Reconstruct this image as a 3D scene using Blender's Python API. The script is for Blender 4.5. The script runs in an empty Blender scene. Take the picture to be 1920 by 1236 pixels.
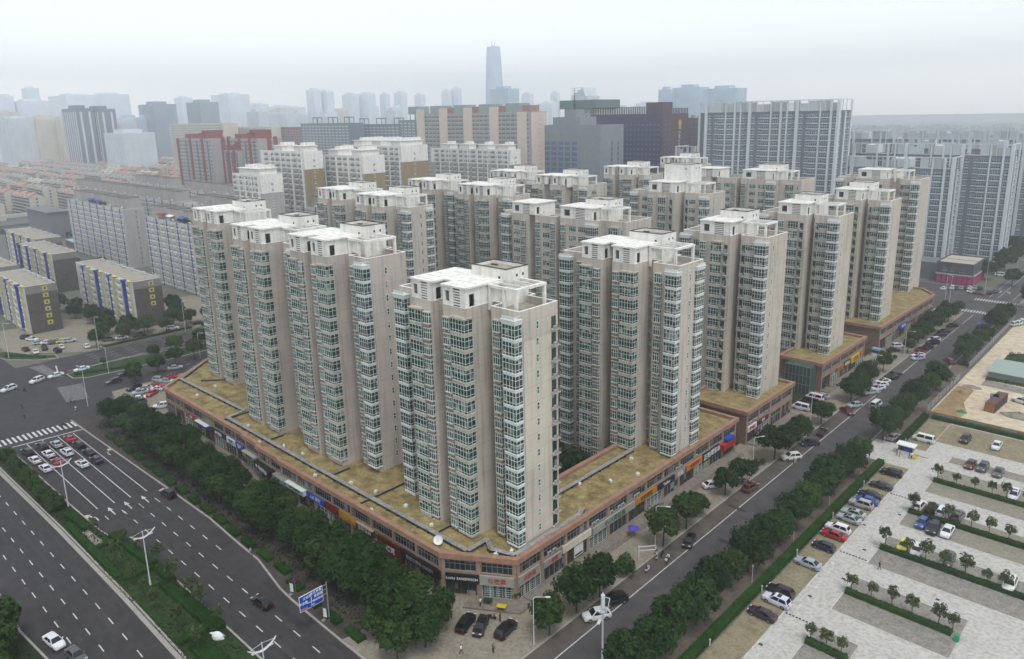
import bpy, math, random
from mathutils import Matrix, Vector
R = math.radians
rnd = random.Random(7)
S = bpy.context.scene
COL = S.collection

# ------------------------------------------------------------------ camera
def cam_axes(yaw, pitch, roll):
    cy, sy, cp, sp = math.cos(yaw), math.sin(yaw), math.cos(pitch), math.sin(pitch)
    f = Vector((sy*cp, cy*cp, -sp)); r = Vector((cy, -sy, 0)); d = f.cross(r)
    cr, sr = math.cos(roll), math.sin(roll)
    return cr*r + sr*d, -sr*r + cr*d, f
cr_, cd_, cf_ = cam_axes(R(-43.6205), R(13.62), R(1.254))
CAMP = Vector((0, 0, 80))
FPX, PCX, PCY = 1395.0, 960.0, 551.5
cdat = bpy.data.cameras.new('camera'); cam = bpy.data.objects.new('camera', cdat); COL.objects.link(cam)
m = Matrix.Identity(4)
for i, a in enumerate((cr_, -cd_, -cf_)):
    for j in range(3): m[j][i] = a[j]
m.translation = CAMP
cam.matrix_world = m
cdat.sensor_width = 36; cdat.lens = FPX/1920*36; cdat.shift_y = -(618-PCY)/1920
cdat.clip_start = 1; cdat.clip_end = 12000
S.camera = cam
def ray(px, py, dist):            # point at horizontal distance dist along the sight line of a photo pixel
    d = cr_*((px-PCX)/FPX) + cd_*((py-PCY)/FPX) + cf_
    return CAMP + d*(dist/math.hypot(d.x, d.y))

# ------------------------------------------------------------------ world, sun, exposure
W = bpy.data.worlds.new('World'); S.world = W; W.use_nodes = True
nt = W.node_tree; nt.nodes.clear()
sky = nt.nodes.new('ShaderNodeTexSky'); sky.sky_type = 'NISHITA'; sky.sun_disc = False
SUN_EL, SUN_AZ = 66, 118         # azimuth clockwise from +Y
sky.sun_elevation = R(SUN_EL); sky.sun_rotation = R(SUN_AZ); sky.air_density = 1.5; sky.dust_density = 0.2; sky.ozone_density = 1.0
hs = nt.nodes.new('ShaderNodeHueSaturation'); hs.inputs['Saturation'].default_value = 0.28
bg = nt.nodes.new('ShaderNodeBackground'); bg.inputs['Strength'].default_value = 0.14
wo = nt.nodes.new('ShaderNodeOutputWorld')
nt.links.new(sky.outputs[0], hs.inputs['Color']); nt.links.new(hs.outputs[0], bg.inputs[0]); nt.links.new(bg.outputs[0], wo.inputs[0])
sd = bpy.data.lights.new('sun', 'SUN'); sd.energy = 1.5; sd.angle = R(20); sd.color = (1, .97, .92)
sun = bpy.data.objects.new('sun', sd); COL.objects.link(sun)
sv = Vector((math.sin(R(SUN_AZ))*math.cos(R(SUN_EL)), math.cos(R(SUN_AZ))*math.cos(R(SUN_EL)), math.sin(R(SUN_EL))))
sun.rotation_euler = sv.to_track_quat('Z', 'Y').to_euler()
S.view_settings.view_transform = 'Standard'; S.view_settings.look = 'None'; S.view_settings.exposure = 0.66; S.view_settings.gamma = 1
C_ = S.cycles
C_.use_denoising = True; C_.max_bounces = 8; C_.diffuse_bounces = 2; C_.glossy_bounces = 2; C_.transmission_bounces = 2; C_.transparent_max_bounces = 4; C_.volume_bounces = 7
C_.use_adaptive_sampling = True; C_.adaptive_threshold = 0.02

# ------------------------------------------------------------------ helpers
def setp(o, label=None, cat=None, group=None, kind=None):
    if label: o['label'] = label
    if cat: o['category'] = cat
    if group: o['group'] = group
    if kind: o['kind'] = kind
    return o
def link(o, parent=None, loc=(0, 0, 0), rz=0.0):
    COL.objects.link(o); o.parent = parent; o.location = loc; o.rotation_euler = (0, 0, rz); return o
def thing(name, label, cat, loc=(0, 0, 0), rz=0.0, group=None):
    return setp(link(bpy.data.objects.new(name, None), None, loc, rz), label, cat, group)
def inst(name, me, parent=None, loc=(0, 0, 0), rz=0.0):
    return link(bpy.data.objects.new(name, me), parent, loc, rz)
def copy_tree(o, parent=None):
    c = o.copy(); COL.objects.link(c); c.parent = parent
    for ch in o.children: copy_tree(ch, c)
    return c

class MB:
    def __init__(s): s.v = []; s.f = []; s.m = []
    def quad(s, a, b, c, d, mi=0):
        n = len(s.v); s.v += [tuple(a), tuple(b), tuple(c), tuple(d)]; s.f.append((n, n+1, n+2, n+3)); s.m.append(mi)
    def tri(s, a, b, c, mi=0):
        n = len(s.v); s.v += [tuple(a), tuple(b), tuple(c)]; s.f.append((n, n+1, n+2)); s.m.append(mi)
    def box(s, x0, x1, y0, y1, z0, z1, mi=0, top=None, bottom=True):
        n = len(s.v)
        s.v += [(x0,y0,z0),(x1,y0,z0),(x1,y1,z0),(x0,y1,z0),(x0,y0,z1),(x1,y0,z1),(x1,y1,z1),(x0,y1,z1)]
        F = [(0,1,5,4),(1,2,6,5),(2,3,7,6),(3,0,4,7),(4,5,6,7)] + ([(3,2,1,0)] if bottom else [])
        for i, q in enumerate(F):
            s.f.append(tuple(n+k for k in q)); s.m.append(top if (i == 4 and top is not None) else mi)
    def prism(s, poly, z0, z1, mi=0, top=None, bottom=False):
        n = len(s.v); k = len(poly)
        s.v += [(x, y, z0) for x, y in poly] + [(x, y, z1) for x, y in poly]
        for i in range(k):
            j = (i+1) % k; s.f.append((n+i, n+j, n+k+j, n+k+i)); s.m.append(mi)
        s.f.append(tuple(range(n+k, n+2*k))); s.m.append(mi if top is None else top)
        if bottom: s.f.append(tuple(range(n+k-1, n-1, -1))); s.m.append(mi)
    def ring(s, poly, t, z0, z1, mi=0, top=None):      # mitred wall ring, thickness t inward, CCW polygon
        k = len(poly); ins = inset(poly, t); n = len(s.v)
        s.v += [(x,y,z0) for x,y in poly]+[(x,y,z1) for x,y in poly]+[(x,y,z0) for x,y in ins]+[(x,y,z1) for x,y in ins]
        for i in range(k):
            j = (i+1) % k
            s.f.append((n+i, n+j, n+k+j, n+k+i)); s.m.append(mi)
            s.f.append((n+k+i, n+k+j, n+3*k+j, n+3*k+i)); s.m.append(mi if top is None else top)
            s.f.append((n+3*k+i, n+3*k+j, n+2*k+j, n+2*k+i)); s.m.append(mi)
            s.f.append((n+2*k+i, n+2*k+j, n+j, n+i)); s.m.append(mi)
    def tube(s, p, q, r0, r1=None, n=8, mi=0, cap=True):
        p, q = Vector(p), Vector(q); r1 = r0 if r1 is None else r1
        d = (q-p).normalized(); u = d.orthogonal().normalized(); w = d.cross(u); b = len(s.v)
        for c, r in ((p, r0), (q, r1)):
            for i in range(n):
                a = 2*math.pi*i/n; s.v.append(tuple(c + u*(r*math.cos(a)) + w*(r*math.sin(a))))
        for i in range(n):
            j = (i+1) % n; s.f.append((b+i, b+j, b+n+j, b+n+i)); s.m.append(mi)
        if cap:
            s.f.append(tuple(range(b+n-1, b-1, -1))); s.m.append(mi); s.f.append(tuple(range(b+n, b+2*n))); s.m.append(mi)
    def add(s, o, loc=(0,0,0), rz=0.0):
        n = len(s.v); c, k = math.cos(rz), math.sin(rz)
        s.v += [(x*c-y*k+loc[0], x*k+y*c+loc[1], z+loc[2]) for x, y, z in o.v]
        s.f += [tuple(n+i for i in q) for q in o.f]; s.m += o.m
    def mesh(s, name, mats, smooth=False):
        me = bpy.data.meshes.new(name); me.from_pydata(s.v, [], s.f)
        for a in (mats if isinstance(mats, (list, tuple)) else [mats]): me.materials.append(a)
        me.polygons.foreach_set('material_index', s.m)
        if smooth: me.polygons.foreach_set('use_smooth', [True]*len(s.f))
        me.update(); return me
    def build(s, name, mats, parent=None, loc=(0,0,0), rz=0.0, smooth=False):
        return inst(name, s.mesh(name, mats, smooth), parent, loc, rz)
def inset(poly, t):
    k = len(poly); out = []
    for i in range(k):
        a, b, c = Vector(poly[i-1]), Vector(poly[i]), Vector(poly[(i+1) % k])
        d1 = (b-a).normalized(); d2 = (c-b).normalized()
        n1 = Vector((-d1.y, d1.x)); n2 = Vector((-d2.y, d2.x))
        den = 1 + n1.dot(n2); o = (n1+n2)/den if den > .05 else n1
        out.append((b.x+o.x*t, b.y+o.y*t))
    return out

# ------------------------------------------------------------------ materials
MATS = {}
KA = .70                        # default scale on base colours, balancing the raised exposure
def mat(name, c, rough=.8, var=.15, scale=.4, c2=None, bump=0, spec=.3, metal=0, streak=0, joints=None, jdark=.82, detail=4, coat=0, world=True, fine=0, k=None):
    k = KA if k is None else k; c = tuple(x*k for x in c); c2 = tuple(x*k for x in c2) if c2 else None
    m = bpy.data.materials.new(name); m.use_nodes = True; t = m.node_tree; N = t.nodes; L = t.links
    b = N['Principled BSDF']; b.inputs['Roughness'].default_value = rough; b.inputs['Specular IOR Level'].default_value = spec
    b.inputs['Metallic'].default_value = metal; b.inputs['Coat Weight'].default_value = coat
    if world: g = N.new('ShaderNodeNewGeometry'); P = g.outputs['Position']
    else: g = N.new('ShaderNodeTexCoord'); P = g.outputs['Object']
    n = N.new('ShaderNodeTexNoise'); n.inputs['Scale'].default_value = scale; n.inputs['Detail'].default_value = detail; n.inputs['Roughness'].default_value = .65
    L.new(P, n.inputs['Vector'])
    r = N.new('ShaderNodeMapRange'); r.inputs[1].default_value = .3; r.inputs[2].default_value = .7; L.new(n.outputs[0], r.inputs[0])
    mx = N.new('ShaderNodeMix'); mx.data_type = 'RGBA'; L.new(r.outputs[0], mx.inputs[0])
    lo = tuple(x*(1-var) for x in c)+(1,); hi = tuple(min(1, x*(1+var)) for x in (c2 or c))+(1,)
    if c2: lo = tuple(c)+(1,); hi = tuple(c2)+(1,)
    mx.inputs[6].default_value = lo; mx.inputs[7].default_value = hi
    out = mx.outputs[2]
    def mul(fac_sock, dark):
        nonlocal out
        q = N.new('ShaderNodeMix'); q.data_type = 'RGBA'; q.blend_type = 'MULTIPLY'; L.new(fac_sock, q.inputs[0])
        L.new(out, q.inputs[6]); q.inputs[7].default_value = (dark, dark, dark, 1); out = q.outputs[2]
    if fine:
        n3 = N.new('ShaderNodeTexNoise'); n3.inputs['Scale'].default_value = fine; n3.inputs['Detail'].default_value = 3; L.new(P, n3.inputs['Vector'])
        r3 = N.new('ShaderNodeMapRange'); r3.inputs[1].default_value = .42; r3.inputs[2].default_value = .66; L.new(n3.outputs[0], r3.inputs[0]); mul(r3.outputs[0], .72)
    if streak:
        v = N.new('ShaderNodeVectorMath'); v.operation = 'MULTIPLY'; v.inputs[1].default_value = (1.1, 1.1, .06); L.new(P, v.inputs[0])
        n2 = N.new('ShaderNodeTexNoise'); n2.inputs['Scale'].default_value = 1.0; n2.inputs['Detail'].default_value = 5; L.new(v.outputs[0], n2.inputs['Vector'])
        r2 = N.new('ShaderNodeMapRange'); r2.inputs[1].default_value = .48; r2.inputs[2].default_value = .75; L.new(n2.outputs[0], r2.inputs[0]); mul(r2.outputs[0], 1-streak)
    if joints:                                           # thin darker lines every «joints» metres of height
        sp = N.new('ShaderNodeSeparateXYZ'); o2 = N.new('ShaderNodeTexCoord'); L.new(o2.outputs['Object'], sp.inputs[0])
        d = N.new('ShaderNodeMath'); d.operation = 'DIVIDE'; d.inputs[1].default_value = joints; L.new(sp.outputs[2], d.inputs[0])
        f = N.new('ShaderNodeMath'); f.operation = 'FRACT'; L.new(d.outputs[0], f.inputs[0])
        lt = N.new('ShaderNodeMath'); lt.operation = 'LESS_THAN'; lt.inputs[1].default_value = .035; L.new(f.outputs[0], lt.inputs[0]); mul(lt.outputs[0], jdark)
    L.new(out, b.inputs['Base Color'])
    if bump:
        bp = N.new('ShaderNodeBump'); bp.inputs['Strength'].default_value = bump; bp.inputs['Distance'].default_value = .05
        L.new(n.outputs[0], bp.inputs['Height']); L.new(bp.outputs[0], b.inputs['Normal'])
    MATS[name] = m; return m
def glass_mat(name, dark, light, snap=(.6, .6, .9), share=.22, rough=.12, spec=.5):
    m = bpy.data.materials.new(name); m.use_nodes = True; t = m.node_tree; N = t.nodes; L = t.links
    b = N['Principled BSDF']; b.inputs['Roughness'].default_value = rough; b.inputs['Specular IOR Level'].default_value = spec
    g = N.new('ShaderNodeNewGeometry'); v = N.new('ShaderNodeVectorMath'); v.operation = 'SNAP'; v.inputs[1].default_value = snap
    L.new(g.outputs['Position'], v.inputs[0]); w = N.new('ShaderNodeTexWhiteNoise'); w.noise_dimensions = '3D'; L.new(v.outputs[0], w.inputs[0])
    oi = N.new('ShaderNodeObjectInfo'); ad = N.new('ShaderNodeMath'); ad.operation = 'MULTIPLY_ADD'; ad.inputs[1].default_value = .35; L.new(oi.outputs['Random'], ad.inputs[0]); L.new(w.outputs[0], ad.inputs[2])
    cr = N.new('ShaderNodeValToRGB'); cr.color_ramp.elements[0].position = .35; cr.color_ramp.elements[0].color = tuple(dark)+(1,)
    cr.color_ramp.elements[1].position = 1.32-share*.3; cr.color_ramp.elements[1].color = tuple(light)+(1,)
    e = cr.color_ramp.elements.new(1-share+.1); e.color = tuple(d*1.7 for d in dark)+(1,)
    sc = N.new('ShaderNodeMath'); sc.operation = 'MULTIPLY'; sc.inputs[1].default_value = .85; L.new(ad.outputs[0], sc.inputs[0])
    L.new(sc.outputs[0], cr.inputs[0]); L.new(cr.outputs[0], b.inputs['Base Color'])
    MATS[name] = m; return m
def leaf_mat(name, c, c2, c3=None):
    m = bpy.data.materials.new(name); m.use_nodes = True; t = m.node_tree; N = t.nodes; L = t.links
    b = N['Principled BSDF']; b.inputs['Roughness'].default_value = .75; b.inputs['Specular IOR Level'].default_value = .08
    g = N.new('ShaderNodeNewGeometry'); oi = N.new('ShaderNodeObjectInfo')
    n = N.new('ShaderNodeTexNoise'); n.inputs['Scale'].default_value = .55; n.inputs['Detail'].default_value = 3; L.new(g.outputs['Position'], n.inputs['Vector'])
    ad = N.new('ShaderNodeMath'); ad.operation = 'MULTIPLY_ADD'; ad.inputs[1].default_value = .45; L.new(g.outputs['Random Per Island'], ad.inputs[0]); L.new(n.outputs[0], ad.inputs[2])
    ad2 = N.new('ShaderNodeMath'); ad2.operation = 'MULTIPLY_ADD'; ad2.inputs[1].default_value = .3; L.new(oi.outputs['Random'], ad2.inputs[0]); L.new(ad.outputs[0], ad2.inputs[2])
    cr = N.new('ShaderNodeValToRGB'); cr.color_ramp.elements[0].position = .45; cr.color_ramp.elements[0].color = tuple(c)+(1,)
    cr.color_ramp.elements[1].position = 1.15; cr.color_ramp.elements[1].color = tuple(c2)+(1,)
    L.new(ad2.outputs[0], cr.inputs[0]); L.new(cr.outputs[0], b.inputs['Base Color'])
    MATS[name] = m; return m
def paint_mat(name, rough=.3, coat=.3, k=.8):                   # the body colour is each car's own object colour
    m = bpy.data.materials.new(name); m.use_nodes = True; t = m.node_tree; N = t.nodes
    b = N['Principled BSDF']; b.inputs['Roughness'].default_value = rough; b.inputs['Coat Weight'].default_value = coat; b.inputs['Coat Roughness'].default_value = .06
    oi = N.new('ShaderNodeObjectInfo'); g = N.new('ShaderNodeTexCoord'); n = N.new('ShaderNodeTexNoise'); n.inputs['Scale'].default_value = 2.5; t.links.new(g.outputs['Object'], n.inputs['Vector'])
    mr = N.new('ShaderNodeMapRange'); mr.inputs[3].default_value = .82*k; mr.inputs[4].default_value = 1.05*k; t.links.new(n.outputs[0], mr.inputs[0])
    mx = N.new('ShaderNodeVectorMath'); mx.operation = 'MULTIPLY'; t.links.new(oi.outputs['Color'], mx.inputs[0]); t.links.new(mr.outputs[0], mx.inputs[1])
    t.links.new(mx.outputs[0], b.inputs['Base Color']); MATS[name] = m; return m

WALL = mat('beige_wall', (.455,.41,.35), .85, .12, .12, streak=.34, joints=2.83, k=1.0)
WALL2 = mat('pink_beige_wall', (.42,.372,.328), .85, .12, .12, streak=.34, joints=2.83, k=1.0)
CREAM = mat('cream_wall', (.50,.455,.375), .85, .08, .2, streak=.25, joints=2.83, k=1.0)
WHITE = mat('white_paint', (.68,.665,.62), .7, .12, .8, streak=.24, k=1)
WHITEB = mat('white_bands', (.66,.69,.67), .6, .05, .5, k=0.88)
ROOFB = mat('roof_screed', (.42,.38,.31), .95, .18, .5, fine=3)
DARKR = mat('dark_trim', (.05,.045,.045), .8, .2)
UPVC = mat('window_frame_white', (.56,.64,.60), .5, .04, 1, k=0.9)
GLASS = glass_mat('green_glass', (.015,.036,.032), (.24,.28,.25), share=.30)
GLASSB = glass_mat('blue_glass', (.015,.035,.055), (.12,.17,.20), (1.1,1.1,1.4))
ACM = mat('pale_metal', (.55,.55,.53), .5, .12, 2)
STEEL = mat('grey_steel', (.36,.36,.36), .45, .15, 2, metal=.3)
POLE = mat('lamp_white', (.72,.74,.76), .4, .05, 2)
TANT = mat('tan_tile', (.40,.235,.16), .7, .2, .8, fine=1.6)
BROWNT = mat('brown_brick_tile', (.27,.165,.125), .8, .22, 1.2, fine=2.2, joints=.45, jdark=.8)
PILL = mat('podium_pillar', (.38,.27,.20), .8, .15, .8)
TURF = mat('dry_turf', (.13,.095,.045), .95, c2=(.50,.395,.17), scale=.38, bump=.6, detail=10, fine=2.2)
ASPH = mat('asphalt', (.060,.055,.058), .9, .16, .07, detail=8, fine=.35)
KERBSIDE = mat('dusty_asphalt', (.115,.10,.088), .9, .2, .2, fine=.7)
ASPH2 = mat('asphalt_worn', (.088,.082,.084), .9, .14, .1, detail=8, fine=.3)
PAVE = mat('pavement_slabs', (.20,.175,.145), .9, .18, .25, fine=1.2, k=0.9)
PLAZA = mat('plaza_pavers', (.23,.205,.16), .9, .16, .35, fine=1.8, k=0.95)
PAVER = mat('red_pavers', (.175,.14,.115), .9, .2, .3, fine=1.5)
CONC = mat('pale_concrete', (.45,.435,.40), .85, .07, .35, fine=1.6, k=0.9)
KERB = mat('kerb_stone', (.37,.35,.31), .85, .15, .6)
PAINT = mat('road_paint', (.66,.66,.64), .7, .15, 1.5, fine=1.1)
PAINTO = mat('old_road_paint', (.36,.35,.34), .8, .22, 1.2, fine=1.0)
GRASSPV = mat('grass_pavers', (.27,.26,.21), .95, c2=(.34,.31,.235), scale=.45, fine=1.6, detail=8)
GRASSP2 = mat('grass_pavers_dry', (.23,.20,.115), .95, c2=(.36,.31,.20), scale=.35, fine=1.6, detail=8)
GRAVP = mat('cobble_pavers', (.30,.28,.245), .95, .25, .8, fine=2.4)
SAND = mat('bare_sand', (.52,.42,.29), .95, c2=(.62,.54,.41), scale=.12, fine=.5, detail=8, k=0.85)
DIRT = mat('dirt', (.36,.25,.13), .95, .25, .3, fine=.8)
GROUND = mat('city_ground', (.17,.17,.15), .95, c2=(.11,.13,.09), scale=.02, detail=8)
VERGE = mat('dark_verge_earth', (.075,.062,.056), .95, .3, .4, fine=1.5)
SOIL = mat('planting_soil', (.030,.036,.016), .95, c2=(.016,.034,.010), scale=.5)
GRASS = mat('lawn', (.022,.050,.012), .95, c2=(.042,.075,.018), scale=.8, bump=.5, fine=3)
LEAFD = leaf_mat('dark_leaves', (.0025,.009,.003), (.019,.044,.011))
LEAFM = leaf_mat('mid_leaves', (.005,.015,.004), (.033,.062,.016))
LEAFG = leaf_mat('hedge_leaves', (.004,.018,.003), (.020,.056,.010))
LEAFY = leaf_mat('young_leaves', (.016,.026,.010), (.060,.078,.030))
BARK = mat('bark', (.07,.055,.04), .9, .25, 3)
RUB = mat('tyre_rubber', (.012,.012,.012), .85, .1, 5)
RIM = mat('wheel_rim', (.42,.42,.43), .35, .1, 5, metal=.7)
CARG = mat('car_glass', (.012,.016,.02), .08, .2, 1, spec=.5, world=False)
PAINTC = paint_mat('car_paint')
LAMPW = mat('headlight_glass', (.70,.72,.74), .15, .05, 6)
LAMPR = mat('tail_light_red', (.35,.012,.012), .25, .1, 6)
def flat(name, c, rough=.6, var=.08, **k): return mat(name, c, rough, var, 1.2, **k)
RED = flat('sign_red', (.42,.028,.022)); BLUE = flat('sign_blue', (.012,.075,.52), .4); NAVY = flat('sign_navy', (.012,.016,.045)); BLACK = flat('sign_black', (.012,.011,.011))
ORANGE = flat('sign_orange', (.52,.22,.025)); DGREEN = flat('sign_dark_green', (.012,.045,.025)); GREYS = flat('sign_grey', (.36,.36,.31)); DRED = flat('sign_dark_red', (.12,.012,.014)); YELLOW = flat('sign_yellow', (.62,.45,.02))
TXTW = flat('letter_white', (.80,.80,.78)); TXTR = flat('letter_red', (.50,.02,.05)); TXTG = flat('letter_green', (.015,.14,.075)); TXTY = flat('letter_gold', (.62,.38,.08)); TXTK = flat('letter_black', (.02,.02,.02))
WOOD = flat('brown_wood', (.12,.05,.025)); SKIN = flat('skin', (.42,.26,.19)); HAIR = flat('hair_black', (.012,.01,.01))
# ------------------------------------------------------------------ ground, roads, pavements
def sheet(name, poly, z, m):
    b = MB(); n = len(b.v); b.v += [(x, y, z) for x, y in poly]; b.f.append(tuple(range(len(poly)))); b.m.append(0)
    return setp(b.build(name, m), kind='structure')
def rect(x0, x1, y0, y1): return [(x0,y0),(x1,y0),(x1,y1),(x0,y1)]
g = MB()
for i in range(16):
    for j in range(16):
        x, y = -7000+i*600, -2500+j*600; g.quad((x,y,-.05),(x+600,y,-.05),(x+600,y+600,-.05),(x,y+600,-.05))
setp(g.build('ground', GROUND), kind='structure')
sheet('main_road', rect(-760, 80, 19, 57), 0, ASPH)
sheet('cross_road', rect(-287, -237, -120, 700), .004, ASPH)
sheet('junction_apron', [(-237,57),(-206,57),(-222,66),(-237,70.5)], .004, ASPH)
sheet('side_street', rect(-66, -53, 57, 900), .004, ASPH2)
sheet('side_street_mouth', rect(-72, -46, 53.7, 57), .004, ASPH2)
sheet('back_street', rect(-237, -66, 327, 353), .004, ASPH2)
sheet('back_street', rect(-53, 60, 327, 353), .004, ASPH2)
sheet('shop_car_park', rect(-95, -66, 353, 375), .004, ASPH2)
KR = [(-222,54.6),(-207,54.9),(-163.6,56.1),(-142,56.6),(-129.4,56.1),(-120.4,55.9),(-109.4,54.1),(-105.2,53.8),(-89.6,53.6),(-71,53.6)]
def strip(name, pts, w, z0, z1, m):
    b = MB()
    for (xa, ya), (xb, yb) in zip(pts, pts[1:]):
        d = Vector((xb-xa, yb-ya)).normalized(); n = Vector((-d.y, d.x))*w
        b.prism([(xa,ya),(xb,yb),(xb+n.x,yb+n.y),(xa+n.x,ya+n.y)] if w > 0 else [(xa,ya),(xa+n.x,ya+n.y),(xb+n.x,yb+n.y),(xb,yb)], z0, z1)
    return setp(b.build(name, m), kind='structure')
strip('kerb', KR, .35, -.04, .14, KERB)
sheet('verge', [(x, y+.35) for x, y in KR]+[(-71,67.5),(-222,67.5)], .10, VERGE)
sheet('shop_pavement', [(-222,67.5),(-87,67.5),(-71,67.5),(-66,67.5),(-66,327),(-76.5,327),(-76.5,78),(-88,73.4),(-203,75),(-222,95),(-237,95),(-237,70.5)], .104, PLAZA)
sheet('corner_plaza', [(-90,53.96),(-71.5,53.96),(-66.2,58),(-66.2,72),(-88,72)], .108, PLAZA)
strip('kerb', [(-66.2,327),(-66.2,58),(-71.5,53.9)], .3, -.04, .15, KERB)
sheet('roadside_parking', rect(-66, -62.6, 60, 326), .008, KERBSIDE)
# right hand side of the street
sheet('pavement', rect(-52.7, -48.2, 57, 326), .10, PAVER)
sheet('pavement', rect(-52.7, 60, 353.4, 700), .10, PLAZA)
strip('kerb', [(-53,326),(-53,57)], -.3, -.04, .14, KERB)
sheet('parking_lot', rect(-41.45, 30, 40, 206), .10, CONC)
sheet('parking_strip', rect(-46.4, -41.45, 60, 172.4), .104, GRASSP2)
sheet('parking_strip', rect(-46.4, -41.45, 184.5, 206), .104, GRASSP2)
sheet('lot_entrance', rect(-52.7, -41.45, 172.4, 184.5), .108, CONC)
for i, (y0, y1, x0, x1) in enumerate([(93,106.2,-36.2,-29.8),(112,123.5,-36.2,-19),(129,140.8,-36.2,6),(146.4,156.9,-36.2,6),(163.6,177.4,-36.1,6),(181.5,185.4,-36,6),(192,205.5,-41.3,6)]):
    sheet('parking_strip', rect(x0, x1, y0, y1), .106, GRASSPV if i in (3,4,5) else (GRASSP2 if i == 6 else GRAVP))
sheet('building_site', rect(-47.6, 40, 209.4, 326), .06, SAND)
sheet('site_dirt', [(-47.2,210),(-41,209.8),(-40,216),(-42.5,224),(-42.6,235),(-44.2,238.5),(-47.2,237)], .066, DIRT)
sheet('site_slab', [(-42.2,247.8),(-32,246.3),(-20,245),(-20,240.5),(-32,241.3),(-42.4,242)], .066, GRAVP)
sheet('site_weeds', [(-42.5,267.5),(-35.8,266.8),(-20,266),(-20,283),(-38.4,283),(-42,280)], .066, GRASS)
# left: forecourts, courtyard
sheet('forecourt', [(-345,60),(-306,60),(-287.4,80),(-287.4,330),(-345,330)], .05, PLAZA)
sheet('courtyard', [(-232,96),(-89.6,101),(-89.6,157),(-76.6,158),(-76.6,326.6),(-236.6,326.6),(-236.6,96)], .05, SOIL)
# medians and traffic islands
MED = [(-212,33.6),(-202,33.4),(-161,34.7),(-127,35.3),(-60,35.5),(20,35.6),(20,43.6),(-95,43.4),(-125.6,43.2),(-138,42.2),(-154,39.9),(-169.4,39.3),(-210,38.3),(-213,36.4)]
def island(name, poly, m=GRASS, z=.16):
    b = MB(); b.ring(poly, .32, -.03, z); setp(b.build('kerb', KERB), kind='structure')
    return sheet(name, inset(poly, .32), z-.02, m)
island('median', MED, SOIL)
island('traffic_island', [(-266,66.5),(-260,66.6),(-257,70),(-255.5,82),(-255,110),(-253,170),(-263,170),(-264.5,110),(-268.6,86),(-268.6,73.5)])
island('traffic_island', [(-312,54.5),(-300,57.5),(-291,64.5),(-287.8,70.6),(-292.5,71),(-298,66),(-312,60)])
def walk(name, pts, w, z, m): return strip(name, pts, w, z-.05, z, m)
walk('median_edge', [(20,34.7),(-60,34.6),(-127,34.4),(-161,33.8),(-202,32.5),(-212,32.7)], -.75, .06, KERB)
strip('kerb', [(-160,20.4),(-142,20.5),(-131,20.2),(-112,22),(-60,23.5)], -.35, -.03, .14, KERB)
sheet('verge', [(-400,18.8),(-160,20),(-142,20.1),(-131,19.8),(-112,21.6),(-60,23.1),(60,25),(60,-60),(-400,-60)], .12, SOIL)
# painted markings
PM = MB(); PZ = .012
def dash(x0, x1, y, w=.16, sl=.0): PM.quad((x0,y-w/2,PZ),(x1,y-w/2+sl*(x1-x0),PZ),(x1,y+w/2+sl*(x1-x0),PZ),(x0,y+w/2,PZ))
for k in range(-8, 34):
    x = -181.4+5.86*k+.1
    for y0, xmin in ((30.0,-999),(26.5,-999),(23.7,-165)):
        if x > xmin and x < 20: dash(x-1.1, x+1.1, y0+.017*(x+181), .17)
for k in range(-1, 34):
    x = -152.3+5.55*k
    if x < 15:
        for y0 in (46.0, 49.4, 52.75):
            if y0 < 52 or x < -126: dash(x-1.05, x+1.05, y0+.011*(x+152), .17)
for x in (-158.5,):
    for y0 in (42.5, 45.8, 49.3, 52.6): dash(x-1, x+1, y0, .17)
for (xa, ya, xb, yb) in ((-214.2,41.9,-163.9,42.5),(-213.4,45.3,-163.8,45.9),(-212.7,48.8,-163.7,49.2),(-212.0,52.2,-164,52.7)):
    PM.quad((xa,ya-.09,PZ),(xb,yb-.09,PZ),(xb,yb+.09,PZ),(xa,ya+.09,PZ))
PM.quad((-214.5,38.8,PZ),(-214.1,38.8,PZ),(-212.6,55,PZ),(-213,55,PZ))
for k in range(33):
    y = 20.5+1.16*k; sx = .035*(y-38)
    PM.quad((-221.5+sx,y,PZ),(-217.0+sx,y,PZ),(-217.0+sx,y+.55,PZ),(-221.5+sx,y+.55,PZ))
def arrow(x, y, turn=0, s=1.0, along='x', target=None):
    P = [[(0,-.12),(2.5,-.12),(2.5,.12),(0,.12)], [(2.5,-.5),(4.4,0),(4.4,0),(2.5,.5)]]
    if turn: P = [[(0,-.13),(2.2,-.13),(2.2,.13),(0,.13)], [(1.9,-.13),(3.6,.75*turn),(3.3,1.0*turn),(1.6,.13)], [(2.7,1.25*turn),(3.9,.25*turn),(4.5,1.6*turn),(3.4,1.45*turn)]]
    for q in P:
        pts = []
        for u, v in q:
            if along == 'x': pts.append((x-u*s, y-v*s, PZ))
            elif along == 'y': pts.append((x+v*s, y-u*s, PZ))
            else: pts.append((x-v*s, y+u*s, PZ))
        (target or PM).quad(*pts)
arrow(-158.6,41.0,1); arrow(-158.6,44.2); arrow(-158.5,47.5); arrow(-158.4,51.0); arrow(-158.2,54.2,-1)
arrow(-190,54,-1)
for y0, y1 in ((60, 226), (233, 305), (309, 326)): PM.quad((-62.52,y0,PZ),(-62.34,y0,PZ),(-62.34,y1,PZ),(-62.52,y1,PZ))
arrow(-56.8,112.5,1,1.0,'y')
for k in range(18):
    x = -68+k; PM.quad((x,352.4,PZ),(x+.5,352.4,PZ),(x+.5,356,PZ),(x,356,PZ))
    if k < 9: PM.quad((x+.4,329.5,PZ),(x+.9,329.5,PZ),(x+.9,333.5,PZ),(x+.4,333.5,PZ))
for x in (-64.2,-61.2,-55.6): PM.quad((x-.08,361,PZ),(x+.08,361,PZ),(x+.08,600,PZ),(x-.08,600,PZ))
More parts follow.
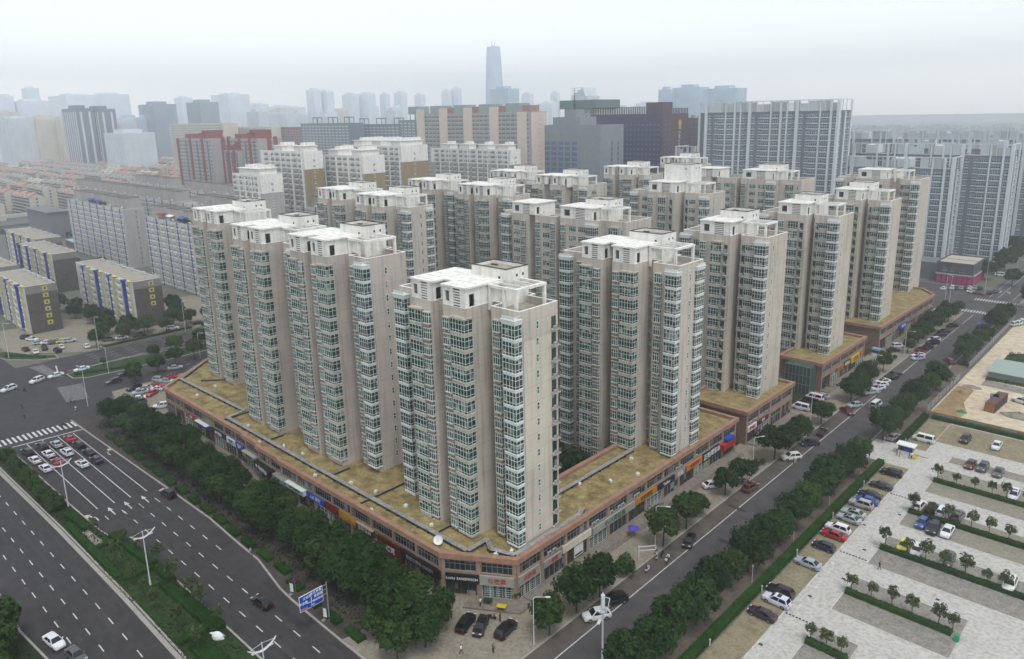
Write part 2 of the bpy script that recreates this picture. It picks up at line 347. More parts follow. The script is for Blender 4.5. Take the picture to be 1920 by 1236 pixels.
arrow(-62.7,372,0,1,'n'); arrow(-59,372,1,1,'n')
for x in (-283.5,-280.5,-277.3,-274,-270.5,-248.5,-245,-241.5):       # lanes of the cross road
    for k in range(30):
        y = 96+k*6
        PM.quad((x-.08,y-18*(x<-268),PZ),(x+.08,y-18*(x<-268),PZ),(x+.08,y+2.4-18*(x<-268),PZ),(x-.08,y+2.4-18*(x<-268),PZ))
PM.quad((-269.7,68,PZ),(-269.5,68,PZ),(-269.5,170,PZ),(-269.7,170,PZ)); PM.quad((-285.8,85,PZ),(-285.6,85,PZ),(-285.6,170,PZ),(-285.8,170,PZ))
PM.quad((-279,66.9,PZ),(-269.6,64.9,PZ),(-269.6,65.3,PZ),(-279,67.3,PZ))
ZM = MB()
for k in range(20):
    x = -284+k*.95
    ZM.quad((x,60.5+.1*k,PZ),(x+.4,60.5+.1*k,PZ),(x+1.2,64.5+.05*k,PZ),(x+.8,64.5+.05*k,PZ))
for k in range(15):
    x = -254+k*1.05; ZM.quad((x,60.5-.15*k,PZ),(x+.45,60.5-.15*k,PZ),(x+2.0,67-.2*k,PZ),(x+1.55,67-.2*k,PZ))
setp(PM.build('road_markings', PAINT), kind='structure'); setp(ZM.build('faded_crossing', PAINTO), kind='structure')
LM = MB(); PZ = .116                                       # parking lot lines
def ln(x0, y0, x1, y1, w=.14):
    d = Vector((x1-x0, y1-y0)).normalized(); n = Vector((-d.y, d.x))*(w/2)
    LM.quad((x0-n.x,y0-n.y,PZ),(x1-n.x,y1-n.y,PZ),(x1+n.x,y1+n.y,PZ),(x0+n.x,y0+n.y,PZ))
ln(-41.5,60,-41.5,172.4,.2); ln(-41.4,184.5,-41.4,191.8,.16)
for y0, y1 in ((96,106),(112,123.4),(129,140.7),(146.4,156.8),(163.6,177.3),(181.5,185.4)): ln(-36.2,y0,-36.2,y1,.16)
for y0, x1 in ((106.2,-29.8),(112,-19),(123.5,-19),(129,6),(140.8,6),(146.4,6),(156.9,6),(163.6,6),(177.4,6),(181.5,6),(185.4,6),(191.9,6)): ln(-36.2 if y0 < 190 else -41.3,y0,x1,y0,.13)
for yc in (109, 126.2, 143.6, 160.2, 179.5, 188.5):
    for k in range(15):
        x = -34.3+k*3.1
        if x < 0: ln(x,yc,x+1.5,yc,.10)
    arrow(-33.2,yc+.9 if yc != 179.5 else yc+.5,0,.55,'x',LM); arrow(-19.5,yc-.9,1,.55,'x',LM)
for k in range(30): ln(-38.9,62+4.1*k,-38.9,63.6+4.1*k,.10)
for yc in (93.5,100,108,114.5,123,130.5,140,147.5,156,163): arrow(-40.2,yc,(1 if int(yc) % 2 else 0),.55,'n',LM)
for yc in (118,136,152.5,166): arrow(-37.4,yc,1,.55,'y',LM)
ln(-19,112.1,-12.5,116.5,.13); ln(-29.5,96,-19,112,.13)
setp(LM.build('parking_lines', PAINT), kind='structure')
SL = MB(); LM = SL; PZ = .112
for k in range(44):
    y = 64.6+2.5*k
    if y < 172: ln(-46.3,y,-41.8,y,.07)
for k in range(9): ln(-46.3+.2*k,184.8,-46.3+.2*k,184.9,.05)
for yb, yt in ((129.2,135),(136.3,140.6),(146.6,152),(153.6,156.7),(163.8,169.5),(170.8,177.2),(192.2,196.8),(200.8,205.3)):
    for k in range(17):
        x = -33.8+2.4*k
        if x < 5: ln(x,yb,x,yt,.06)
setp(SL.build('stall_lines', PAINTO), kind='structure')
for y in (106.2,129.7,158.2):                              # rubber speed bumps across the aisle
    b = MB()
    for k in range(9): b.box(-41.2+.55*k, -40.9+.55*k, y-.14, y+.14, .10, .16)
    setp(b.build('speed_bump', RUB), 'rubber speed bump across the car park aisle, %s' % {106.2:'nearest of the three',129.7:'between the other two',158.2:'farthest one, by the white cars'}[y], 'speed bump', 'speed bumps in the car park')

# worn strips, repairs, tar lines and manholes
DASPH = mat('tar_repair', (.036,.034,.036), .85, .2, .5); WEAR = mat('tyre_polished_asphalt', (.050,.047,.049), .75, .2, .3, fine=.5)
pr_ = random.Random(21); b = MB()
for y0,sl,xa,xb in ((28.2,.017,-210,20),(31.9,.017,-210,20),(25.2,.017,-190,20),(44.6,.011,-212,20),(47.8,.011,-212,20),(51.2,.011,-212,20)):
    for o in (-.75,.75):
        n = 40
        for i in range(n):
            x0, x1 = xa+(xb-xa)*i/n, xa+(xb-xa)*(i+1)/n; w = .34
            b.quad((x0,y0+o+sl*(x0+160)-w,.006),(x1,y0+o+sl*(x1+160)-w,.006),(x1,y0+o+sl*(x1+160)+w,.006),(x0,y0+o+sl*(x0+160)+w,.006))
setp(b.build('road_wear',WEAR),kind='structure')
b = MB()
for (x,y,L,h) in ((-150,22.5,1,0),(-131,24,1,0),(-118,27,1,0),(-170,27,1,0),(-140,45,1,0),(-112,47,1,0),(-190,48,1,0),(-62,100,0,1),(-57,140,0,1),(-60,190,0,1),(-58,235,0,1),(-260,30,1,0),(-275,45,1,0)):
    px_, py_ = x, y
    for i in range(9):
        nx, ny = px_+pr_.uniform(-.5,.9), py_+pr_.uniform(.6,1.3)*(1 if not h else .5); nx, ny = (nx, ny) if not h else (px_+pr_.uniform(.4,.9), py_+pr_.uniform(-.4,.6))
        b.quad((px_-.05,py_,.0145),(px_+.05,py_,.0145),(nx+.05,ny,.0145),(nx-.05,ny,.0145)); px_, py_ = nx, ny
for (x,y,w,l) in ((-176,31,1.1,5),(-128,22,1.4,4),(-104,51,1,6),(-60,118,1.3,5),(-58,172,1.6,3),(-64.5,131,1,4),(-196,26,1,7)): b.quad((x,y,.0155),(x+l,y,.0155),(x+l,y+w,.0155),(x,y+w,.0155))
setp(b.build('road_patch',DASPH),kind='structure')
b = MB()
for (x,y) in ((-143.5,27.2),(-176,45.4),(-120,52.4),(-98,47.8),(-59,103),(-57.5,150),(-60.5,186),(-252,50),(-268,40)): b.tube((x,y,.005),(x,y,.018),.42,n=14)
setp(b.build('manhole_cover',DASPH),kind='structure')
b = MB()
for (x,y) in ((-40.9,96.5),(-37.6,121.5),(-41.0,141.8),(-37.1,150.3),(-40,113),(-38,133),(-24,126),(-28,159.5)): b.box(x-.3,x+.3,y-.25,y+.25,.10,.122)
setp(b.build('drain_cover',DASPH),kind='structure')
# ------------------------------------------------------------------ facade elements (origin on the wall plane, front to -Y)
FH = 2.83
_cache = {}
def glazed(b, x0, x1, y, z0, z1, nc, rows, bw, mi_f, mi_g, side=None):
    """a glazed rectangle in the plane y (front) or x (side) with proud frame bars"""
    def P(u, v, o):
        return (u, y-o, v) if side is None else ((y+o, u, v) if side == 'R' else (y-o, u, v))
    def q(u0, u1, v0, v1, o, mi):
        p = [P(u0,v0,o), P(u1,v0,o), P(u1,v1,o), P(u0,v1,o)]
        if side == 'L': p.reverse()
        b.quad(*p, mi)
    q(x0, x1, z0, z1, 0, mi_g)
    def bar(u0, u1, v0, v1):
        o = .05
        if side is None: b.box(u0, u1, y-o, y-.002, v0, v1, mi_f)
        elif side == 'R': b.box(y+.002, y+o, u0, u1, v0, v1, mi_f)
        else: b.box(y-o, y-.002, u0, u1, v0, v1, mi_f)
    for i in range(nc+1):
        u = x0+(x1-x0)*i/nc; bar(max(x0, u-bw/2), min(x1, u+bw/2), z0, z1)
    zs = [z0, z1-bw]+[z0+(z1-z0)*r for r in rows]
    for v in zs:
        for i in range(nc):
            ua, ub = x0+(x1-x0)*i/nc+bw/2, x0+(x1-x0)*(i+1)/nc-bw/2
            bar(ua+.001, ub-.001, v, v+bw)
def bay_mesh(w, dep, white, nc=4, ns=2):
    k = ('bay', round(w,2), round(dep,2), white, nc, ns)
    if k in _cache: return _cache[k]
    b = MB(); sp = 2 if white else 0; zl, zh = (.30, 2.69) if white else (.42, 2.70)
    b.box(0, w, 0, dep, 0, zl, sp); b.box(.0, w, .0, dep, zh, FH-.004, sp)
    if white: b.box(-.07, w+.07, -.07, dep-.01, zl-.12, zl+.02, 2)
    else: b.box(-.04, w+.04, -.04, dep-.01, zl-.07, zl+.02, 0)
    glazed(b, .0, w, .05, zl+.02, zh, nc, (.20,.66), 0.07, 2, 1)
    glazed(b, .05, dep, w-.05, zl+.02, zh, ns, (.20,.66), 0.07, 2, 1, 'R')
    glazed(b, .05, dep, .05, zl+.02, zh, ns, (.20,.66), 0.07, 2, 1, 'L')
    _cache[k] = b.mesh('bay_window', [WALL, GLASS, UPVC if not white else WHITEB]); return _cache[k]
def box_mesh(w, ac=True):
    k = ('box', w, ac)
    if k in _cache: return _cache[k]
    b = MB()
    b.box(-.08, w+.08, -.62, 0, .46, .58, 0); b.box(-.08, w+.08, -.62, 0, 2.52, 2.64, 0)
    glazed(b, 0, w, -.5, .58, 2.52, 3, (.62,), .10, 2, 1); glazed(b, -.5, 0, w, .58, 2.52, 1, (.62,), .10, 2, 1, 'R'); glazed(b, -.5, 0, 0, .58, 2.52, 1, (.62,), .10, 2, 1, 'L')
    if ac:
        b.box(.0, w, -.38, -.003, .02, .44, 3)
        for i in range(4): b.box(.03, w-.03, -.42, -.385, .06+.09*i, .11+.09*i, 0)
    _cache[k] = b.mesh('box_window', [WALL, GLASS, UPVC, DARKR2]); return _cache[k]
DARKR2 = mat('ac_recess', (.16,.135,.115), .9, .2)
def flat_mesh(w, z0, z1, nc, rows, sill=True):
    k = ('flat', w, z0, z1, nc, rows)
    if k in _cache: return _cache[k]
    b = MB(); b.box(-.07, w+.07, -.10, -.003, z0-.10, z0, 0); b.box(-.07, w+.07, -.07, -.003, z1, z1+.07, 0)
    glazed(b, 0, w, -.025, z0, z1, nc, rows, 0.07, 2, 1)
    _cache[k] = b.mesh('window', [WALL, GLASS, UPVC]); return _cache[k]
def slit_mesh():
    if 'slit' in _cache: return _cache['slit']
    b = MB(); b.quad((0,-.012,1.0),(.5,-.012,1.0),(.5,-.012,2.25),(0,-.012,2.25),1)
    for x0, x1, z0, z1 in ((-.06,.02,.95,2.3),(.48,.56,.95,2.3),(.02,.48,.95,1.03),(.02,.48,2.22,2.3),(.02,.48,1.6,1.67)): b.box(x0,x1,-.07,-.003,z0,z1,0)
    _cache['slit'] = b.mesh('narrow_window', [UPVC, GLASS]); return _cache['slit']
def balcony_mesh(w=1.7, d=.8):
    k = ('balc', w, d)
    if k in _cache: return _cache[k]
    b = MB(); b.box(0, w, -d, 0, .0, .12, 0); b.box(.1, .9, -d+.1, -d+.42, .13, .75, 2)
    for z in (.5, .95): b.box(0, w, -d, -d+.04, z, z+.04, 1)
    for i in range(int(w/.25)+1): b.box(.02+.25*i, .05+.25*i, -d+.002, -d+.03, .12, .95, 1)
    b.quad((.2,-.012,.2),(w-.2,-.012,.2),(w-.2,-.012,2.3),(.2,-.012,2.3),3)
    _cache[k] = b.mesh('balcony', [WALL, STEEL, ACM, GLASS]); return _cache[k]
def el_mesh(e):
    k = e[0]
    if k == 'bay': return 'bay_window', bay_mesh(e[3], e[4], False, max(3, round(e[3]/.75)), 2)
    if k == 'wbay': return 'corner_window', bay_mesh(e[3], e[4], True, max(3, round(e[3]/.72)), 2)
    if k == 'box': return 'box_window', box_mesh(e[3])
    if k == 'win': return 'wide_window', flat_mesh(e[3], .85, 2.45, 4, (.64,))
    if k == 'rwin': return 'recessed_window', flat_mesh(e[3], .75, 2.35, 2, (.64,))
    if k == 'slit': return 'narrow_window', slit_mesh()
    if k == 'balc': return 'balcony', balcony_mesh(e[3], e[4])

def roof_structure(root, zr, zp, spec):
    """white rooftop frames: front walls with louvres over each segment, canopy slabs, penthouse, pergola"""
    H = zp+3.2
    wl = MB(); cn = MB()
    for (x0, x1, yf, yb) in spec['segs']:
        W_ = x1-x0
        # front wall in pieces round an opening and a louvre panel
        a, b_, c, d = x0+.12*W_, x0+.30*W_, x0+.48*W_, x0+.78*W_
        y0, y1 = yf+.02, yf+.22
        wl.box(x0, a, y0, y1, zp, H, 0); wl.box(b_, c, y0, y1, zp, H, 0); wl.box(d, x1, y0, y1, zp, H, 0)
        wl.box(a, b_, y0, y1, zp, zp+.7, 0); wl.box(a, b_, y0, y1, zp+2.5, H, 0)
        wl.box(c, d, y0+.1, y1, zp, H, 2)
        for i in range(6): wl.box(c, d, y0-.03, y0+.09, zp+.35+.45*i, zp+.58+.45*i, 0)
        # right return wall with a door opening
        wl.box(x1-.2, x1-.002, yf+.24, yf+1.0, zp, H-.02, 0); wl.box(x1-.2, x1-.002, yf+2.2, yb, zp-1.0, H-.02, 0); wl.box(x0+.002, x0+.2, yf+.24, yb, zp-1.0, H-.02, 0)
        wl.box(x1-.16, x1-.05, yf+1.0, yf+2.2, zp+2.2, H-.02, 0)
        cn.box(x0-.3, x1+.3, yf-.15, yb+.4, H, H+.32, 0)
        for i in range(5):                        # shallow ribs on the slab
            y = yf+.9+i*(yb-yf-1.2)/4; cn.box(x0+.3, x1-.3, y, y+.18, H+.323, H+.40, 0)
        wl.box(x0+.2, x1-.2, yb-.2, yb-.02, zp-1.0, H-.02, 0)
    segs = spec['segs']
    for s0, s1 in zip(segs, segs[1:]):            # bridging beam and slab behind the slot
        if s1[0]-s0[1] < 4: cn.box(s0[1]+.3, s1[0]-.3, s0[2]+2.6, s0[3]-.5, H+.02, H+.3, 0)
    wl.build('roof_wall', [WHITE, GLASS, DARKR2], root); cn.build('canopy', [WHITE], root)
    p = spec.get('pent')
    if p:
        x0, x1, y0, y1, h = p; b = MB(); poly = [(x0,y0),(x1,y0),(x1,y1),(x0,y1)]
        b.ring(poly, .22, zr, zr+h, 0, 1); b.quad((x0+.2,y0+.2,zr+h-.55),(x1-.2,y0+.2,zr+h-.55),(x1-.2,y1-.2,zr+h-.55),(x0+.2,y1-.2,zr+h-.55),2)
        b.ring([(x0-.05,y0-.05),(x1+.05,y0-.05),(x1+.05,y1+.05),(x0-.05,y1+.05)], .3, zr+h-.02, zr+h+.10, 1)
        b.box(x0+1.2, x0+2.6, y1-2, y1-1.6, zr+h-.55, zr+h-.35, 1)
        for u in (.45, .72): b.box(x1-.02, x1+.015, y0+(y1-y0)*u, y0+(y1-y0)*u+.4, zr+h-1.6, zr+h-1.1, 1)
        b.box(x0+(x1-x0)*.78, x0+(x1-x0)*.78+.5, y0-.015, y0+.02, zr+h-1.8, zr+h-1.3, 1)
        b.build('penthouse', [WHITE, DARKR, ROOFB], root)
    g_ = spec.get('perg')
    if g_:
        x0, x1, y0, y1 = g_; b = MB(); Hb = H+.05
        b.box(x0, x1, y0, y0+.5, Hb-.45, Hb, 0); b.box(x0, x1, y1-.5, y1, Hb-.45, Hb, 0); b.box(x1-.6, x1, y0+.502, y1-.502, Hb-.45, Hb, 0); b.box(x0, x0+.4, y0+.502, y1-.502, Hb-.45, Hb, 0)
        for i in range(2): 
            y = y0+1+(y1-y0-2)*(i+.5)/2; b.box(x0+.402, x1-.602, y, y+.2, Hb-.35, Hb-.05, 0)
        for (x, y) in ((x1-.55,y0+.02),(x1-.55,y1-.5),(x0+.02,y0+.02),((x0+x1)/2,y0+.02)): b.box(x, x+.48, y, y+.46, zr, Hb-.452, 0)
        b.build('pergola', [WHITE], root)

def tower(label, loc, poly, cols, nf, roof, group='beige residential towers', wall=WALL, vis=99, base=0.0, extra=None, rail=None, cat='apartment tower', endpatch=None):
    root = thing('apartment_tower', label, cat, loc, 0, group)
    zr = base+nf*FH+.9; zp = zr+1.15
    w = MB(); w.prism(poly, -7.5 if loc[2] > 5 else 0, zr, 0, 1); w.ring(poly, .26, zr+.001, zp, 0, 2); w.build('wall', [wall, ROOFB, WHITE], root)
    ins = inset(poly, -.03)
    c = MB(); c.ring(ins, .34, zp+.001, zp+.10, 0); c.build('coping', [WHITE if rail is None else rail], root)
    low = {}
    for e in cols:
        nm, me = el_mesh(e); rz = R(e[5]) if len(e) > 5 else 0
        for f in range(nf):
            z = base+f*FH+.3
            if f == 0 and loc[2] > 5 and group != LG and e[1] < -14.5:
                for u in (1, 2): inst(nm, me, root, (e[1], e[2], z-u*FH), rz)
            if f >= nf-vis: inst(nm, me, root, (e[1], e[2], z), rz)
            else: low.setdefault(nm, []).append((me, (e[1], e[2], z), rz))
        if e[0] in ('wbay', 'bay'):                       # cap over the topmost bay
            b = MB(); k = .12
            b.box(-k, e[3]+k, -k, e[4]-.02, 0, .55 if e[0] == 'wbay' else .12, 0)
            if e[0] == 'wbay': b.box(-k-.1, e[3]+k+.1, -k-.1, e[4]-.04, .55, .70, 0); b.box(0,e[3],-.05,-.01,.70,1.3,0); b.box(e[3]-.05,e[3],0,e[4]-.1,1.2,1.3,0)
            else: b.box(.3, e[3]-.2, .1, .9, .12, .28, 0)
            b.build('bay_cap', [WHITEB if e[0] == 'wbay' else wall], root, (e[1], e[2], base+nf*FH+.3), rz)
    ar = random.Random(int(loc[0]*7+loc[1]))
    for e in cols:
        for f in range(nf-1, max(-1, nf-1-vis), -1):
            if e[0] == 'box' and ar.random() < .33: inst('air_conditioner', acmesh, root, (e[1]+e[3]*.5+ar.uniform(-.2,.2), e[2]-.12, base+f*FH+.30), 0)
            if e[0] == 'slit' and ar.random() < .0: pass
    if cat == 'apartment tower':
        b = MB(); b.tube((.07,1.9,0),(.07,1.9,zr-1.5),.06,n=5); b.build('drain_pipe', [UPVC], root)
    for nm, L_ in low.items():
        b = MB()
        for me, l, rz in L_:
            t = MB(); t.v = [tuple(v.co) for v in me.vertices]; t.f = [tuple(p.vertices) for p in me.polygons]; t.m = [p.material_index for p in me.polygons]
            b.add(t, l, rz)
        o = b.build(nm, [mm for mm in L_[0][0].materials], root); o['kind'] = 'stuff'
    roof_structure(root, zr, zp, roof)
    if endpatch: 
        b = MB(); b.quad(*endpatch); b.build('end_panel', [CREAM], root)
    return root
# F type: wing, recess, block 2, slot, block 1, recess, wing (x runs left from the right end wall)
POLY_F = [(-30.4,1.0),(-24,1.0),(-24,3.6),(-22.1,3.6),(-22.1,-2.9),(-16.5,-2.9),(-16.5,.9),(-13.9,.9),(-13.9,-2.9),(-8.3,-2.9),(-8.3,3.6),(-6.3,3.6),(-6.3,1.0),(0,1.0),(0,10.5),(-6.3,10.5),(-6.3,12),(-24,12),(-24,10.5),(-30.4,10.5)]
COLS_F = [('wbay',-30.6,-.35,3.0,1.6),('box',-26.3,1.0,1.5,.6),
          ('bay',-22.3,-3.5,3.2,1.6),('box',-18.7,-2.9,1.6,.6),('box',-13.5,-2.9,1.5,.6),('bay',-11.6,-3.5,3.45,1.9),
          ('rwin',-7.9,3.6,1.3,0),('balc',-8.25,3.6,1.9,.9),('box',-5.6,1.0,1.5,.6),('wbay',-2.5,-.45,2.75,1.75),
          ('slit',0,5.0,0,0,90)]
ROOF_F = dict(segs=[(-22.0,-16.6,-2.9,7.5),(-13.8,-8.4,-2.9,7.5)], pent=(-15.5,-7.2,5.6,11.2,6.4), perg=(-8.2,-1.6,2.2,9.6))
# L type: the same without the left wing (stepped chain)
POLY_L = [(-22.1,-2.9),(-16.5,-2.9),(-16.5,.9),(-13.9,.9),(-13.9,-2.9),(-8.3,-2.9),(-8.3,3.6),(-6.3,3.6),(-6.3,1.0),(0,1.0),(0,10.5),(-6.3,10.5),(-6.3,12),(-22.1,12)]
COLS_L = [c for c in COLS_F if c[1] > -24]
def shiftc(cols, dx): return [(c[0], c[1]+dx)+tuple(c[2:]) for c in cols]
# T type: wing with bay and wide window, one deep block, recess, wing
POLY_T = [(-23.2,1.0),(-17.2,1.0),(-17.2,-1.4),(-8.4,-1.4),(-8.4,3.8),(-6.9,3.8),(-6.9,1.0),(0,1.0),(0,12.5),(-23.2,12.5)]
COLS_T = [('wbay',-23.4,-.35,2.6,1.6),('win',-20.2,1.0,2.5,0),('box',-16.7,-1.4,1.6,.6),('bay',-13.6,-2.0,3.0,.62),('balc',-10.5,-1.4,1.5,.8),
          ('balc',-6.8,1.0,1.3,.8),('win',-5.6,1.0,2.4,0),('wbay',-2.6,-.45,2.85,1.75),('slit',0,4.2,0,0,90),('bay',-.6,6.6,3.0,1.4,90)]
ROOF_T = dict(segs=[(-17.0,-8.6,-1.4,8)], pent=(-15,-7.4,5,11.5,6.6), perg=(-7.6,-1.0,2.2,8.6))
BAYR = [('bay',.45,7.6,2.7,1.4,90)]
F0 = 7.6
LG = 'stepped beige towers over the main road podium'
acm = MB(); acm.box(-.45,.45,-.36,0,0,.62,0); acm.box(-.32,.32,-.375,-.36,.06,.56,1); acmesh = acm.mesh('air_conditioner',[ACM,DARKR2])
tower('nearest beige apartment tower at the street corner, two-tone end wall and white roof pergola', (-78.0,82.4,F0), POLY_F, COLS_F+[('balc',0,8.6,1.6,.9,90)], 14, ROOF_F,
      endpatch=((.004,1.9,13.6),(.004,10.45,13.6),(.004,10.45,36.4),(.004,1.9,36.4)))
tower('beige tower next behind the corner tower, with a second bay column on its street end', (-77.0,129.2,F0), POLY_F, COLS_F+[('wbay',.55,7.2,3.0,1.6,90)], 14, ROOF_F)
tower('beige tower over the short podium beside the parked white vans', (-78.1,171.6,F0), POLY_T, COLS_T, 14, ROOF_T)
tower('beige tower rising behind the green glass entrance box', (-78.0,217.6,F0), POLY_T, COLS_T, 14, ROOF_T)
tower('beige tower over the farther podium, near the blue shop awning', (-78.2,263.2,F0), POLY_T, COLS_T, 14, ROOF_T)
tower('last beige tower of the street row, set back at the far podium corner', (-83.8,314.5,F0), [(x*1.32 if x < -8 else x, y*1.2 if y > 5 else y) for x, y in POLY_T], [(c[0], c[1]*1.32 if c[1] < -8 else c[1])+tuple(c[2:]) for c in COLS_T], 15, dict(segs=[(-22,-11.4,-1.4,9)], pent=(-19,-9.5,5.5,13,4.6), perg=(-9.5,-4,2.2,9)))
LG = 'stepped beige towers over the main road podium'
tower('right hand tower of the stepped beige row above the main road shops', (-119.0,83.1,F0), POLY_L, COLS_L, 15, ROOF_F, LG, WALL2, base=.9)
tower('middle tower of the stepped beige row above the main road shops, plain roof slab', (-144.2,83.0,F0), POLY_L, COLS_L, 15, ROOF_F, LG, WALL2, base=.9)
tower('left hand tower of the stepped beige row, set back nearest the cross road', (-184.6,91.8,F0), POLY_L, COLS_L, 15, ROOF_F, LG, WALL2, base=.9)
IG = 'beige towers inside the block'
def chain(label, x, y, nf=18, vis=8, z=0, **k): return tower(label, (x,y,z), k.pop('poly', POLY_L), k.pop('cols', COLS_L), nf, k.pop('roof', ROOF_F), IG, k.pop('wall', WALL), vis, base=k.pop('base', 0), **k)
chain('inner beige tower right behind the stepped row, brown bay column beside its end wall', -177.4, 141.0, vis=11, cols=COLS_L+[('wbay',.35,7.2,2.6,1.2,90)])
chain('inner beige tower joined to the left of the one behind the stepped row', -205.4, 145.0, vis=7)
chain('inner beige tower with tall narrow brown windows, right one of the pair behind', -173.0, 181.2, vis=11, poly=[(-30,2.2)]+[(-22.1,2.2)]+POLY_L[0:-1]+[(-22.1,12),(-30,12)], cols=COLS_L+[('box',-29.4,2.2,1.5,.6),('win',-26.2,2.2,1.2,0),('rwin',-24.2,2.2,1.3,0)])
chain('inner beige tower, left one of the pair behind, half hidden', -205.2, 184.8, vis=8)
# wide double slabs
def wide(n): return None
POLY_W = [(-46.5,1.0),(-41,1.0),(-41,-1.2),(-34,-1.2),(-34,1.4),(-31.6,1.4),(-31.6,-1.2),(-23.6,-1.2),(-23.6,3.4),(-21.8,3.4),(-21.8,-1.2),(-8.4,-1.2),(-8.4,1.0),(0,1.0),(0,13.5),(-46.5,13.5)]
COLS_W = [('wbay',-46.7,-.35,3.0,1.6),('win',-40.6,-1.2,2.6,0),('box',-37.2,-1.2,1.7,.6),('rwin',-33.6,1.4,1.4,0),('box',-31.2,-1.2,1.6,.6),('win',-28.6,-1.2,2.6,0),('box',-25.4,-1.2,1.5,.6),
          ('balc',-23.5,3.4,1.6,.9),('box',-21.4,-1.2,1.6,.6),('win',-18.4,-1.2,2.5,0),('win',-15,-1.2,2.5,0),('wbay',-11.6,-2.4,3.3,1.8),('bay',-5.6,.4,3.2,.62),('slit',-1.6,1.0,0,0)]
ROOF_W = dict(segs=[(-41,-31.8,-1.2,8.5),(-21.6,-10.2,-1.2,8.5)], pent=(-18,-9.4,6,12.8,6.3), perg=(-9.6,-4.2,2.2,9.4))
chain('wide double beige slab in the middle of the block, pale roof canopies at both ends', -117.4, 168.4, vis=11, nf=17, poly=POLY_W, cols=COLS_W, roof=ROOF_W)
chain('beige inner tower carrying a tall blank white rooftop box', -121.5, 221.0, vis=9, nf=18, poly=[(x*1.28, y) for x, y in POLY_T], cols=[(c[0], c[1]*1.28 if c[1] < -3 else c[1])+tuple(c[2:]) for c in COLS_T], roof=dict(segs=[(-21.5,-11,-1.4,8)], pent=(-19.5,-9,5,12,10.2), perg=(-9,-2,2.2,9.4)))
chain('wide double beige slab with dark penthouse rims, behind the tall white rooftop box', -115.8, 281.5, vis=8, nf=18, poly=[(x*1.08, y) for x, y in POLY_W], cols=[(c[0], c[1]*1.08)+tuple(c[2:]) for c in COLS_W], roof=dict(segs=[(-44,-34,-1.2,9),(-23,-11,-1.2,9)], pent=(-20,-10.5,6,12.8,6.4), perg=(-10.4,-4.4,2.2,9.4)))
chain('beige tower with bright white rooftop, first of the three behind the wide slab', -174.0, 224.0, vis=5, poly=[(x*1.1, y*1.3 if y > 5 else y) for x, y in POLY_L], cols=[(c[0], c[1]*1.1)+tuple(c[2:]) for c in COLS_L[:-1]]+[('win',0,4,2.6,0,90)])
chain('beige tower with bright white rooftop, second of the three behind the wide slab', -178.5, 274.5, vis=5)
chain('beige tower with bright white rooftop, farthest of the three behind the wide slab', -191.5, 341.0, vis=5)
chain('beige tower with white rooftop at the left of the three behind the wide slab', -208.0, 232.0, vis=5)
# ------------------------------------------------------------------ podiums with shops
SHOPG = glass_mat('shop_glass', (.015,.02,.022), (.22,.22,.20), (1.3,1.3,1.3), .3)
def seg_frame(P, Q):
    d = Vector((Q[0]-P[0], Q[1]-P[1])); return d.length, math.atan2(d.y, d.x)
def shop_window_mesh(w):
    k = ('shopwin', round(w,1))
    if k in _cache: return _cache[k]
    b = MB(); w = round(w,1); glazed(b, 0, w, -.02, 5.0, 6.95, max(2, round(w/.85)), (.62,), .07, 1, 0)
    b.box(-.05, w+.05, -.16, -.003, 4.86, 4.995, 2)
    _cache[k] = b.mesh('upper_window', [SHOPG, STEEL, PILL]); return _cache[k]
def shop_front_mesh(w, style):
    k = ('front', round(w,1), style)
    if k in _cache: return _cache[k]
    b = MB(); w = round(w,1); z0 = .5
    b.quad((0,.05,z0),(w,.05,z0),(w,.05,3.9),(0,.05,3.9),0)
    n = max(2, round(w/1.4))
    for i in range(n+1): b.box(w*i/n-.05, w*i/n+.05, -.04, .04, z0, 3.9, 1)
    b.box(0, w, -.03, .03, 2.75, 2.87, 1)
    if style == 1: b.box(.1, w*.32, -.06, -.045, z0+.1, 2.7, 2)
    if style == 2:
        for i in range(1, int(w/.5)): b.box(.5*i-.02, .5*i+.02, -.06, -.045, z0, 2.7, 1)
        for i in range(5): b.box(.05, w-.05, -.075, -.062, z0+.4*i, z0+.4*i+.05, 1)
    _cache[k] = b.mesh('shop_front', [SHOPG, [STEEL, WOOD, UPVC][style % 3], [WOOD, DARKR, GREYS][style % 3]]); return _cache[k]
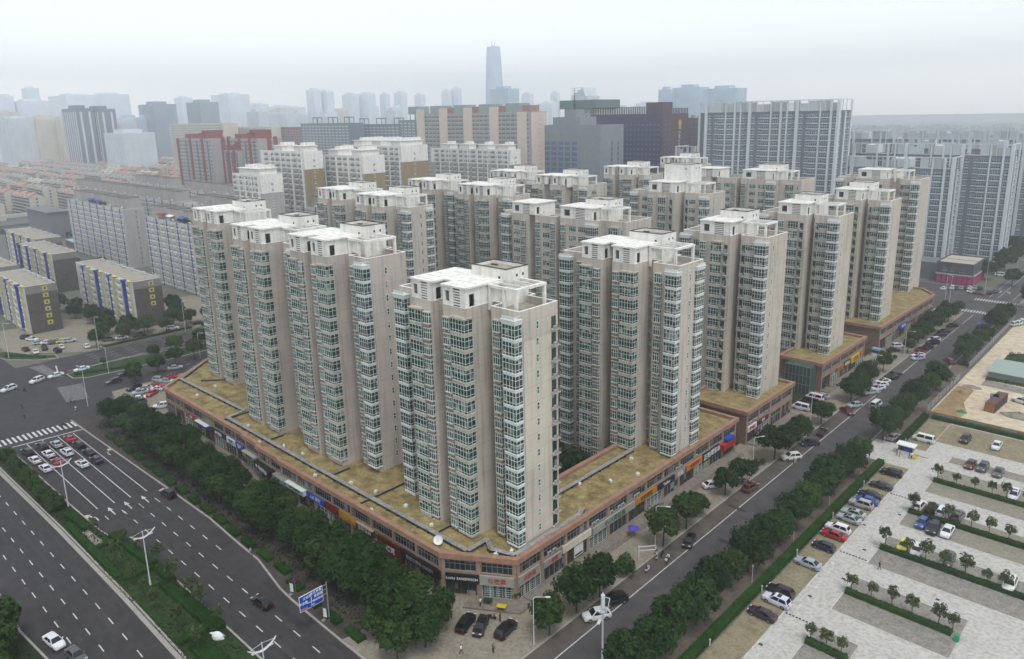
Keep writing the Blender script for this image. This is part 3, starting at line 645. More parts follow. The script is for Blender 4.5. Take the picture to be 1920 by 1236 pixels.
def podium(label, cp, h, facade, group='shop podiums', plain=(), roofm=TURF, brick=BROWNT):
    """cp: cornice outline (CCW). facade: indices of edges with shops and windows; plain: edges of blind brick"""
    root = thing('shopping_podium', label, 'shop building', (0,0,0), 0, group)
    wp = inset(cp, .6); k = len(cp); w = MB(); n = len(w.v)
    for i in range(k):
        j = (i+1) % k; a, c = wp[i], wp[j]
        w.quad((a[0],a[1],0),(c[0],c[1],0),(c[0],c[1],h-1.2),(a[0],a[1],h-1.2), 1 if i in plain else 0)
    w.build('wall', [PILL, brick], root)
    cn = MB(); cn.ring(cp, .95, h-.95, h, 0, 1); cn.ring(inset(cp,.3), .5, h-1.3, h-.952, 0); cn.build('cornice', [TANT, TANT], root)
    r = MB(); rp = inset(cp, .9); r.v += [(x,y,h-.72) for x, y in rp]; r.f.append(tuple(range(k))); r.m.append(0); r.build('roof_turf', roofm, root)
    pil = 0
    for i in facade:
        P, Q = wp[i], wp[(i+1) % k]; L, rz = seg_frame(P, Q)
        nb = max(1, round(L/6.3)); bw = L/nb
        for q in range(nb+1):
            c = MB(); c.box(-.32, .32, -.18, -.003, 0, h-1.302, 0); x = min(max(q*bw, .33), L-.33)
            inst('pillar', _cache.setdefault(('pil', h), c.mesh('pillar', [PILL])), root, (P[0]+math.cos(rz)*x, P[1]+math.sin(rz)*x, 0), rz)
        b = MB(); b.box(.0, L, -.10, -.003, 4.0, 4.85, 0); b.build('fascia', [PILL], root, (P[0],P[1],0), rz)
        for q in range(nb):
            ww = bw-1.0; x = q*bw+.5
            loc = (P[0]+math.cos(rz)*x, P[1]+math.sin(rz)*x, h-8.3)
            if ww > 1: inst('upper_window', shop_window_mesh(ww), root, loc, rz)
            nrm = (math.sin(rz)*.08, -math.cos(rz)*.08)
            if ww > 1: inst('shop_front', shop_front_mesh(ww, (q*7+i) % 3), root, (loc[0]+nrm[0], loc[1]+nrm[1], 0), rz)
    return root
CP1 = [(-205.4,74.0),(-158.3,73.5),(-158.3,73.0),(-150.6,72.8),(-150.6,72.2),(-140,72.1),(-140,71.75),(-86.7,71.75),(-75.3,78.9),(-75.3,156.8),(-89.4,156.8),(-89.4,100.5),(-226,100.5)]
podium('long corner podium of shops with a tan tiled cornice and dry turf roof', CP1, 8.3, (0,2,4,6,7,8,12), plain=(9,10,11))
podium('short second podium with a blind brown brick flank, beyond the corner podium', [(-92,159.7),(-74.6,159.7),(-74.6,187.2),(-92,187.2)], 8.9, (1,), plain=(0,2,3))
podium('third podium whose flank carries the green glass entrance box', [(-88,206.2),(-74.6,206.2),(-74.4,241.5),(-88,241.5)], 8.9, (1,), plain=(0,2,3))
podium('far podium ending at the back street, longest blind brick flank of the street', [(-90,254.6),(-74.4,254.6),(-73.6,314),(-80,322.5),(-90,322.5)], 8.9, (1,2), plain=(0,3,4))
# terraces and steps in front of the shops
def steps(poly_x0, x1, y0, y1, side):
    b = MB()
    for i in range(3):
        o = .34*i
        if side == 'y': b.box(poly_x0, x1, y0+o, y1, .10+.13*i, .10+.13*(i+1)-.002*(2-i))
        else: b.box(poly_x0, x1-o, y0, y1, .10+.13*i, .10+.13*(i+1)-.002*(2-i))
    setp(b.build('terrace_steps', PAVE), kind='structure')
steps(-203, -140, 69.0, 73.8, 'y'); steps(-139.9, -101, 68.4, 72.2, 'y')
steps(-76.2, -72.6, 80.5, 155, 'x'); steps(-75.4, -72.3, 161, 186, 'x'); steps(-75.4,-72.8,207,240,'x'); steps(-75,-72.6,256,312,'x')
b = MB(); b.prism([(-81.4,71.9),(-73.2,77.0),(-73.2,80.4),(-76.2,80.4),(-83,76)], .11, .42); setp(b.build('terrace_steps', PAVE), kind='structure')
# roof pipe racks
PIPEM = mat('weathered_pipe', (.40,.39,.37), .7, .25, .9, fine=2)
def rack(label, pts, z=7.95, w=.9):
    b = MB()
    for (a, c) in zip(pts, pts[1:]):
        d = Vector((c[0]-a[0], c[1]-a[1])).normalized(); n = Vector((-d.y, d.x)); L = (Vector(c)-Vector(a)).length
        for o in (-.36, -.12, .12, .36):
            b.tube((a[0]+n.x*o, a[1]+n.y*o, z+.22), (c[0]+n.x*o, c[1]+n.y*o, z+.22), .095, n=6, mi=0)
        for i in range(int(L/3)+1):
            x = a[0]+d.x*i*3; y = a[1]+d.y*i*3
            b.prism([(x-n.x*.6-d.x*.06, y-n.y*.6-d.y*.06),(x-n.x*.6+d.x*.06, y-n.y*.6+d.y*.06),(x+n.x*.6+d.x*.06, y+n.y*.6+d.y*.06),(x+n.x*.6-d.x*.06, y+n.y*.6-d.y*.06)], z-.38, z+.1, 1, None, True)
        b.prism([(a[0]-n.x*.5,a[1]-n.y*.5),(c[0]-n.x*.5,c[1]-n.y*.5),(c[0]+n.x*.5,c[1]+n.y*.5),(a[0]+n.x*.5,a[1]+n.y*.5)], z+.03, z+.075, 1, None, True)
    return setp(b.build('pipe_rack', [PIPEM, DARKR]), label, 'roof pipes', 'pipe racks on the podium roof')
rack('zigzag pipe rack running along the long turf roof above the main road shops', [(-224.5,98.5),(-208.9,80.6),(-172.2,81.0),(-171,76.0),(-120.5,75.6),(-83.8,75.6),(-83.8,80.4),(-81.2,78.6),(-76.9,80.0),(-76.9,97.5),(-77.8,99.5)])
rack('straight pipe rack on the right hand turf roof, beside the back parapet', [(-85.0,96),(-85.0,126)], w=.7)
for (x0,y0,x1,y1,l) in ((-203.5,84,-198,90,'low concrete kerb on the turf roof below the set back tower'),(-171,75.2,-171.4,84,'dark low roof wall crossing the turf beside the zigzag pipe rack'),(-151.5,76.5,-151.5,80,'low concrete roof upstand beside the middle stepped tower'),(-125.4,76.4,-125.4,80.5,'low concrete roof upstand beside the right hand stepped tower'),(-111.3,72.9,-111.3,84.5,'dark low roof wall crossing the turf left of the corner tower'),(-92.4,76.2,-92.4,79.6,'low roof upstand under the corner tower slot')):
    d = Vector((x1-x0,y1-y0)).normalized(); n = Vector((-d.y,d.x))*.18
    b = MB(); b.prism([(x0-n.x,y0-n.y),(x1-n.x,y1-n.y),(x1+n.x,y1+n.y),(x0+n.x,y0+n.y)],7.5,8.02,0,1); setp(b.build('roof_upstand',[DARKR,PAVE]),l,'low wall')
# satellite dish
t = thing('satellite_dish','white satellite dish standing on the turf roof of the corner podium','satellite dish',(-89.4,74.0,7.58))
b = MB(); b.tube((0,0,0),(0,0,.9),.06); b.tube((0,0,.9),(.15,-.45,1.0),.03); b.build('mast',[STEEL],t)
b = MB(); ax = Vector((.5,-.75,.45)).normalized(); u = ax.orthogonal().normalized(); w = ax.cross(u); o = Vector((0,0,1.0)); prev = None
for i in range(5):
    r = .85*i/4; ringp = [o+ax*(.28*(r/.85)**2-.05)+u*(r*math.cos(2*math.pi*j/18))+w*(r*math.sin(2*math.pi*j/18)) for j in range(18)]
    if prev and i > 0:
        for j in range(18): b.quad(prev[j],prev[(j+1)%18],ringp[(j+1)%18],ringp[j],0)
    prev = ringp
b.build('dish',[WHITEB],t)
# stone pillars under the corner canopy
for i,(x,y,l) in enumerate(((-97.0,69.2,'rough stone pillar nearest the black corner shop'),(-91.6,69.4,'rough stone pillar between the two others of the canopy'),(-103.4,69.3,'rough stone pillar beside the dark red shop front'))):
    b = MB(); b.box(-.42,.42,-.42,.42,.1,3.3); b.box(-.5,.5,-.5,.5,3.3,3.45); setp(b.build('stone_pillar',GRAVP,None,(x,y,0)),l,'pillar','stone pillars under the canopy')
# shop signs
TEXTS = []
def text_obj(s, size, m, parent, loc, rx=R(90), width=None, name='lettering'):
    c = bpy.data.curves.new(name,'FONT'); c.body = s; c.size = size; c.align_x = 'CENTER'; c.align_y = 'CENTER'; c.extrude = .02; c.offset = size*.022; c.space_character = 1.15
    c.materials.append(m); o = bpy.data.objects.new(name, c); COL.objects.link(o); o.parent = parent; o.location = loc; o.rotation_euler = (rx,0,0); TEXTS.append(o); return o
def shop_sign(label, P, Q, z0, z1, m, txt=None, tm=None, dep=.3, off=.12, size=None, cap=None):
    L, rz = seg_frame(P, Q); b = MB(); b.box(0,L,-dep-off,-off,z0,z1,0)
    if cap: b.box(-.05,L+.05,-dep-off-.25,-off,z1+.002,z1+.14,1)
    root = b.build('shop_sign',[m, cap or m],None,(P[0],P[1],0),rz); setp(root,label,'shop sign','shop signs on the podiums')
    if txt: text_obj(txt, size or (z1-z0)*.72, tm, root, (L/2,-dep-off-.03,(z0+z1)/2))
    return root
yw = lambda x: 74.6 if x < -158.3 else 72.45
def ls(label, x0, x1, z0, z1, m, *a, **k): return shop_sign(label,(x0,(74.62-(x0+205)*.0106) if x0 < -158.5 else (73.5 if x0 < -150 else (72.78 if x0 < -141 else 72.36))),(x1,(74.62-(x1+205)*.0106) if x1 < -158.5 else (73.35 if x1 < -150 else (72.7 if x1 < -141 else 72.36))),z0,z1,m,*a,**k)
ls('red shop sign with white characters near the car park end',-190.8,-186.2,3.5,4.5,RED,'超市',TXTW)
ls('blue and white striped awning board between red and navy shops',-184.5,-178,3.6,4.4,BLUE,None,None,.9,.12,None,UPVC)
ls('navy shop sign with four white characters',-176.8,-168.5,3.3,4.6,NAVY,'金牛置业',TXTW)
ls('white sign panel with blue figures beside the navy sign',-168.2,-163.8,3.2,4.6,TXTW,'家园',BLUE)
ls('bright blue shop sign right of the white panel',-163.5,-159.5,3.2,4.6,BLUE,'地产',TXTW)
ls('grey shop canopy board with pale letters',-157.6,-151.2,3.5,4.6,GREYS,'MODEL',TXTK,.9,.12,None,GREYS)
ls('black shop sign with a white emblem and four white characters',-156.0+5.2,-146.0+3.4,3.0,4.5,BLACK,'● 烤肉季店',TXTW,1.6,.12)
ls('long plain grey metal shop canopy without letters',-141.6,-136.4,3.2,4.6,STEEL,None,None,1.4)
ls('white fascia sign with black lettering in two sizes',-136.2,-129.2,3.4,4.5,TXTW,'EIDC 办公家具',TXTK,.9,.12,.6,UPVC)
ls('blue shop sign with light figures, left of the red one',-129.0,-122.4,3.3,4.6,BLUE,'人K 旅行',TXTW)
ls('dark red shop sign with round red characters',-122.2,-117.4,3.2,4.7,DRED,'老街馆',RED)
ls('orange shop sign with yellow characters',-117.2,-111.3,3.2,4.8,ORANGE,'美味砂锅',TXTY)
ls('dark green shop sign with white characters',-111.1,-105.6,3.2,4.6,DGREEN,'瓷砖名店',TXTW,.5,.12,None,PILL)
ls('tall dark red shop sign with white brush characters',-104.6,-97.6,1.2,4.5,DRED,'  红河',TXTW,.4,.12,1.3)
ls('long black shop sign with pale outlined characters, under the canopy edge',-97.2,-86.9,3.0,4.55,BLACK,'路客三明治 LUCKY',STEEL,.6,.12,.8)
chP, chQ = Vector((-86.5,72.4)), Vector((-76.0,79.1)); chd = (chQ-chP).normalized()
c_ = lambda t: tuple(chP+chd*t)
shop_sign('black sign over the dark car entrance with pale Latin letters', c_(.4), c_(6.2), 3.0, 4.6, BLACK, 'Lucky SANDWICH', TXTW, .35, .2, .62)
shop_sign('grey corner sign with three red characters, facing the plaza', c_(6.4), c_(12.3), 3.0, 4.75, GREYS, '老塘菜', TXTR, .35, .2, 1.0)
def rs(label, y0, y1, z0, z1, m, *a, **k): return shop_sign(label,(-75.9,y0),(-75.9,y1),z0,z1,m,*a,**k)
rs('grey corner sign with three red characters, facing the side street',79.4,84.6,3.0,4.75,GREYS,'老塘菜',TXTR,.35,.15,1.0)
rs('small shop sign with red characters over the brown doors',85.8,90.6,3.2,4.4,GREYS,'一塘菜',TXTR)
rs('cream blank fascia board above the white poster',91.0,99.2,3.5,4.9,CREAM)
rs('long grey green sign with five green characters',99.6,113.4,3.2,4.7,GREYS,'小小河边鱼',TXTG,.4,.15,1.3)
rs('orange brown sign board right of the green characters',113.7,121.5,3.3,4.7,ORANGE,'农家菜馆',WOOD)
rs('navy shop sign with white script',122.0,128.3,3.2,4.5,NAVY,'Tailor',TXTW)
rs('pale lilac sign panel beside the navy script sign',128.5,132.6,3.2,4.6,STEEL,'衣品',TXTW)
rs('rust orange sign with brick red characters',133.2,140.0,3.2,4.5,ORANGE,'砂锅米线',RED)
rs('dark navy shop sign with white characters, left one of the pair',140.4,143.9,2.6,4.6,NAVY,'正阳',TXTW)
rs('dark navy shop sign with pale characters, right one of the pair',144.1,147.8,2.8,4.7,NAVY,'服饰店',TXTW)
rs('bright red awning sign under the blue tarpaulin',148.2,153.8,3.0,4.3,RED,None,None,1.3)
def rs2(label, x, y0, y1, z0, z1, m, *a, **k): return shop_sign(label,(x,y0),(x,y1),z0,z1,m,*a,**k)
rs2('dark red sign on the short second podium',-75.2,166,172,3.4,4.5,DRED,'银行',TXTW)
rs2('white sign with red characters at the second podium corner',-75.2,160.8,165.4,3.2,4.6,TXTW,'便利店',TXTR)
rs2('orange red sign on the third podium, left of the black one',-75.1,218,223,3.3,4.5,ORANGE,'饭店',RED)
rs2('black sign with white characters on the third podium',-75.1,223.4,228.4,3.0,4.7,BLACK,'理发店',TXTW)
rs2('yellow sign with red characters on the third podium',-75.1,228.8,235.6,3.0,4.9,YELLOW,'土菜馆',RED,.6)
rs2('red sign at the far end of the third podium',-75.1,236,241,3.2,4.6,RED,'烟酒',TXTY)
rs2('light blue shop sign on the far podium',-74.8,274,283,3.4,4.9,BLUE,'超市购物',TXTW,.5)
# cloth, boxes and posters on the facade
b = MB(); b.box(0,3.4,-1.4,-.15,4.75,5.15); setp(b.build('tarpaulin',BLUE,None,(-75.9,150,0),R(90)),'blue tarpaulin lying over the red awning sign','tarpaulin')
b = MB(); b.box(0,2.6,-.2,-.12,.9,3.1); b.box(.2,2.4,-.215,-.2,1.1,1.5,1); setp(b.build('poster_board',[TXTW,GRASS],None,(-75.9,94.4,0),R(90)),'white poster board with a green foot beside the dark doorway','poster')
acn = 0
ORD = ['first','second','third','fourth','fifth','sixth','seventh','eighth','ninth','tenth','eleventh','twelfth','thirteenth','fourteenth','fifteenth','sixteenth','seventeenth','eighteenth','nineteenth','twentieth']+['%d%s' % (i, 'st' if i % 10 == 1 and i != 11 else 'nd' if i % 10 == 2 else 'rd' if i % 10 == 3 else 'th') for i in range(21,120)]
for y in (87.6,88.9,100.2,101.4,105.9,108.4,109.6,113.9,114.9,129.6,131.2,137.8):
    o = inst('air_conditioner',acmesh,None,(-76.02,y,4.95),R(90)); setp(o,'%s air conditioner box from the street corner, above the right hand shop signs' % ORD[acn],'air conditioner','air conditioners above the shops'); acn += 1
for k_,y in enumerate((162.5,165,168,171)):
    o = inst('air_conditioner',acmesh,None,(-75.3,y,4.95),R(90)); setp(o,'%s air conditioner box from the near corner of the second podium' % ORD[k_],'air conditioner','air conditioners above the shops')
# green glass entrance box on the third podium
t = thing('glass_entrance','green glass entrance box with a lower glass canopy, built against the third podium','glass entrance',(0,0,0))
GRG = mat('green_curtain_glass',(.06,.115,.10),.15,.15,.4,spec=.6)
b = MB(); b.box(-84,-76.6,202.4,206.7,.1,8.2); b.build('glass_box',[GRG],t)
b = MB()
for i in range(8): b.box(-84+i*1.04,-83.9+i*1.04,202.33,202.398,.1,8.2)
for z in (2.8,5.4,8.1): b.box(-84.05,-76.5,202.26,202.328,z,z+.12)
b.build('mullions',[STEEL],t)
b = MB(); b.box(-93,-84.2,199.5,205.6,3.6,3.8); b.build('canopy',[GRG],t)

b = MB(); b.box(-.35,.35,-.25,.25,0,.45,0); b.tube((.1,0,.45),(.1,0,.75),.09,n=6); vm = b.mesh('roof_vent',[WHITEB])
VL = ((-205+9,84.6),(-193,78.2),(-163,77.2),(-152,74.2),(-146,77.0),(-139,77.6),(-128,73.8),(-119.6,76.8),(-112.8,78.0),(-107.6,73.2),(-104,78.5),(-95,77.2),(-79.8,78.4),(-78.4,80.8),(-80.5,112),(-83,123),(-78,118),(-84.5,107))
for i,(x,y) in enumerate(VL):
    o = inst('roof_vent',vm,None,(x,y,7.57),R(i*37)); setp(o,'%s small white vent box from the car park end on the corner podium turf roof' % ORD[i],'roof vent','white vent boxes on the turf roof')
# ------------------------------------------------------------------ buildings round about
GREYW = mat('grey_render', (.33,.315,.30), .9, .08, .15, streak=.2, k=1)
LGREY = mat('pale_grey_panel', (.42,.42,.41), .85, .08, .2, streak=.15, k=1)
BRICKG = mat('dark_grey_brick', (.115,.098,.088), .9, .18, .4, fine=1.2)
BRICKL = mat('light_grey_band', (.25,.235,.22), .9, .12, .4)
BLUEP = mat('blue_paint', (.03,.07,.30), .6, .15, .5); YELP = mat('yellow_paint', (.58,.52,.16), .7, .12, .6)
GFRAME = mat('pale_blue_grey_frame', (.50,.54,.56), .6, .06, .4, k=1); GDARK = mat('slate_recess', (.17,.195,.23), .8, .12, .4)
OCHRE = mat('ochre_wall', (.36,.27,.14), .85, .1, .2, streak=.2); REDW = mat('dull_red_wall', (.30,.075,.075), .85, .12, .3)
BEIGEF = mat('far_beige', (.54,.46,.39), .85, .06, .3, k=1); HOTW = mat('slate_violet_cladding', (.060,.058,.115), .6, .2, .3)
BRWN = mat('brown_red_cladding', (.105,.062,.066), .7, .2, .3)
TILER = mat('red_roof_tiles', (.45,.25,.21), .85, .25, .4); TILEG = mat('grey_roof_tiles', (.33,.33,.33), .85, .2, .4); CREAMW = mat('cream_gable', (.60,.55,.44), .85, .08, .3)
HAZEB = mat('haze_tinted_blue_tower', (.36,.45,.53), .6, .12, .05, joints=3.2, jdark=.75, k=1); HAZEG = mat('haze_tinted_grey_tower', (.50,.54,.57), .7, .12, .05, joints=3.2, jdark=.8, k=1); FARY = mat('far_yellow_block', (.50,.46,.36), .8, .12, .05, joints=3.0, jdark=.8, k=1)  # blue-grey and grey are paled and blued, painting distance haze into the towers
PINK = mat('magenta_panel', (.50,.03,.16), .6, .15, .8)
def gwin(w, h, zo, fr, gl, spd=0, nc=2, proud=.06, rows=(.6,), bw=.12):
    k = ('gwin', round(w,1), round(h,2), zo, fr.name, gl.name, spd, nc, proud)
    if k in _cache: return _cache[k]
    b = MB(); w = round(w,1)
    glazed(b, .06, w-.06, -proud, zo, zo+h, nc, rows, bw, 1, 0)
    b.box(0, w, -proud-.12, -.003, zo-.16, zo-.002, 1)
    if spd: b.box(0, w, -proud-.08, -.003, zo-.16-spd, zo-.162, 1)
    _cache[k] = b.mesh('window', [gl, fr]); return _cache[k]
def fill(root, me, name, spots, rz, limit=100):
    """spots are ordered, best seen first: the first «limit» are objects, the others one mesh"""
    for s in spots[:limit]: inst(name, me, root, s, rz)
    if len(spots) > limit:
        t = MB(); t.v = [tuple(v.co) for v in me.vertices]; t.f = [tuple(p.vertices) for p in me.polygons]; t.m = [p.material_index for p in me.polygons]
        b = MB()
        for s in spots[limit:]: b.add(t, s, rz)
        o = b.build(name, list(me.materials), root); o['kind'] = 'stuff'
def face_windows(root, cols, nf, fh, z0, rz=0, name='window', limit=100, skip=None):
    per = {}
    for f in range(nf-1, -1, -1):
        for (x, y, me, nm) in cols:
            if skip and skip(f, x): continue
            per.setdefault((nm, me.name), (me, []))[1].append((x, y, z0+f*fh))
    share = {}
    for (nm, mn), (me, sp) in per.items():
        u = share.get((root.name, nm), 0); fill(root, me, nm, sp, rz, max(0, limit-u)); share[(root.name, nm)] = u+min(len(sp), max(0, limit-u))
def shell(root, L, D, H, wallm, endm=None, roofm=ROOFB, par=.7, cop=None):
    b = MB(); e = 1 if endm else 0
    for (a, c, mi) in (((-L,0),(0,0),0),((0,0),(0,D),e),((0,D),(-L,D),0),((-L,D),(-L,0),e)): b.quad((a[0],a[1],0),(c[0],c[1],0),(c[0],c[1],H),(a[0],a[1],H),mi)
    P = [(-L,0),(0,0),(0,D),(-L,D)]
    b.quad((-L,0,H),(0,0,H),(0,D,H),(-L,D,H),2); b.ring(P, .3, H+.002, H+par, 0, 3)
    b.build('wall', [wallm, endm or wallm, roofm, cop or wallm], root)
# --- six storey blocks left
def six(label, x1, y0, L, D=10.8, yellow=0, nf=6, H=18.6, strip=BLUEP, far=False):
    root = thing('apartment_block', label, 'apartment block', (x1,y0,0), 0, 'six storey blocks beyond the cross road')
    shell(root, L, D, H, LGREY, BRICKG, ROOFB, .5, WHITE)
    fh = 2.9; z0 = 1.2; bw = 5.2; n = int(L/bw); wb = LGREY
    b = MB(); b.box(.004,.06,.0,D,H-2.6,H+.45); b.build('end_band', [BRICKL], root)
    cell = gwin(bw-.9, 1.45, 1.0, WHITE, GLASSB, .75, 4)
    me2 = gwin(1.0, 1.5, .9, YELP, GLASSB, 0, 2)
    cols = []
    for i in range(n):
        x = -(i+1)*bw+.45
        cols.append((x, -.9 if i % 2 == 0 else 0, cell, 'balcony_window'))
        if i % 2 == 1: cols.append((x-.95, 0, me2, 'stair_window'))
    bal = MB()
    for i in range(0, n, 2):
        x = -(i+1)*bw+.4; bal.box(x-.05, x+bw-.75, -.9, -.003, .4, H-.2, 0); bal.box(x-.1, x+bw-.7, -1.02, .1, H-.2, H+.15, 0)
    bal.build('balcony_stack', [LGREY], root)
    face_windows(root, cols, nf, fh, z0)
    for i in range(0, n, 3):
        b = MB(); x = -(i+1.5)*bw; b.box(x-.35, x+.35, -1.35, -.003, 1.5, H-.6); b.box(x-.9, x+1.1, -1.5, .3, H-.6, H+.6); b.build('blue_pilaster', [strip], root)
        b = MB(); x2 = -(i*bw)-.35
        b.box(x2-.3, x2+.1, -1.5, -1.1, .5, H+.7); b.box(x2-2.6, x2+.1, -1.5, .3, H+.3, H+.72); b.build('yellow_frame', [YELP], root)
    if yellow:
        me = MB(); me.box(-.95,.95,-.12,-.003,0,1.7,0); me.box(-.35,.35,-.15,-.122,.45,1.2,1); me = me.mesh('end_window',[YELP,BLACK])
        for f in range(yellow): inst('end_window', me, root, (0, D*.62, H-1.9-2.75*f), R(90))
    for i in range(6):                                   # roof hatches and tanks at the back edge
        b = MB(); x = -L+4+i*(L-8)/5; b.box(x, x+1.4, D-1.6, D-.4, H+.002, H+1.2); b.tube((x+2.2,D-1.2,H+.5),(x+3.4,D-1.2,H+.5),.4); b.build('roof_hatch', [ACM], root)
    return root
six('grey six storey block with a column of six yellow end windows, by the car park', -329, 73.2, 44, yellow=6)
six('grey six storey block with four yellow end windows and blue pilasters', -303.8, 103.8, 67, yellow=4)
six('grey six storey block with a plain dark end wall, behind the yellow windowed one', -403, 103.2, 53)
six('grey six storey block farthest back, before the coloured low roofs', -464.5, 112, 60, 13)
six('grey six storey block cut by the left edge of the photo', -386, 74, 60)
# --- eleven storey slabs
def eleven(label, x1, y0, L, D=11, H=33, pent=True, garden=False, blue=BLUEP, lim=100):
    root = thing('apartment_slab', label, 'apartment block', (x1,y0,0), 0, 'pale eleven storey slabs')
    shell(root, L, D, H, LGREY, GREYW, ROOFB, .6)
    bw = 6.0; n = int(L/bw); cell = gwin(bw-1.7, 1.3, 1.05, WHITE, GLASSB, .55, 4); st = gwin(1.1, 1.4, .9, YELP, GLASSB, 0, 2); cols = []
    for i in range(n):
        x = -(i+1)*bw+.4; cols.append((x, -.5, cell, 'balcony_window')); cols.append((x-1.25+bw, 0, st, 'stair_window')) if i % 2 else None
    b = MB()
    for i in range(n): x = -(i+1)*bw+.3; b.box(x, x+bw-1.5, -.5, -.003, .3, H-.3)
    b.build('balcony_stack', [LGREY], root)
    face_windows(root, cols, 11, 2.9, .9, limit=lim)
    sm = gwin(.9, 1.2, 1.0, GREYW, GLASS, 0, 1)
    for f in range(11): inst('end_window', sm, root, (0, D*.55, .9+2.9*f), R(90))
    for i in range(0, n, 2): b = MB(); x = -(i+1)*bw+bw*.45; b.box(x-.22, x+.22, -.85, -.503, .5, H+.8); b.build('blue_pilaster', [blue], root)
    for i in range(n//3 if pent else 0):
        b = MB(); x = -2-i*18.5; b.box(x-13, x-.6, D-8.2, D-.4, H+.002, H+6.0, 0); b.box(x-13.1, x-.5, D-8.3, D-.3, H+6.002, H+6.2, 1)
        for q in (4.1, 8.3): b.box(x-13+q, x-13+q+.12, D-8.24, D-8.202, H+.1, H+5.9, 1)
        b.build('rooftop_block', [GREYW, DARKR2], root)
        b = MB(); b.tube((x-5,1.6,H+1.0),(x-3.4,1.6,H+1.0),.35,n=8); b.build('water_heater', [WHITEB], root)
    return root
eleven('pale eleven storey slab with blue pilasters, standing behind the yellow windowed block', -338, 144.5, 55)
eleven('pale eleven storey slab with a green roof garden and a tall blank end wall', -436, 149.5, 95)
eleven('pale slab in the second row, its grey rooftop boxes left of the stepped towers', -372, 183, 70, lim=60)
eleven('pale slab in the second row, half hidden behind the roof garden', -450, 183, 180, lim=40)
eleven('pale slab in the third row with a line of grey rooftop boxes, nearest the white towers', -345, 216, 80, lim=30)
eleven('pale slab in the third row with grey rooftop boxes, before the dull red towers', -440, 222, 95, lim=30)
eleven('pale slab in the third row, leftmost, beside the low-rise quarter', -560, 226, 80, lim=30)
for (x,y,w,d,l,m_) in ((-484,151,34,8,'green roof garden over the pale eleven storey slab',None),(-352,146,14,8,'green potted garden on the blue pilastered slab roof',None)):
    b = MB(); r_ = random.Random(int(-x))
    for i in range(700):
        p = Vector((x+r_.uniform(-w/2,w/2), y+r_.uniform(0,d), 33.1+r_.random()**.6*1.9)); s_ = r_.uniform(.25,.5); u = Vector((r_.uniform(-1,1),r_.uniform(-1,1),r_.uniform(-.3,1))).normalized(); v = u.orthogonal().normalized(); w_ = u.cross(v)
        b.quad(p-v*s_-w_*s_*.6, p+v*s_-w_*s_*.6, p+v*s_*.6+w_*s_*.6, p-v*s_*.6+w_*s_*.6)
    o = b.build('roof_garden', [LEAFM]); setp(o, l, 'roof garden')
for (x,y,z,w,d,m_,l) in ((-492,150,33.2,9,7,'BLUEP','blue roof shed on the slab behind the grey blocks, left one'),(-480,150,33.2,7,6,'BLUEP','blue roof shed beside the green roof garden'),(-378,145.5,33.2,6,3,'RED','pink red roof awning on the blue pilastered slab'),(-366,145,33.2,6,3,'WHITE','white roof awning on the blue pilastered slab'),(-352,144.8,33.2,6,2.6,'BLUEP','blue roof awning at the near end of the pilastered slab'),(-247,130,34,7,5,'BLUEP','bright blue tarpaulin roof seen between the stepped towers and the pair behind')):
    mm = {'BLUEP':MATS['sign_blue'],'RED':RED,'WHITE':WHITE}[m_]; b = MB()
    b.quad((x-w/2,y,z+2.3),(x+w/2,y,z+2.2),(x+w/2,y+d,z+2.9),(x-w/2,y+d,z+3.0),0); b.quad((x-w/2,y,z+2.15),(x-w/2,y+d,z+2.85),(x+w/2,y+d,z+2.75),(x+w/2,y,z+2.05),0)
    for (u,v) in ((-w/2+.1,.1),(w/2-.1,.1),(-w/2+.1,d-.1),(w/2-.1,d-.1)): b.tube((x+u,y+v,z-.5),(x+u,y+v,z+2.1),.06,n=5,mi=1)
    setp(b.build('roof_awning',[mm,STEEL]),l,'awning')
eleven('pale slab standing under the blue tarpaulin roof, mostly hidden by the stepped towers', -232, 128, 30, pent=False, lim=20)
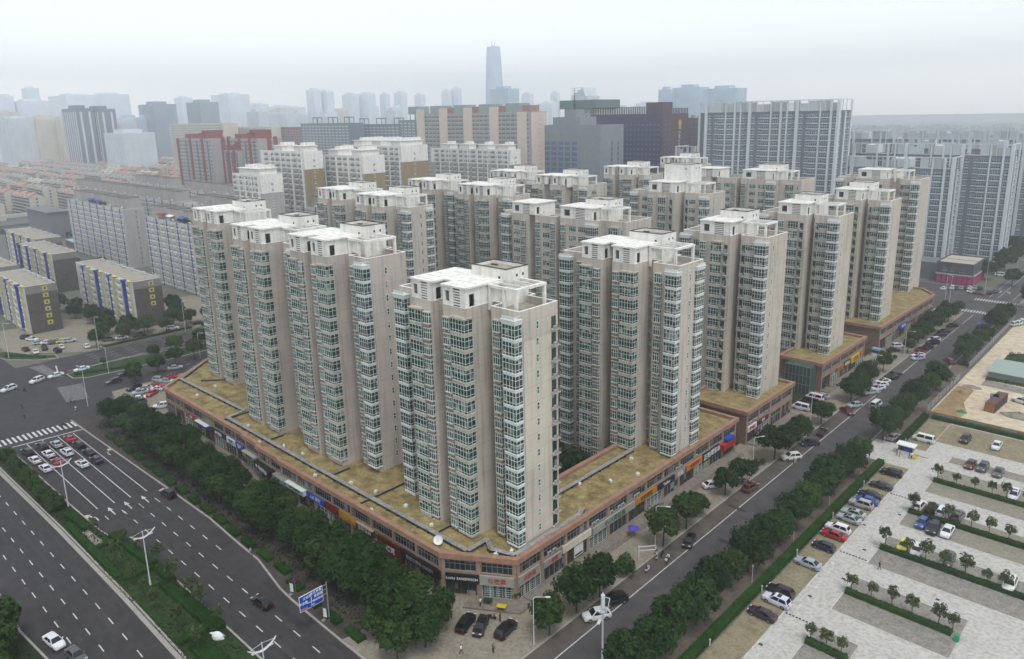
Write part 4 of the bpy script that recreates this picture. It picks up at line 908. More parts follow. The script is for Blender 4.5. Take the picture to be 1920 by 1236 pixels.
# --- blue grey glass towers on the right
def glasst(label, x1, y0, L, D, H, nf, vis=100, frame=2, group='blue grey residential towers'):
    root = thing('residential_tower', label, 'apartment tower', (x1,y0,0), 0, group); fh = 2.95
    top = nf*fh+1.0
    shell(root, L, D, top, GDARK, GDARK, ROOFB, .4)
    big = gwin(4.3, 1.75, .85, GFRAME, GLASSB, .3, 4); sml = gwin(2.0, 1.5, .95, GFRAME, GLASSB, .2, 2); tiny = gwin(1.5, 1.2, 1.1, GFRAME, GLASSB, 0, 1)
    cols = []; pil = MB(); x = -.9; i = 0; pat = [('s',2.0),('p',1.0),('b',4.3),('w',.7),('b',4.3),('s',2.0),('r',1.4),('s',2.0),('p',1.6),('t',1.5),('s',2.0),('w',.7)]
    while x > -L+5:
        k, w = pat[i % len(pat)]; i += 1
        if k == 'b': cols.append((x-w, -.35, big, 'wide_window'))
        elif k == 's': cols.append((x-w, 0, sml, 'small_window'))
        elif k == 't': cols.append((x-w, 0, tiny, 'kitchen_window'))
        elif k in 'pw': pil.box(x-w, x, -.95 if k == 'p' else -.7, -.003, 0, top+frame*2.9, 0)
        x -= w+.28
    pil.box(-.85, 0, -.95, -.003, 0, top+frame*2.9, 0); pil.box(-L, -L+.8, -.95, -.003, 0, top+frame*2.9, 0)
    pil.box(.003, .6, -.95, 1.2, 0, top+frame*2.9, 0); pil.box(.003,.5,D-1.6,D,0,top+frame*2.9,0); pil.box(.003,.4,D*.45,D*.45+1.6,0,top,0)
    pil.build('pilaster', [GFRAME], root)
    face_windows(root, cols, nf, fh, .2, limit=vis)
    ec = [(0, 1.8, sml, 'side_window'), (0, D*.45+2.2, sml, 'side_window'), (0, D-4.2, tiny, 'side_window')]
    sp = [(0, c[1], .2+f*fh) for f in range(nf-1,-1,-1) for c in ec]
    fill(root, sml, 'side_window', sp, R(90), 60)
    b = MB(); ft = top+frame*2.9                          # open rooftop frame
    b.box(-L, 0, -.9, -.4, ft, ft+.45, 0); b.box(-.5, 0, -.4, D, ft, ft+.45, 0); b.box(-L, -L+.5, -.4, D, ft, ft+.45, 0)
    x = -1; r_ = random.Random(int(-x1+y0))
    while x > -L+3:
        w = r_.choice((2.6,3.4,4.4))
        if r_.random() < .75: b.box(x-w, x-.3, .2, .5, top+.4, ft-.2-r_.choice((0,0,1.2)), r_.choice((0,1)))
        b.box(x-w-.15, x-w+.15, -.6, -.3, top+.4, ft, 0); x -= w
    b.box(-L*.4-5,-L*.4+4,3,D-3,top+.4,ft-.8,0); b.box(-L*.8-3,-L*.8+3,3,D-3,top+.4,ft-.8,0)
    for y in (D*.3, D*.6, D-.6): b.box(-.4, -.1, y, y+.3, top+.4, ft, 0)
    b.build('roof_frame', [GFRAME, LGREY], root)
    return root
glasst('tall blue grey glass tower standing alone behind the last street tower, open frame on top', -148, 402, 80, 18, 82, 26)
glasst('low wide blue grey slab before the tall glass tower, blank rooftop panels', -188, 430, 72, 15, 57, 17)
glasst('blue grey tower behind the magenta shop, left one, plain pale end pier', -97, 420, 62, 15, 55, 16)
glasst('blue grey tower behind the magenta shop, tallest street end, right one', -76, 413.5+25, 84, 15, 61, 18)
glasst('blue grey tower farther up the street behind the roadside trees', -60, 500, 90, 16, 60, 18)
glasst('blue grey tower far behind, only its rooftop frames and tanks in view', -92, 560, 120, 16, 62, 19, vis=30)
# --- white towers with ochre ends
def whitet(label, px, py, dist, L, D, nf, ochre=OCHRE, lim=100):
    p = ray(px, py, dist); root = thing('white_apartment_tower', label, 'apartment tower', (p.x,p.y,0), 0, 'white topped towers with ochre ends'); fh = 2.95; H = p.z; base = H-nf*fh
    shell(root, L, D, H-3*fh, GREYW, ochre, ROOFB, .02)
    b = MB(); b.box(-L,-.003,0,D,H-3*fh+.03,H,0); b.box(.0,.12,-.1,D+.1,H-3*fh+.03,H+.8,0); b.box(-L,-.1,-.1,.1,H+.003,H+.8,0)
    n = max(2, int(L/17))
    for i in range(n):
        x = -3-i*(L-4)/n; b.box(x-9, x, 1.5, D-1, H+.003, H+3.3, 0); b.box(x-10, x+.6, .8, D-.6, H+3.3, H+3.6, 0); b.box(x-4.5,x-.8,3,D-1.5,H+3.603,H+5.2,0)
    b.build('white_top', [WHITE], root)
    cell = gwin(3.4, 1.6, .9, WHITE, GLASSB, .5, 3, .5); sm = gwin(1.3, 1.3, 1.0, WHITE, GLASS, 0, 2); cols = []; x = -1.2; i = 0
    while x > -L+4:
        if i % 2 == 0: cols.append((x-3.4, 0, cell, 'balcony_window')); x -= 3.7
        else: cols.append((x-1.5, 0, sm, 'small_window')); x -= 2.3
        i += 1
    face_windows(root, cols, nf, fh, base, limit=lim)
    for k in range(n*2): 
        b = MB(); x = -1.5-k*(L-3)/(n*2); b.box(x-.5, x, -.95, -.003, base, H-.4*(k % 3)); b.build('white_pilaster', [WHITE], root)
    for f in range(nf-1): inst('end_window', sm, root, (.12 if f >= nf-4 else 0, D*.45, base+f*fh), R(90))
    return root
whitet('white topped tower with an ochre end wall, leftmost of the white group', 569, 287, 418, 46, 11.5, 14)
whitet('white topped tower with the widest ochre end wall, front of the white group', 680, 295, 405, 48, 14, 14)
whitet('white topped tower behind, with two narrow ochre faces', 752, 276, 450, 60, 20, 14, lim=60)
whitet('long white topped slab of many balconies, right end of the white group', 957, 283, 470, 76, 9, 13)
whitet('low white block with curved balconies beside the leftmost ochre tower', 488, 331, 400, 30, 12, 8, GREYW, 40)
# --- dull red and beige towers, office blocks
def simple(label, name, cat, px, py, dist, L, D, wallm, endm, cell, nf, fh, pitch, group=None, limit=60, endp=None, roof=None, y_off=0):
    p = ray(px, py, dist); root = thing(name, label, cat, (p.x,p.y,0), 0, group); H = p.z
    shell(root, L, D, H, wallm, endm, ROOFB, .6)
    cols = []; x = -pitch*.6
    while x > -L+pitch*.5: cols.append((x-pitch*.8, 0, cell, 'window')); x -= pitch
    face_windows(root, cols, nf, fh, H-nf*fh-.6, limit=limit)
    if endp:
        sp = [(0, D*u, H-nf*fh-.6+f*fh) for f in range(nf-1,-1,-1) for u in endp[1]]; fill(root, endp[0], 'end_window', sp, R(90), 30)
    return root, H
gr1 = gwin(2.6, 1.5, .9, LGREY, GLASSB, .5, 2); gr2 = gwin(1.2, 1.3, 1.0, LGREY, GLASS, 0, 1); gb = gwin(2.2, 1.7, .9, HAZEB, GLASSB, 0, 2)
for (px, py, d, L, D, l) in ((397,262,640,62,20,'dull red and grey tower, left one of the red pair'),(448,284,620,26,14,'narrow grey blue block between the dull red towers'),(484,262,600,46,20,'dull red and grey tower, right one of the red pair, nearest the white group')):
    root, H = simple(l, 'red_apartment_tower', 'apartment tower', px, py, d, L, D, GREYW, GREYW, gr1, 16, 2.95, 4.2, 'dull red towers', 60, (gr2, (.5,)))
    b = MB()
    for u in (.35, .62): b.box(.003,.35,D*u,D*u+3.2,0,H+2,0)
    for x in (-L*.25, -L*.6, -L+1): b.box(x-3,x,-.8,-.003,0,H+.5,0)
    b.box(-L*.35-6,-L*.35+6,3,D-3,H+.61,H+5,0); dk = MB()
    for x in (-L*.12, -L*.42, -L*.75): dk.box(x-1.6,x,-.5,-.003,0,H-1)
    dk.build('recess_strip',[GDARK],root)
    b.box(-L*.3-2,-L*.3+2,2,D-2,H+5.01,H+7,0); b.box(-L*.8-5,-L*.8+5,3,D-3,H+.61,H+4,0); b.build('red_pier',[REDW],root)
root, H = simple('long pink beige tower row with green rooftop frames, behind the long white slab', 'beige_apartment_row', 'apartment tower', 996, 211, 520, 118, 16, GREYW, BEIGEF, gwin(3.6,1.7,.8,LGREY,GLASSB,.3,3), 19, 3.0, 4.4, None, 100, (gwin(.7,1.1,1,BEIGEF,GLASS,0,1), (.45,.6)))
b = MB(); c = MB()
for k in range(5):
    x = -2-k*27; b.box(x-10,x-2,-1.6,-.003,0,H+4.5-(k == 0)*4); c.box(x-24,x-11,2,13,H+.61,H+6.5); 
b.build('beige_pier',[BEIGEF],root)
c.build('roof_frame',[mat('green_grey_frame',(.33,.40,.41),.7,.1,.4)],root)
b = MB()
for k in range(4): b.box(-14-k*27,-6-k*27,6,15,H+.61,H+5.0)
b.build('penthouse',[mat('terracotta_box',(.42,.24,.19),.85,.1,.5)],root)
# office with stepped crown and mast
p = ray(1126, 238, 500); root = thing('office_block','grey office block with dark blue windows, stepped crown and antenna mast','office building',(p.x,p.y,0)); H = p.z; OG = mat('office_grey',(.27,.30,.33),.8,.08,.3)
shell(root, 62, 26, H, OG, OG, ROOFB, 1.2); og = gwin(4.6, 2.5, .6, OG, mat('office_blue_glass',(.09,.17,.32),.15,.2,.2), 0, 3)
face_windows(root, [(-60+6.0*i,0,og,'window') for i in range(7)], 13, 3.6, H-9-13*3.6)
on = gwin(1.5,2.6,.5,OG,GLASSB,0,1); fill(root,on,'side_window',[(0,v,H-9-3.6*(f+1)) for f in range(13) for v in (12,19)],R(90),40)
b = MB(); b.box(-44,-20,4,22,H+.002,H+6.5); b.box(-36.5,-27,8,17,H+6.502,H+11.5); b.build('crown',[OG],root)
b = MB(); b.tube((-31.5,12.5,H+11.5),(-31.5,12.5,H+17),.8,.5); b.tube((-31.5,12.5,H+17),(-31.5,12.5,H+25.5),.35,.1); b.tube((-31.5,12.5,H+14),(-31.5,12.5,H+14.6),1.5,1.5); b.tube((-31.5,12.5,H+17),(-31.5,12.5,H+17.5),1.1,1.1); b.build('mast',[DARKR],root)
# brown hotel with vertical sign
p = ray(1243, 204, 540); root = thing('hotel_block','dark brown clad hotel block with a picket screen along its roof','hotel',(p.x,p.y,0)); H = p.z-4
shell(root, 62, 34, H, HOTW, BRWN, DARKR, .6); hw = gwin(1.7,1.5,.9,HOTW,mat('hotel_glass',(.16,.23,.42),.25,.3,.2),0,1)
face_windows(root, [(-60+3.3*i,0,hw,'window') for i in range(18)], 17, 3.4, H-5-17*3.4)
fill(root,hw,'side_window',[(0,v,H-5-3.4*(f+1)) for f in range(17) for v in (3,8,24,29)],R(90),60)
b = MB()
for i in range(32): b.box(-61.8+1.55*i,-61.2+1.55*i,0,.5,H+.61,H+5.4)
b.box(-62,-12,-.1,.6,H+5.4,H+5.7); 
for i in range(10): b.box(-.5,0,14+2.1*i,14.6+2.1*i,H+.61,H+4.4)
b.build('roof_screen',[BRWN],root)
b = MB(); b.box(-14,-.3,.3,13,H+.61,H+8.5); b.build('lift_tower',[BRWN],root)
sg = thing('vertical_sign','vertical column of white characters under a gold emblem on the brown hotel','hotel sign',(p.x+.35,p.y+22,H-6),R(90))
text_obj('\n'.join('天下粮仓大酒店'), 3.2, TXTW, sg, (0,0,-17)); b = MB(); b.tube((0,-.05,0),(0,-.3,0),2.2,n=16); b.box(-1.3,1.3,-.3,-.05,-4.4,-1.9); b.build('emblem',[TXTY],sg)
root, H = simple('grey brown block to the right of the brown hotel, dented roofline', 'brown_block','office building', 1346, 222, 575, 52, 22, mat('grey_brown_cladding',(.16,.14,.14),.8,.15,.3), None, gwin(1.6,1.5,.9,GREYW,GLASSB,0,1), 14, 3.3, 3.4, None, 80)
b = MB()
for i in range(9): b.box(-50+5.6*i,-47+5.6*i,-.1,1.5,H+.61,H+2.6)
b.build('roof_teeth',[GREYW],root)
root, H = simple('office tower with a green cap, behind the antenna block', 'green_cap_tower','office building', 1116, 205, 660, 34, 30, LGREY, WHITE, gwin(2.2,1.9,.8,LGREY,GLASSB,0,2), 14, 3.5, 4.4, None, 60)
b = MB(); b.box(-37,3,-3,32,H+.61,H+8); b.build('green_cap',[mat('green_grey_cap',(.10,.19,.18),.7,.1,.4)],root)
for (px,py,d,L,D,l) in ((657,232,800,95,16,'blue grey balcony row with open roof frames, left of the pair behind the white group'),(752,234,780,90,16,'blue grey balcony row with open roof frames, right of the pair behind the white group'),(783,226,760,30,20,'plain blue grey block at the end of the balcony rows')):
    root, H = simple(l,'balcony_row','apartment block',px,py,d,L,D,mat('blue_grey_wall_%d' % px,(.17,.22,.27),.8,.1,.3),None,gwin(4.2,1.4,1.0,WHITEB,GLASSB,.5,3),14,3.0,6.4,'blue grey balcony rows',60)
    for k in range(int(L/30)):
        b = MB(); x = -8-k*30; 
        for (u,v) in ((0,0),(-8,0),(0,6),(-8,6)): b.box(x+u-.6,x+u,4+v,4.6+v,H+.61,H+6)
        b.box(x-8.6,x,4,10.6,H+6,H+7); b.build('roof_frame',[GDARK],root)
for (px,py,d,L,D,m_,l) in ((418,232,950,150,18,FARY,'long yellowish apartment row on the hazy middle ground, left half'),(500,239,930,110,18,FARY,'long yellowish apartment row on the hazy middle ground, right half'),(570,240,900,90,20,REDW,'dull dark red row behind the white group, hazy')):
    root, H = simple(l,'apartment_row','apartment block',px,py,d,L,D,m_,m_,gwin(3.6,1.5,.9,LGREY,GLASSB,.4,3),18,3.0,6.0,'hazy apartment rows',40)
# magenta shop at the back street
root = thing('corner_shop','grey two storey shop with magenta panels and a pale flat roof','shop building',(-74.6,378.6,0))
shell(root, 15, 23, 9.4, mat('shop_grey',(.10,.10,.11),.8,.1,.5), None, mat('pale_roof',(.50,.45,.38),.9,.12,.3), .5)
b = MB(); 
for i in range(7): b.box(-14.4+2.1*i,-12.9+2.1*i,-.15,-.003,.3,3.9)
for i in range(9): b.box(.003,.15,.8+2.45*i,2.6+2.45*i,.3,3.9)
b.build('magenta_panel',[PINK],root); b = MB(); b.box(-15.2,.4,-.4,-.003,4.1,4.7); b.box(.003,.4,-.4,23,4.1,4.7); b.build('fascia',[GREYW],root)
for x in (-12.6,-9.6,-5.6): inst('window',gwin(2.2,1.8,.9,STEEL,GLASSB,0,3),root,(x,0,4.9))
b = MB(); b.box(-15,0,9,9.3,9.92,10.02); b.build('roof_joint',[DARKR2],root)
o = MB(); o.box(-108,-90.2,384,398,0,8); setp(o.build('dark_annexe',[GDARK]),'dark blank annexe between the magenta shop and the pale tower pier','annexe')
# red brick school, footbridge, coloured roofs, left
t = thing('school_hall','red brick hall with a grey slatted block and white bands','school building',(-600,168,0)); b = MB(); b.box(-70,0,0,40,0,12); b.build('brick_wing',[mat('red_brick',(.26,.10,.075),.9,.15,.4)],t)
b = MB(); b.box(-46,4,-14,-.003,0,19); b.box(-47,5,-15,.5,19.002,19.6); b.build('grey_block',[mat('slate_slats',(.20,.20,.215),.8,.08,.2,joints=1.2,jdark=.85)],t); b = MB(); b.box(-70,0,-.05,-.003,5,5.7); b.box(.003,.05,0,40,5,5.7); b.build('white_band',[WHITE],t)
cols_ = [(mat('orange_roof',(.62,.24,.10),.8,.12,.5),'orange'),(TXTW,'white'),(mat('sky_blue_roof',(.35,.58,.72),.8,.1,.5),'sky blue'),(mat('amber_roof',(.66,.42,.10),.8,.1,.5),'amber'),(mat('mint_roof',(.18,.50,.30),.8,.1,.5),'mint green')]
for i,(m_,n_) in enumerate(cols_):
    b = MB(); x = -560; y = 122+i*11.5+ (8 if i > 1 else 0); b.box(x,x+16,y,y+11.3,0,3.6); b.quad((x-.5,y,4.2),(x+17,y,3.62),(x+17,y+11.3,3.62),(x-.5,y+11.3,4.2),1); setp(b.build('low_shed',[MATS['red_brick'],m_]),'low brick shed with a %s roof beside the red brick hall' % n_,'shed','coloured low sheds')
t = thing('elevated_walkway','pale elevated road deck on pillars crossing behind the red brick hall','elevated road',(-700,0,0)); b = MB(); b.box(-14,0,80,330,7.5,9); b.box(-.4,0,80,330,9.002,10); b.build('deck',[CONC],t)
pb = MB(); pb.box(-1,1,-1,1,0,7.5); pm = pb.mesh('pier',[CONC])
for i in range(9): inst('pier',pm,t,(-7,90+28*i,0))
# low-rise quarter with pitched roofs
def rowhouse(L, H, roofm):
    D = 12; b = MB(); 
    for (a,c,mi) in (((-L,0),(0,0),0),((0,0),(0,D),1),((0,D),(-L,D),0),((-L,D),(-L,0),1)): b.quad((a[0],a[1],0),(c[0],c[1],0),(c[0],c[1],H),(a[0],a[1],H),mi)
    b.tri((0,0,H),(0,D,H),(0,D/2,H+3.6),1); b.tri((-L,D,H),(-L,0,H),(-L,D/2,H+3.6),1)
    nb = int(L/9)
    for i in range(nb):
        xa, xb = -L+i*L/nb, -L+(i+1)*L/nb; o = .0 if i % 2 else .7
        b.quad((xa,-.6,H-.5+o),(xb,-.6,H-.5+o),(xb,D/2,H+3.6+o),(xa,D/2,H+3.6+o),2); b.quad((xb,D+.6,H-.5+o),(xa,D+.6,H-.5+o),(xa,D/2,H+3.6+o),(xb,D/2,H+3.6+o),2)
        b.box(xa+.02,xa+.4,-.9,D+.4,H-.6,H+.6,1)
        b.box(xa+1,xa+4,1,4,H+.4,H+2.6,1)
    f = int(H/2.9)
    for k in range(f):
        for i in range(int(L/3.4)):
            x = -L+.5+3.4*i; b.box(x,x+2.7,-.06,-.003,1+2.9*k,2.6+2.9*k,3); b.box(x,x+2.7,-.5,-.062,.3+2.9*k,1.0+2.9*k,1)
        b.box(.003,.06,5,6.6,1+2.9*k,2.4+2.9*k,3)
    return b.mesh('row_house',[LGREY,CREAMW,roofm,GLASSB])
rh = [rowhouse(52,17.5,TILER), rowhouse(60,17.5,TILEG), rowhouse(44,17.5,TILER), rowhouse(50,14.6,CREAMW)]
rr = random.Random(5)
RHL = ['pale six storey row house with a red tiled pitched roof in the hazy low-rise quarter','pale six storey row house with a grey tiled pitched roof in the hazy low-rise quarter','short six storey row house with red roof tiles in the hazy low-rise quarter','low cream row house with a cream roof in the hazy low-rise quarter']
for i in range(12):
    x = -745-i*74-rr.uniform(0,12); 
    for j in range(17):
        y = 150+j*33+rr.uniform(-3,3)
        a = math.degrees(math.atan2(-x, y))
        if 58 < a < 80.5 and math.hypot(x,y) < 1500:
            k = rr.choice((0,0,1,2,3)); setp(inst('row_house',rh[k],None,(x,y,0),R(rr.uniform(-3,3))),RHL[k],'row house',['red roofed row houses','grey roofed row houses','short red roofed row houses','cream row houses'][k])
# far skyline
ftn = 0
def far(label, px0, px1, py, dist, m_, dep=.6, extra=None, top=None):
    if dist >= 1900 and m_ is not FARY: m_ = HAZEP  # the farthest towers take the colour with haze fade painted in
    pc = ray((px0+px1)/2, py, dist); a = math.atan2(-pc.x, pc.y); w = (px1-px0)/FPX*dist/ math.cos(a-R(43.62))*1.0
    L = w/(math.cos(a)+dep*math.sin(a)); D = L*dep; H = pc.z
    root = thing('skyline_tower', label, 'tower', (pc.x+L/2, pc.y-D/2, 0), 0, 'hazy skyline towers')
    b = MB(); b.box(-L,0,0,D,0,H,0); b.build('shaft',[m_],root)
    b = MB()
    n = max(2,int(L/9))
    for i in range(n): x = -L+(i+.5)*L/n; b.box(x-L/n*.16,x+L/n*.16,-.6,-.003,4,H-5)
    for i in range(max(2,int(D/9))): y = (i+.5)*D/max(2,int(D/9)); b.box(.003,.6,y-1.5,y+1.5,4,H-5)
    b.build('pilaster_strips',[m_ if m_ is not FARD else HAZEG],root)
    b = MB(); b.box(-L*.75,-L*.3,D*.2,D*.8,H+.002,H+(top or 5)); b.build('roof_plant',[m_],root)
    return root, L, D, H
FARD = mat('dark_slate_tower', (.085,.11,.14), .6, .12, .05, joints=3.0, jdark=.7, k=1); HAZEP = mat('haze_paled_tower', (.62,.68,.73), .7, .08, .05, k=1)  # the pale tower colour is whitened to stand in for thicker haze
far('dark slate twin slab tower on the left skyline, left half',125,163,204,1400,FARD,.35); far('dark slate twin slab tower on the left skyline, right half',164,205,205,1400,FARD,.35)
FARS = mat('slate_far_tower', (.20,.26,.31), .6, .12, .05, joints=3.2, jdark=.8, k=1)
SK = [(107,172,180,2100,HAZEG,'wide pale tower behind the dark twin slabs'),(172,228,178,2100,HAZEG,'pale tower just right of the dark twin slabs'),(268,320,196,1550,FARS,'slate tower between the dark twin slabs and the red towers'),(355,402,192,1600,FARS,'slate tower above the long yellowish row'),(402,460,178,2100,HAZEB,'flat topped pale blue tower above the red towers'),
 (45,92,230,1950,FARY,'yellow cream block low on the left skyline'),(95,128,231,1950,FARY,'pink cream block left of the dark twin slabs'),(208,275,249,1300,HAZEG,'classical pale block with a dark cornice below the slate tower'),(212,255,226,1700,HAZEG,'pale frame topped block behind the classical block'),(33,80,190,2500,HAZEG,'faint stepped tower at the far left'),(46,66,166,2700,HAZEB,'faintest tall tower at the far left'),(0,18,180,2500,HAZEG,'faint tower at the left edge'),(0,40,240,1950,HAZEG,'low blue block at the left edge'),
 (330,356,184,2500,HAZEG,'faint block right of the slate tower'),(465,500,196,2500,HAZEG,'faint block right of the flat topped tower'),(505,545,200,2600,HAZEG,'faint low block in the gap before the paired towers'),
 (575,600,169,2000,HAZEB,'taller half of the paired towers left of centre'),(600,624,172,2000,HAZEB,'shorter half of the paired towers left of centre'),(642,671,177,2300,HAZEB,'first of four hazy towers left of the supertall'),(673,702,176,2300,HAZEB,'second of four hazy towers left of the supertall'),(712,730,177,2300,HAZEB,'third and narrowest of four hazy towers left of the supertall'),(739,762,174,2300,HAZEB,'fourth of four hazy towers left of the supertall'),(777,797,178,2500,HAZEG,'faint narrow tower over the beige row'),
 (828,846,171,2100,HAZEB,'dark half of the two tone tower by the supertall'),(846,865,166,2100,HAZEG,'white half of the two tone tower by the supertall'),(919,972,167,1500,HAZEB,'square blue block at the foot of the supertall'),(978,1000,176,2400,HAZEG,'faint tower right of the square blue block'),(1012,1046,194,2000,HAZEG,'faint low block left of the antenna mast'),(1032,1050,174,2400,HAZEG,'faint tower behind the antenna mast'),
 (1236,1264,168,1450,HAZEB,'left step of the wide blue slab behind the hotel'),(1264,1326,164,1450,HAZEB,'middle of the wide blue slab behind the hotel'),(1326,1395,166,1450,HAZEB,'right step of the wide blue slab behind the hotel')]
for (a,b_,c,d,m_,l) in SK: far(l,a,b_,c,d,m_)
for i in range(46):                                       # the faint low city under the skyline
    px = rr.uniform(-60,1250); d = rr.uniform(1500,2600); y = 222+(2200-d)*.012-rr.uniform(0,16)-px*.012
    far('faint low city block under the hazy skyline',px,px+rr.uniform(22,46),y,d,rr.choice((HAZEG,HAZEG,HAZEB,FARY)),rr.uniform(.4,1))['group'] if False else setp(far('faint low city block under the hazy skyline',px,px+rr.uniform(22,46),y,d,rr.choice((HAZEG,HAZEG,HAZEB,FARY)),rr.uniform(.4,1))[0],group='faint low city blocks')
# the supertall: round, tapering, with a two-horned mast
p = ray(925, 88, 2150); t = thing('supertall_tower','tallest hazy round tapering tower with two horns on its crown','skyscraper',(p.x,p.y,0)); H = p.z; b = MB(); prev = None; N_ = 20
for i in range(15):
    z = H*i/14; r = 27*(1-.32*(i/14)**2.2); rg = [(r*math.cos(2*math.pi*j/N_), r*math.sin(2*math.pi*j/N_), z) for j in range(N_)]
    if prev:
        for j in range(N_): b.quad(prev[j],prev[(j+1)%N_],rg[(j+1)%N_],rg[j])
    prev = rg
b.v += prev; b.f.append(tuple(range(len(b.v)-N_,len(b.v)))); b.m.append(0); b.build('shaft',[HAZEB],t)
b = MB(); b.tube((-4,0,H),(-7,0,H+17),1.6,.5); b.tube((4,0,H),(7,0,H+17),1.6,.5); b.build('horns',[HAZEB],t)
p = ray(1079, 165, 1150); t = thing('sail_tower','pale sail shaped frame tower above the green cap','tower',(p.x,p.y,0)); H = p.z; b = MB(); b.box(-8,22,0,30,0,H-12,0); b.build('shaft',[HAZEG],t); b = MB()
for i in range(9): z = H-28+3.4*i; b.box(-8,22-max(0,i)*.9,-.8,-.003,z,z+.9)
b.tri((-8,0,H-12),(18,0,H-12),(14,0,H),0); b.tri((-8,30,H-12),(14,30,H),(18,30,H-12),0); b.quad((18,0,H-12),(18,30,H-12),(14,30,H),(14,0,H)); b.quad((-8,30,H-12),(-8,0,H-12),(14,0,H),(14,30,H)); b.build('sail_frame',[HAZEG],t)
# ------------------------------------------------------------------ trees, hedges, shrubs
def crown_mesh(name, rx, rz, cz, n, leaf, seed, m, clumps=16, cr=.42, low=-.35):
    r_ = random.Random(seed); b = MB(); cl = []
    for i in range(clumps):
        a = i*2.399+r_.uniform(-.4,.4); s_ = 1-2*(i+.5)/clumps; s_ = max(low, s_*.95); q = math.sqrt(max(0,1-s_*s_)); k = r_.uniform(.50,.80)
        cl.append((Vector((math.cos(a)*q*rx*k, math.sin(a)*q*rx*k, cz+s_*rz*k)), r_.uniform(.7,1.25)*cr*rx))
    for i in range(n):
        c, cr_r = cl[i % clumps]; d = Vector((r_.gauss(0,1), r_.gauss(0,1), r_.gauss(.35,1)))
        if d.length < .01: continue
        d.normalize(); p = c+d*cr_r*(r_.uniform(.55,1.06)); s_ = leaf*r_.uniform(.6,1.3)
        nr = (d+Vector((r_.uniform(-.6,.6),r_.uniform(-.6,.6),r_.uniform(-.2,.9)))).normalized(); u = nr.orthogonal().normalized(); u = (u*math.cos(i)+nr.cross(u)*math.sin(i)); w = nr.cross(u)
        t = s_*.55; b.quad(p-u*s_, p-w*t, p+u*s_, p+w*t)
    return b.mesh(name, [m])
def trunk_mesh(h, r, rx, seed, limbs=5):
    r_ = random.Random(seed); b = MB(); b.tube((0,0,0),(.05,.03,h*.55),r,r*.7,7); b.tube((.05,.03,h*.55),(0,.05,h*.85),r*.7,r*.35,6)
    for i in range(limbs):
        a = i*2*math.pi/limbs+r_.uniform(-.4,.4); b.tube((.04,.03,h*r_.uniform(.42,.6)),(math.cos(a)*rx*.6,math.sin(a)*rx*.6,h*r_.uniform(.72,.9)),r*.45,r*.15,5)
    return b.mesh('trunk',[BARK])
def ttype(nm, rx, rz, cz, n, leaf, m, k=3, th=None, tr=.16, clumps=16, cr=.42, low=-.35):
    return [(crown_mesh('crown',rx,rz,cz,n,leaf,31*j+int(rx*100)+n,m,clumps,cr,low), trunk_mesh(th or cz+rz*.4,tr,rx,j)) for j in range(k)]
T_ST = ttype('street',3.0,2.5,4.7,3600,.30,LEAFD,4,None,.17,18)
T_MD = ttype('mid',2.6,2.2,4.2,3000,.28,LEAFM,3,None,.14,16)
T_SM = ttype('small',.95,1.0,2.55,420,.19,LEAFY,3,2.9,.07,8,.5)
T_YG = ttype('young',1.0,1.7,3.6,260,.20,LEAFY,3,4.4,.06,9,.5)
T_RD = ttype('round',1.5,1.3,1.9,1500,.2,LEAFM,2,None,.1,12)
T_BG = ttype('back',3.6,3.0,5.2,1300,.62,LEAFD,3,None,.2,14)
T_STM = T_ST+T_MD[:2]
tr_ = random.Random(11)
def trees(kinds, name, pts, label, group, s0=.80, s1=1.2, cat='tree', start=0, z=.08):
    for i, p in enumerate(pts):
        s = tr_.uniform(s0,s1)*(p[2] if len(p) > 2 else 1); cm, tm = kinds[tr_.randrange(len(kinds))]
        t = thing(name, label % ORD[i+start] if '%s' in label else label, cat, (p[0],p[1],z), tr_.uniform(0,6.28), group); t.scale = (s*tr_.uniform(.95,1.08),s,s*tr_.uniform(.92,1.12))
        inst('crown',cm,t); inst('trunk',tm,t)
def jit(x, y, a=.7): return (x+tr_.uniform(-a,a), y+tr_.uniform(-a,a))
trees(T_STM,'street_tree',[(-66.4,76.5,1.12),(-66.6,83.6,.95),(-66.2,89.4,.98),(-66.4,109.5,1.0),(-66.2,117.5,1.05),(-67.2,123,.95),(-67.0,134.8,.9),(-66.6,141.5,.95),(-66.4,157.5,1.05),(-66.4,165.5,1.0),(-66.2,171.0,1.05),(-66.2,184.5,1.0),(-66.4,190,.8),(-66.0,205,1.15),(-66.0,211.5,1.1),(-66.4,218.5,1.0),(-67.3,236.0,1.1),(-67.3,260.5,1.0),(-67.3,267,1.05),(-67.8,273.5,1.05),(-67.9,280,1),(-67.9,286,1.05),(-68,292,1),(-67.7,301,1),(-67.2,309,.9)],
      '%s dark street tree from the street corner along the shop side kerb','trees along the shop side kerb')
trees(T_MD,'street_tree',[(-67.1,323.9,.95),(-68.5,316,.8)],'%s lighter tree on the corner pavement before the zebra crossing','trees on the corner pavement')
trees(T_RD,'round_bush',[(-66.6,97.6,1.15),(-67.8,150.5,.7),(-67.2,153,.65),(-69,247,.6),(-70,243,.6),(-68.2,250,.55)],'%s round clipped bush from the street corner on the shop pavement','round bushes on the pavement',cat='bush')
ys = [76,82,88.2,94,100.5,106.3,112.5,118.5,124.5,131,137,143,148.5,154.5,160.5,166.5,184.5,190.5,196.5,202.5,208.5,223,229.5,259.5,265.5,271.5,278,284.5,302,309,315]
trees(T_STM,'street_tree',[(-51.0+tr_.uniform(-.5,.5),y,1.05) for y in ys],'%s dark street tree from the near end along the car park side pavement','trees along the car park side pavement',.95,1.15)
row1 = [(-213+5.6*i, 61.4) for i in range(25)]; row2 = [(-210.5+5.9*i, 66.2) for i in range(23)]
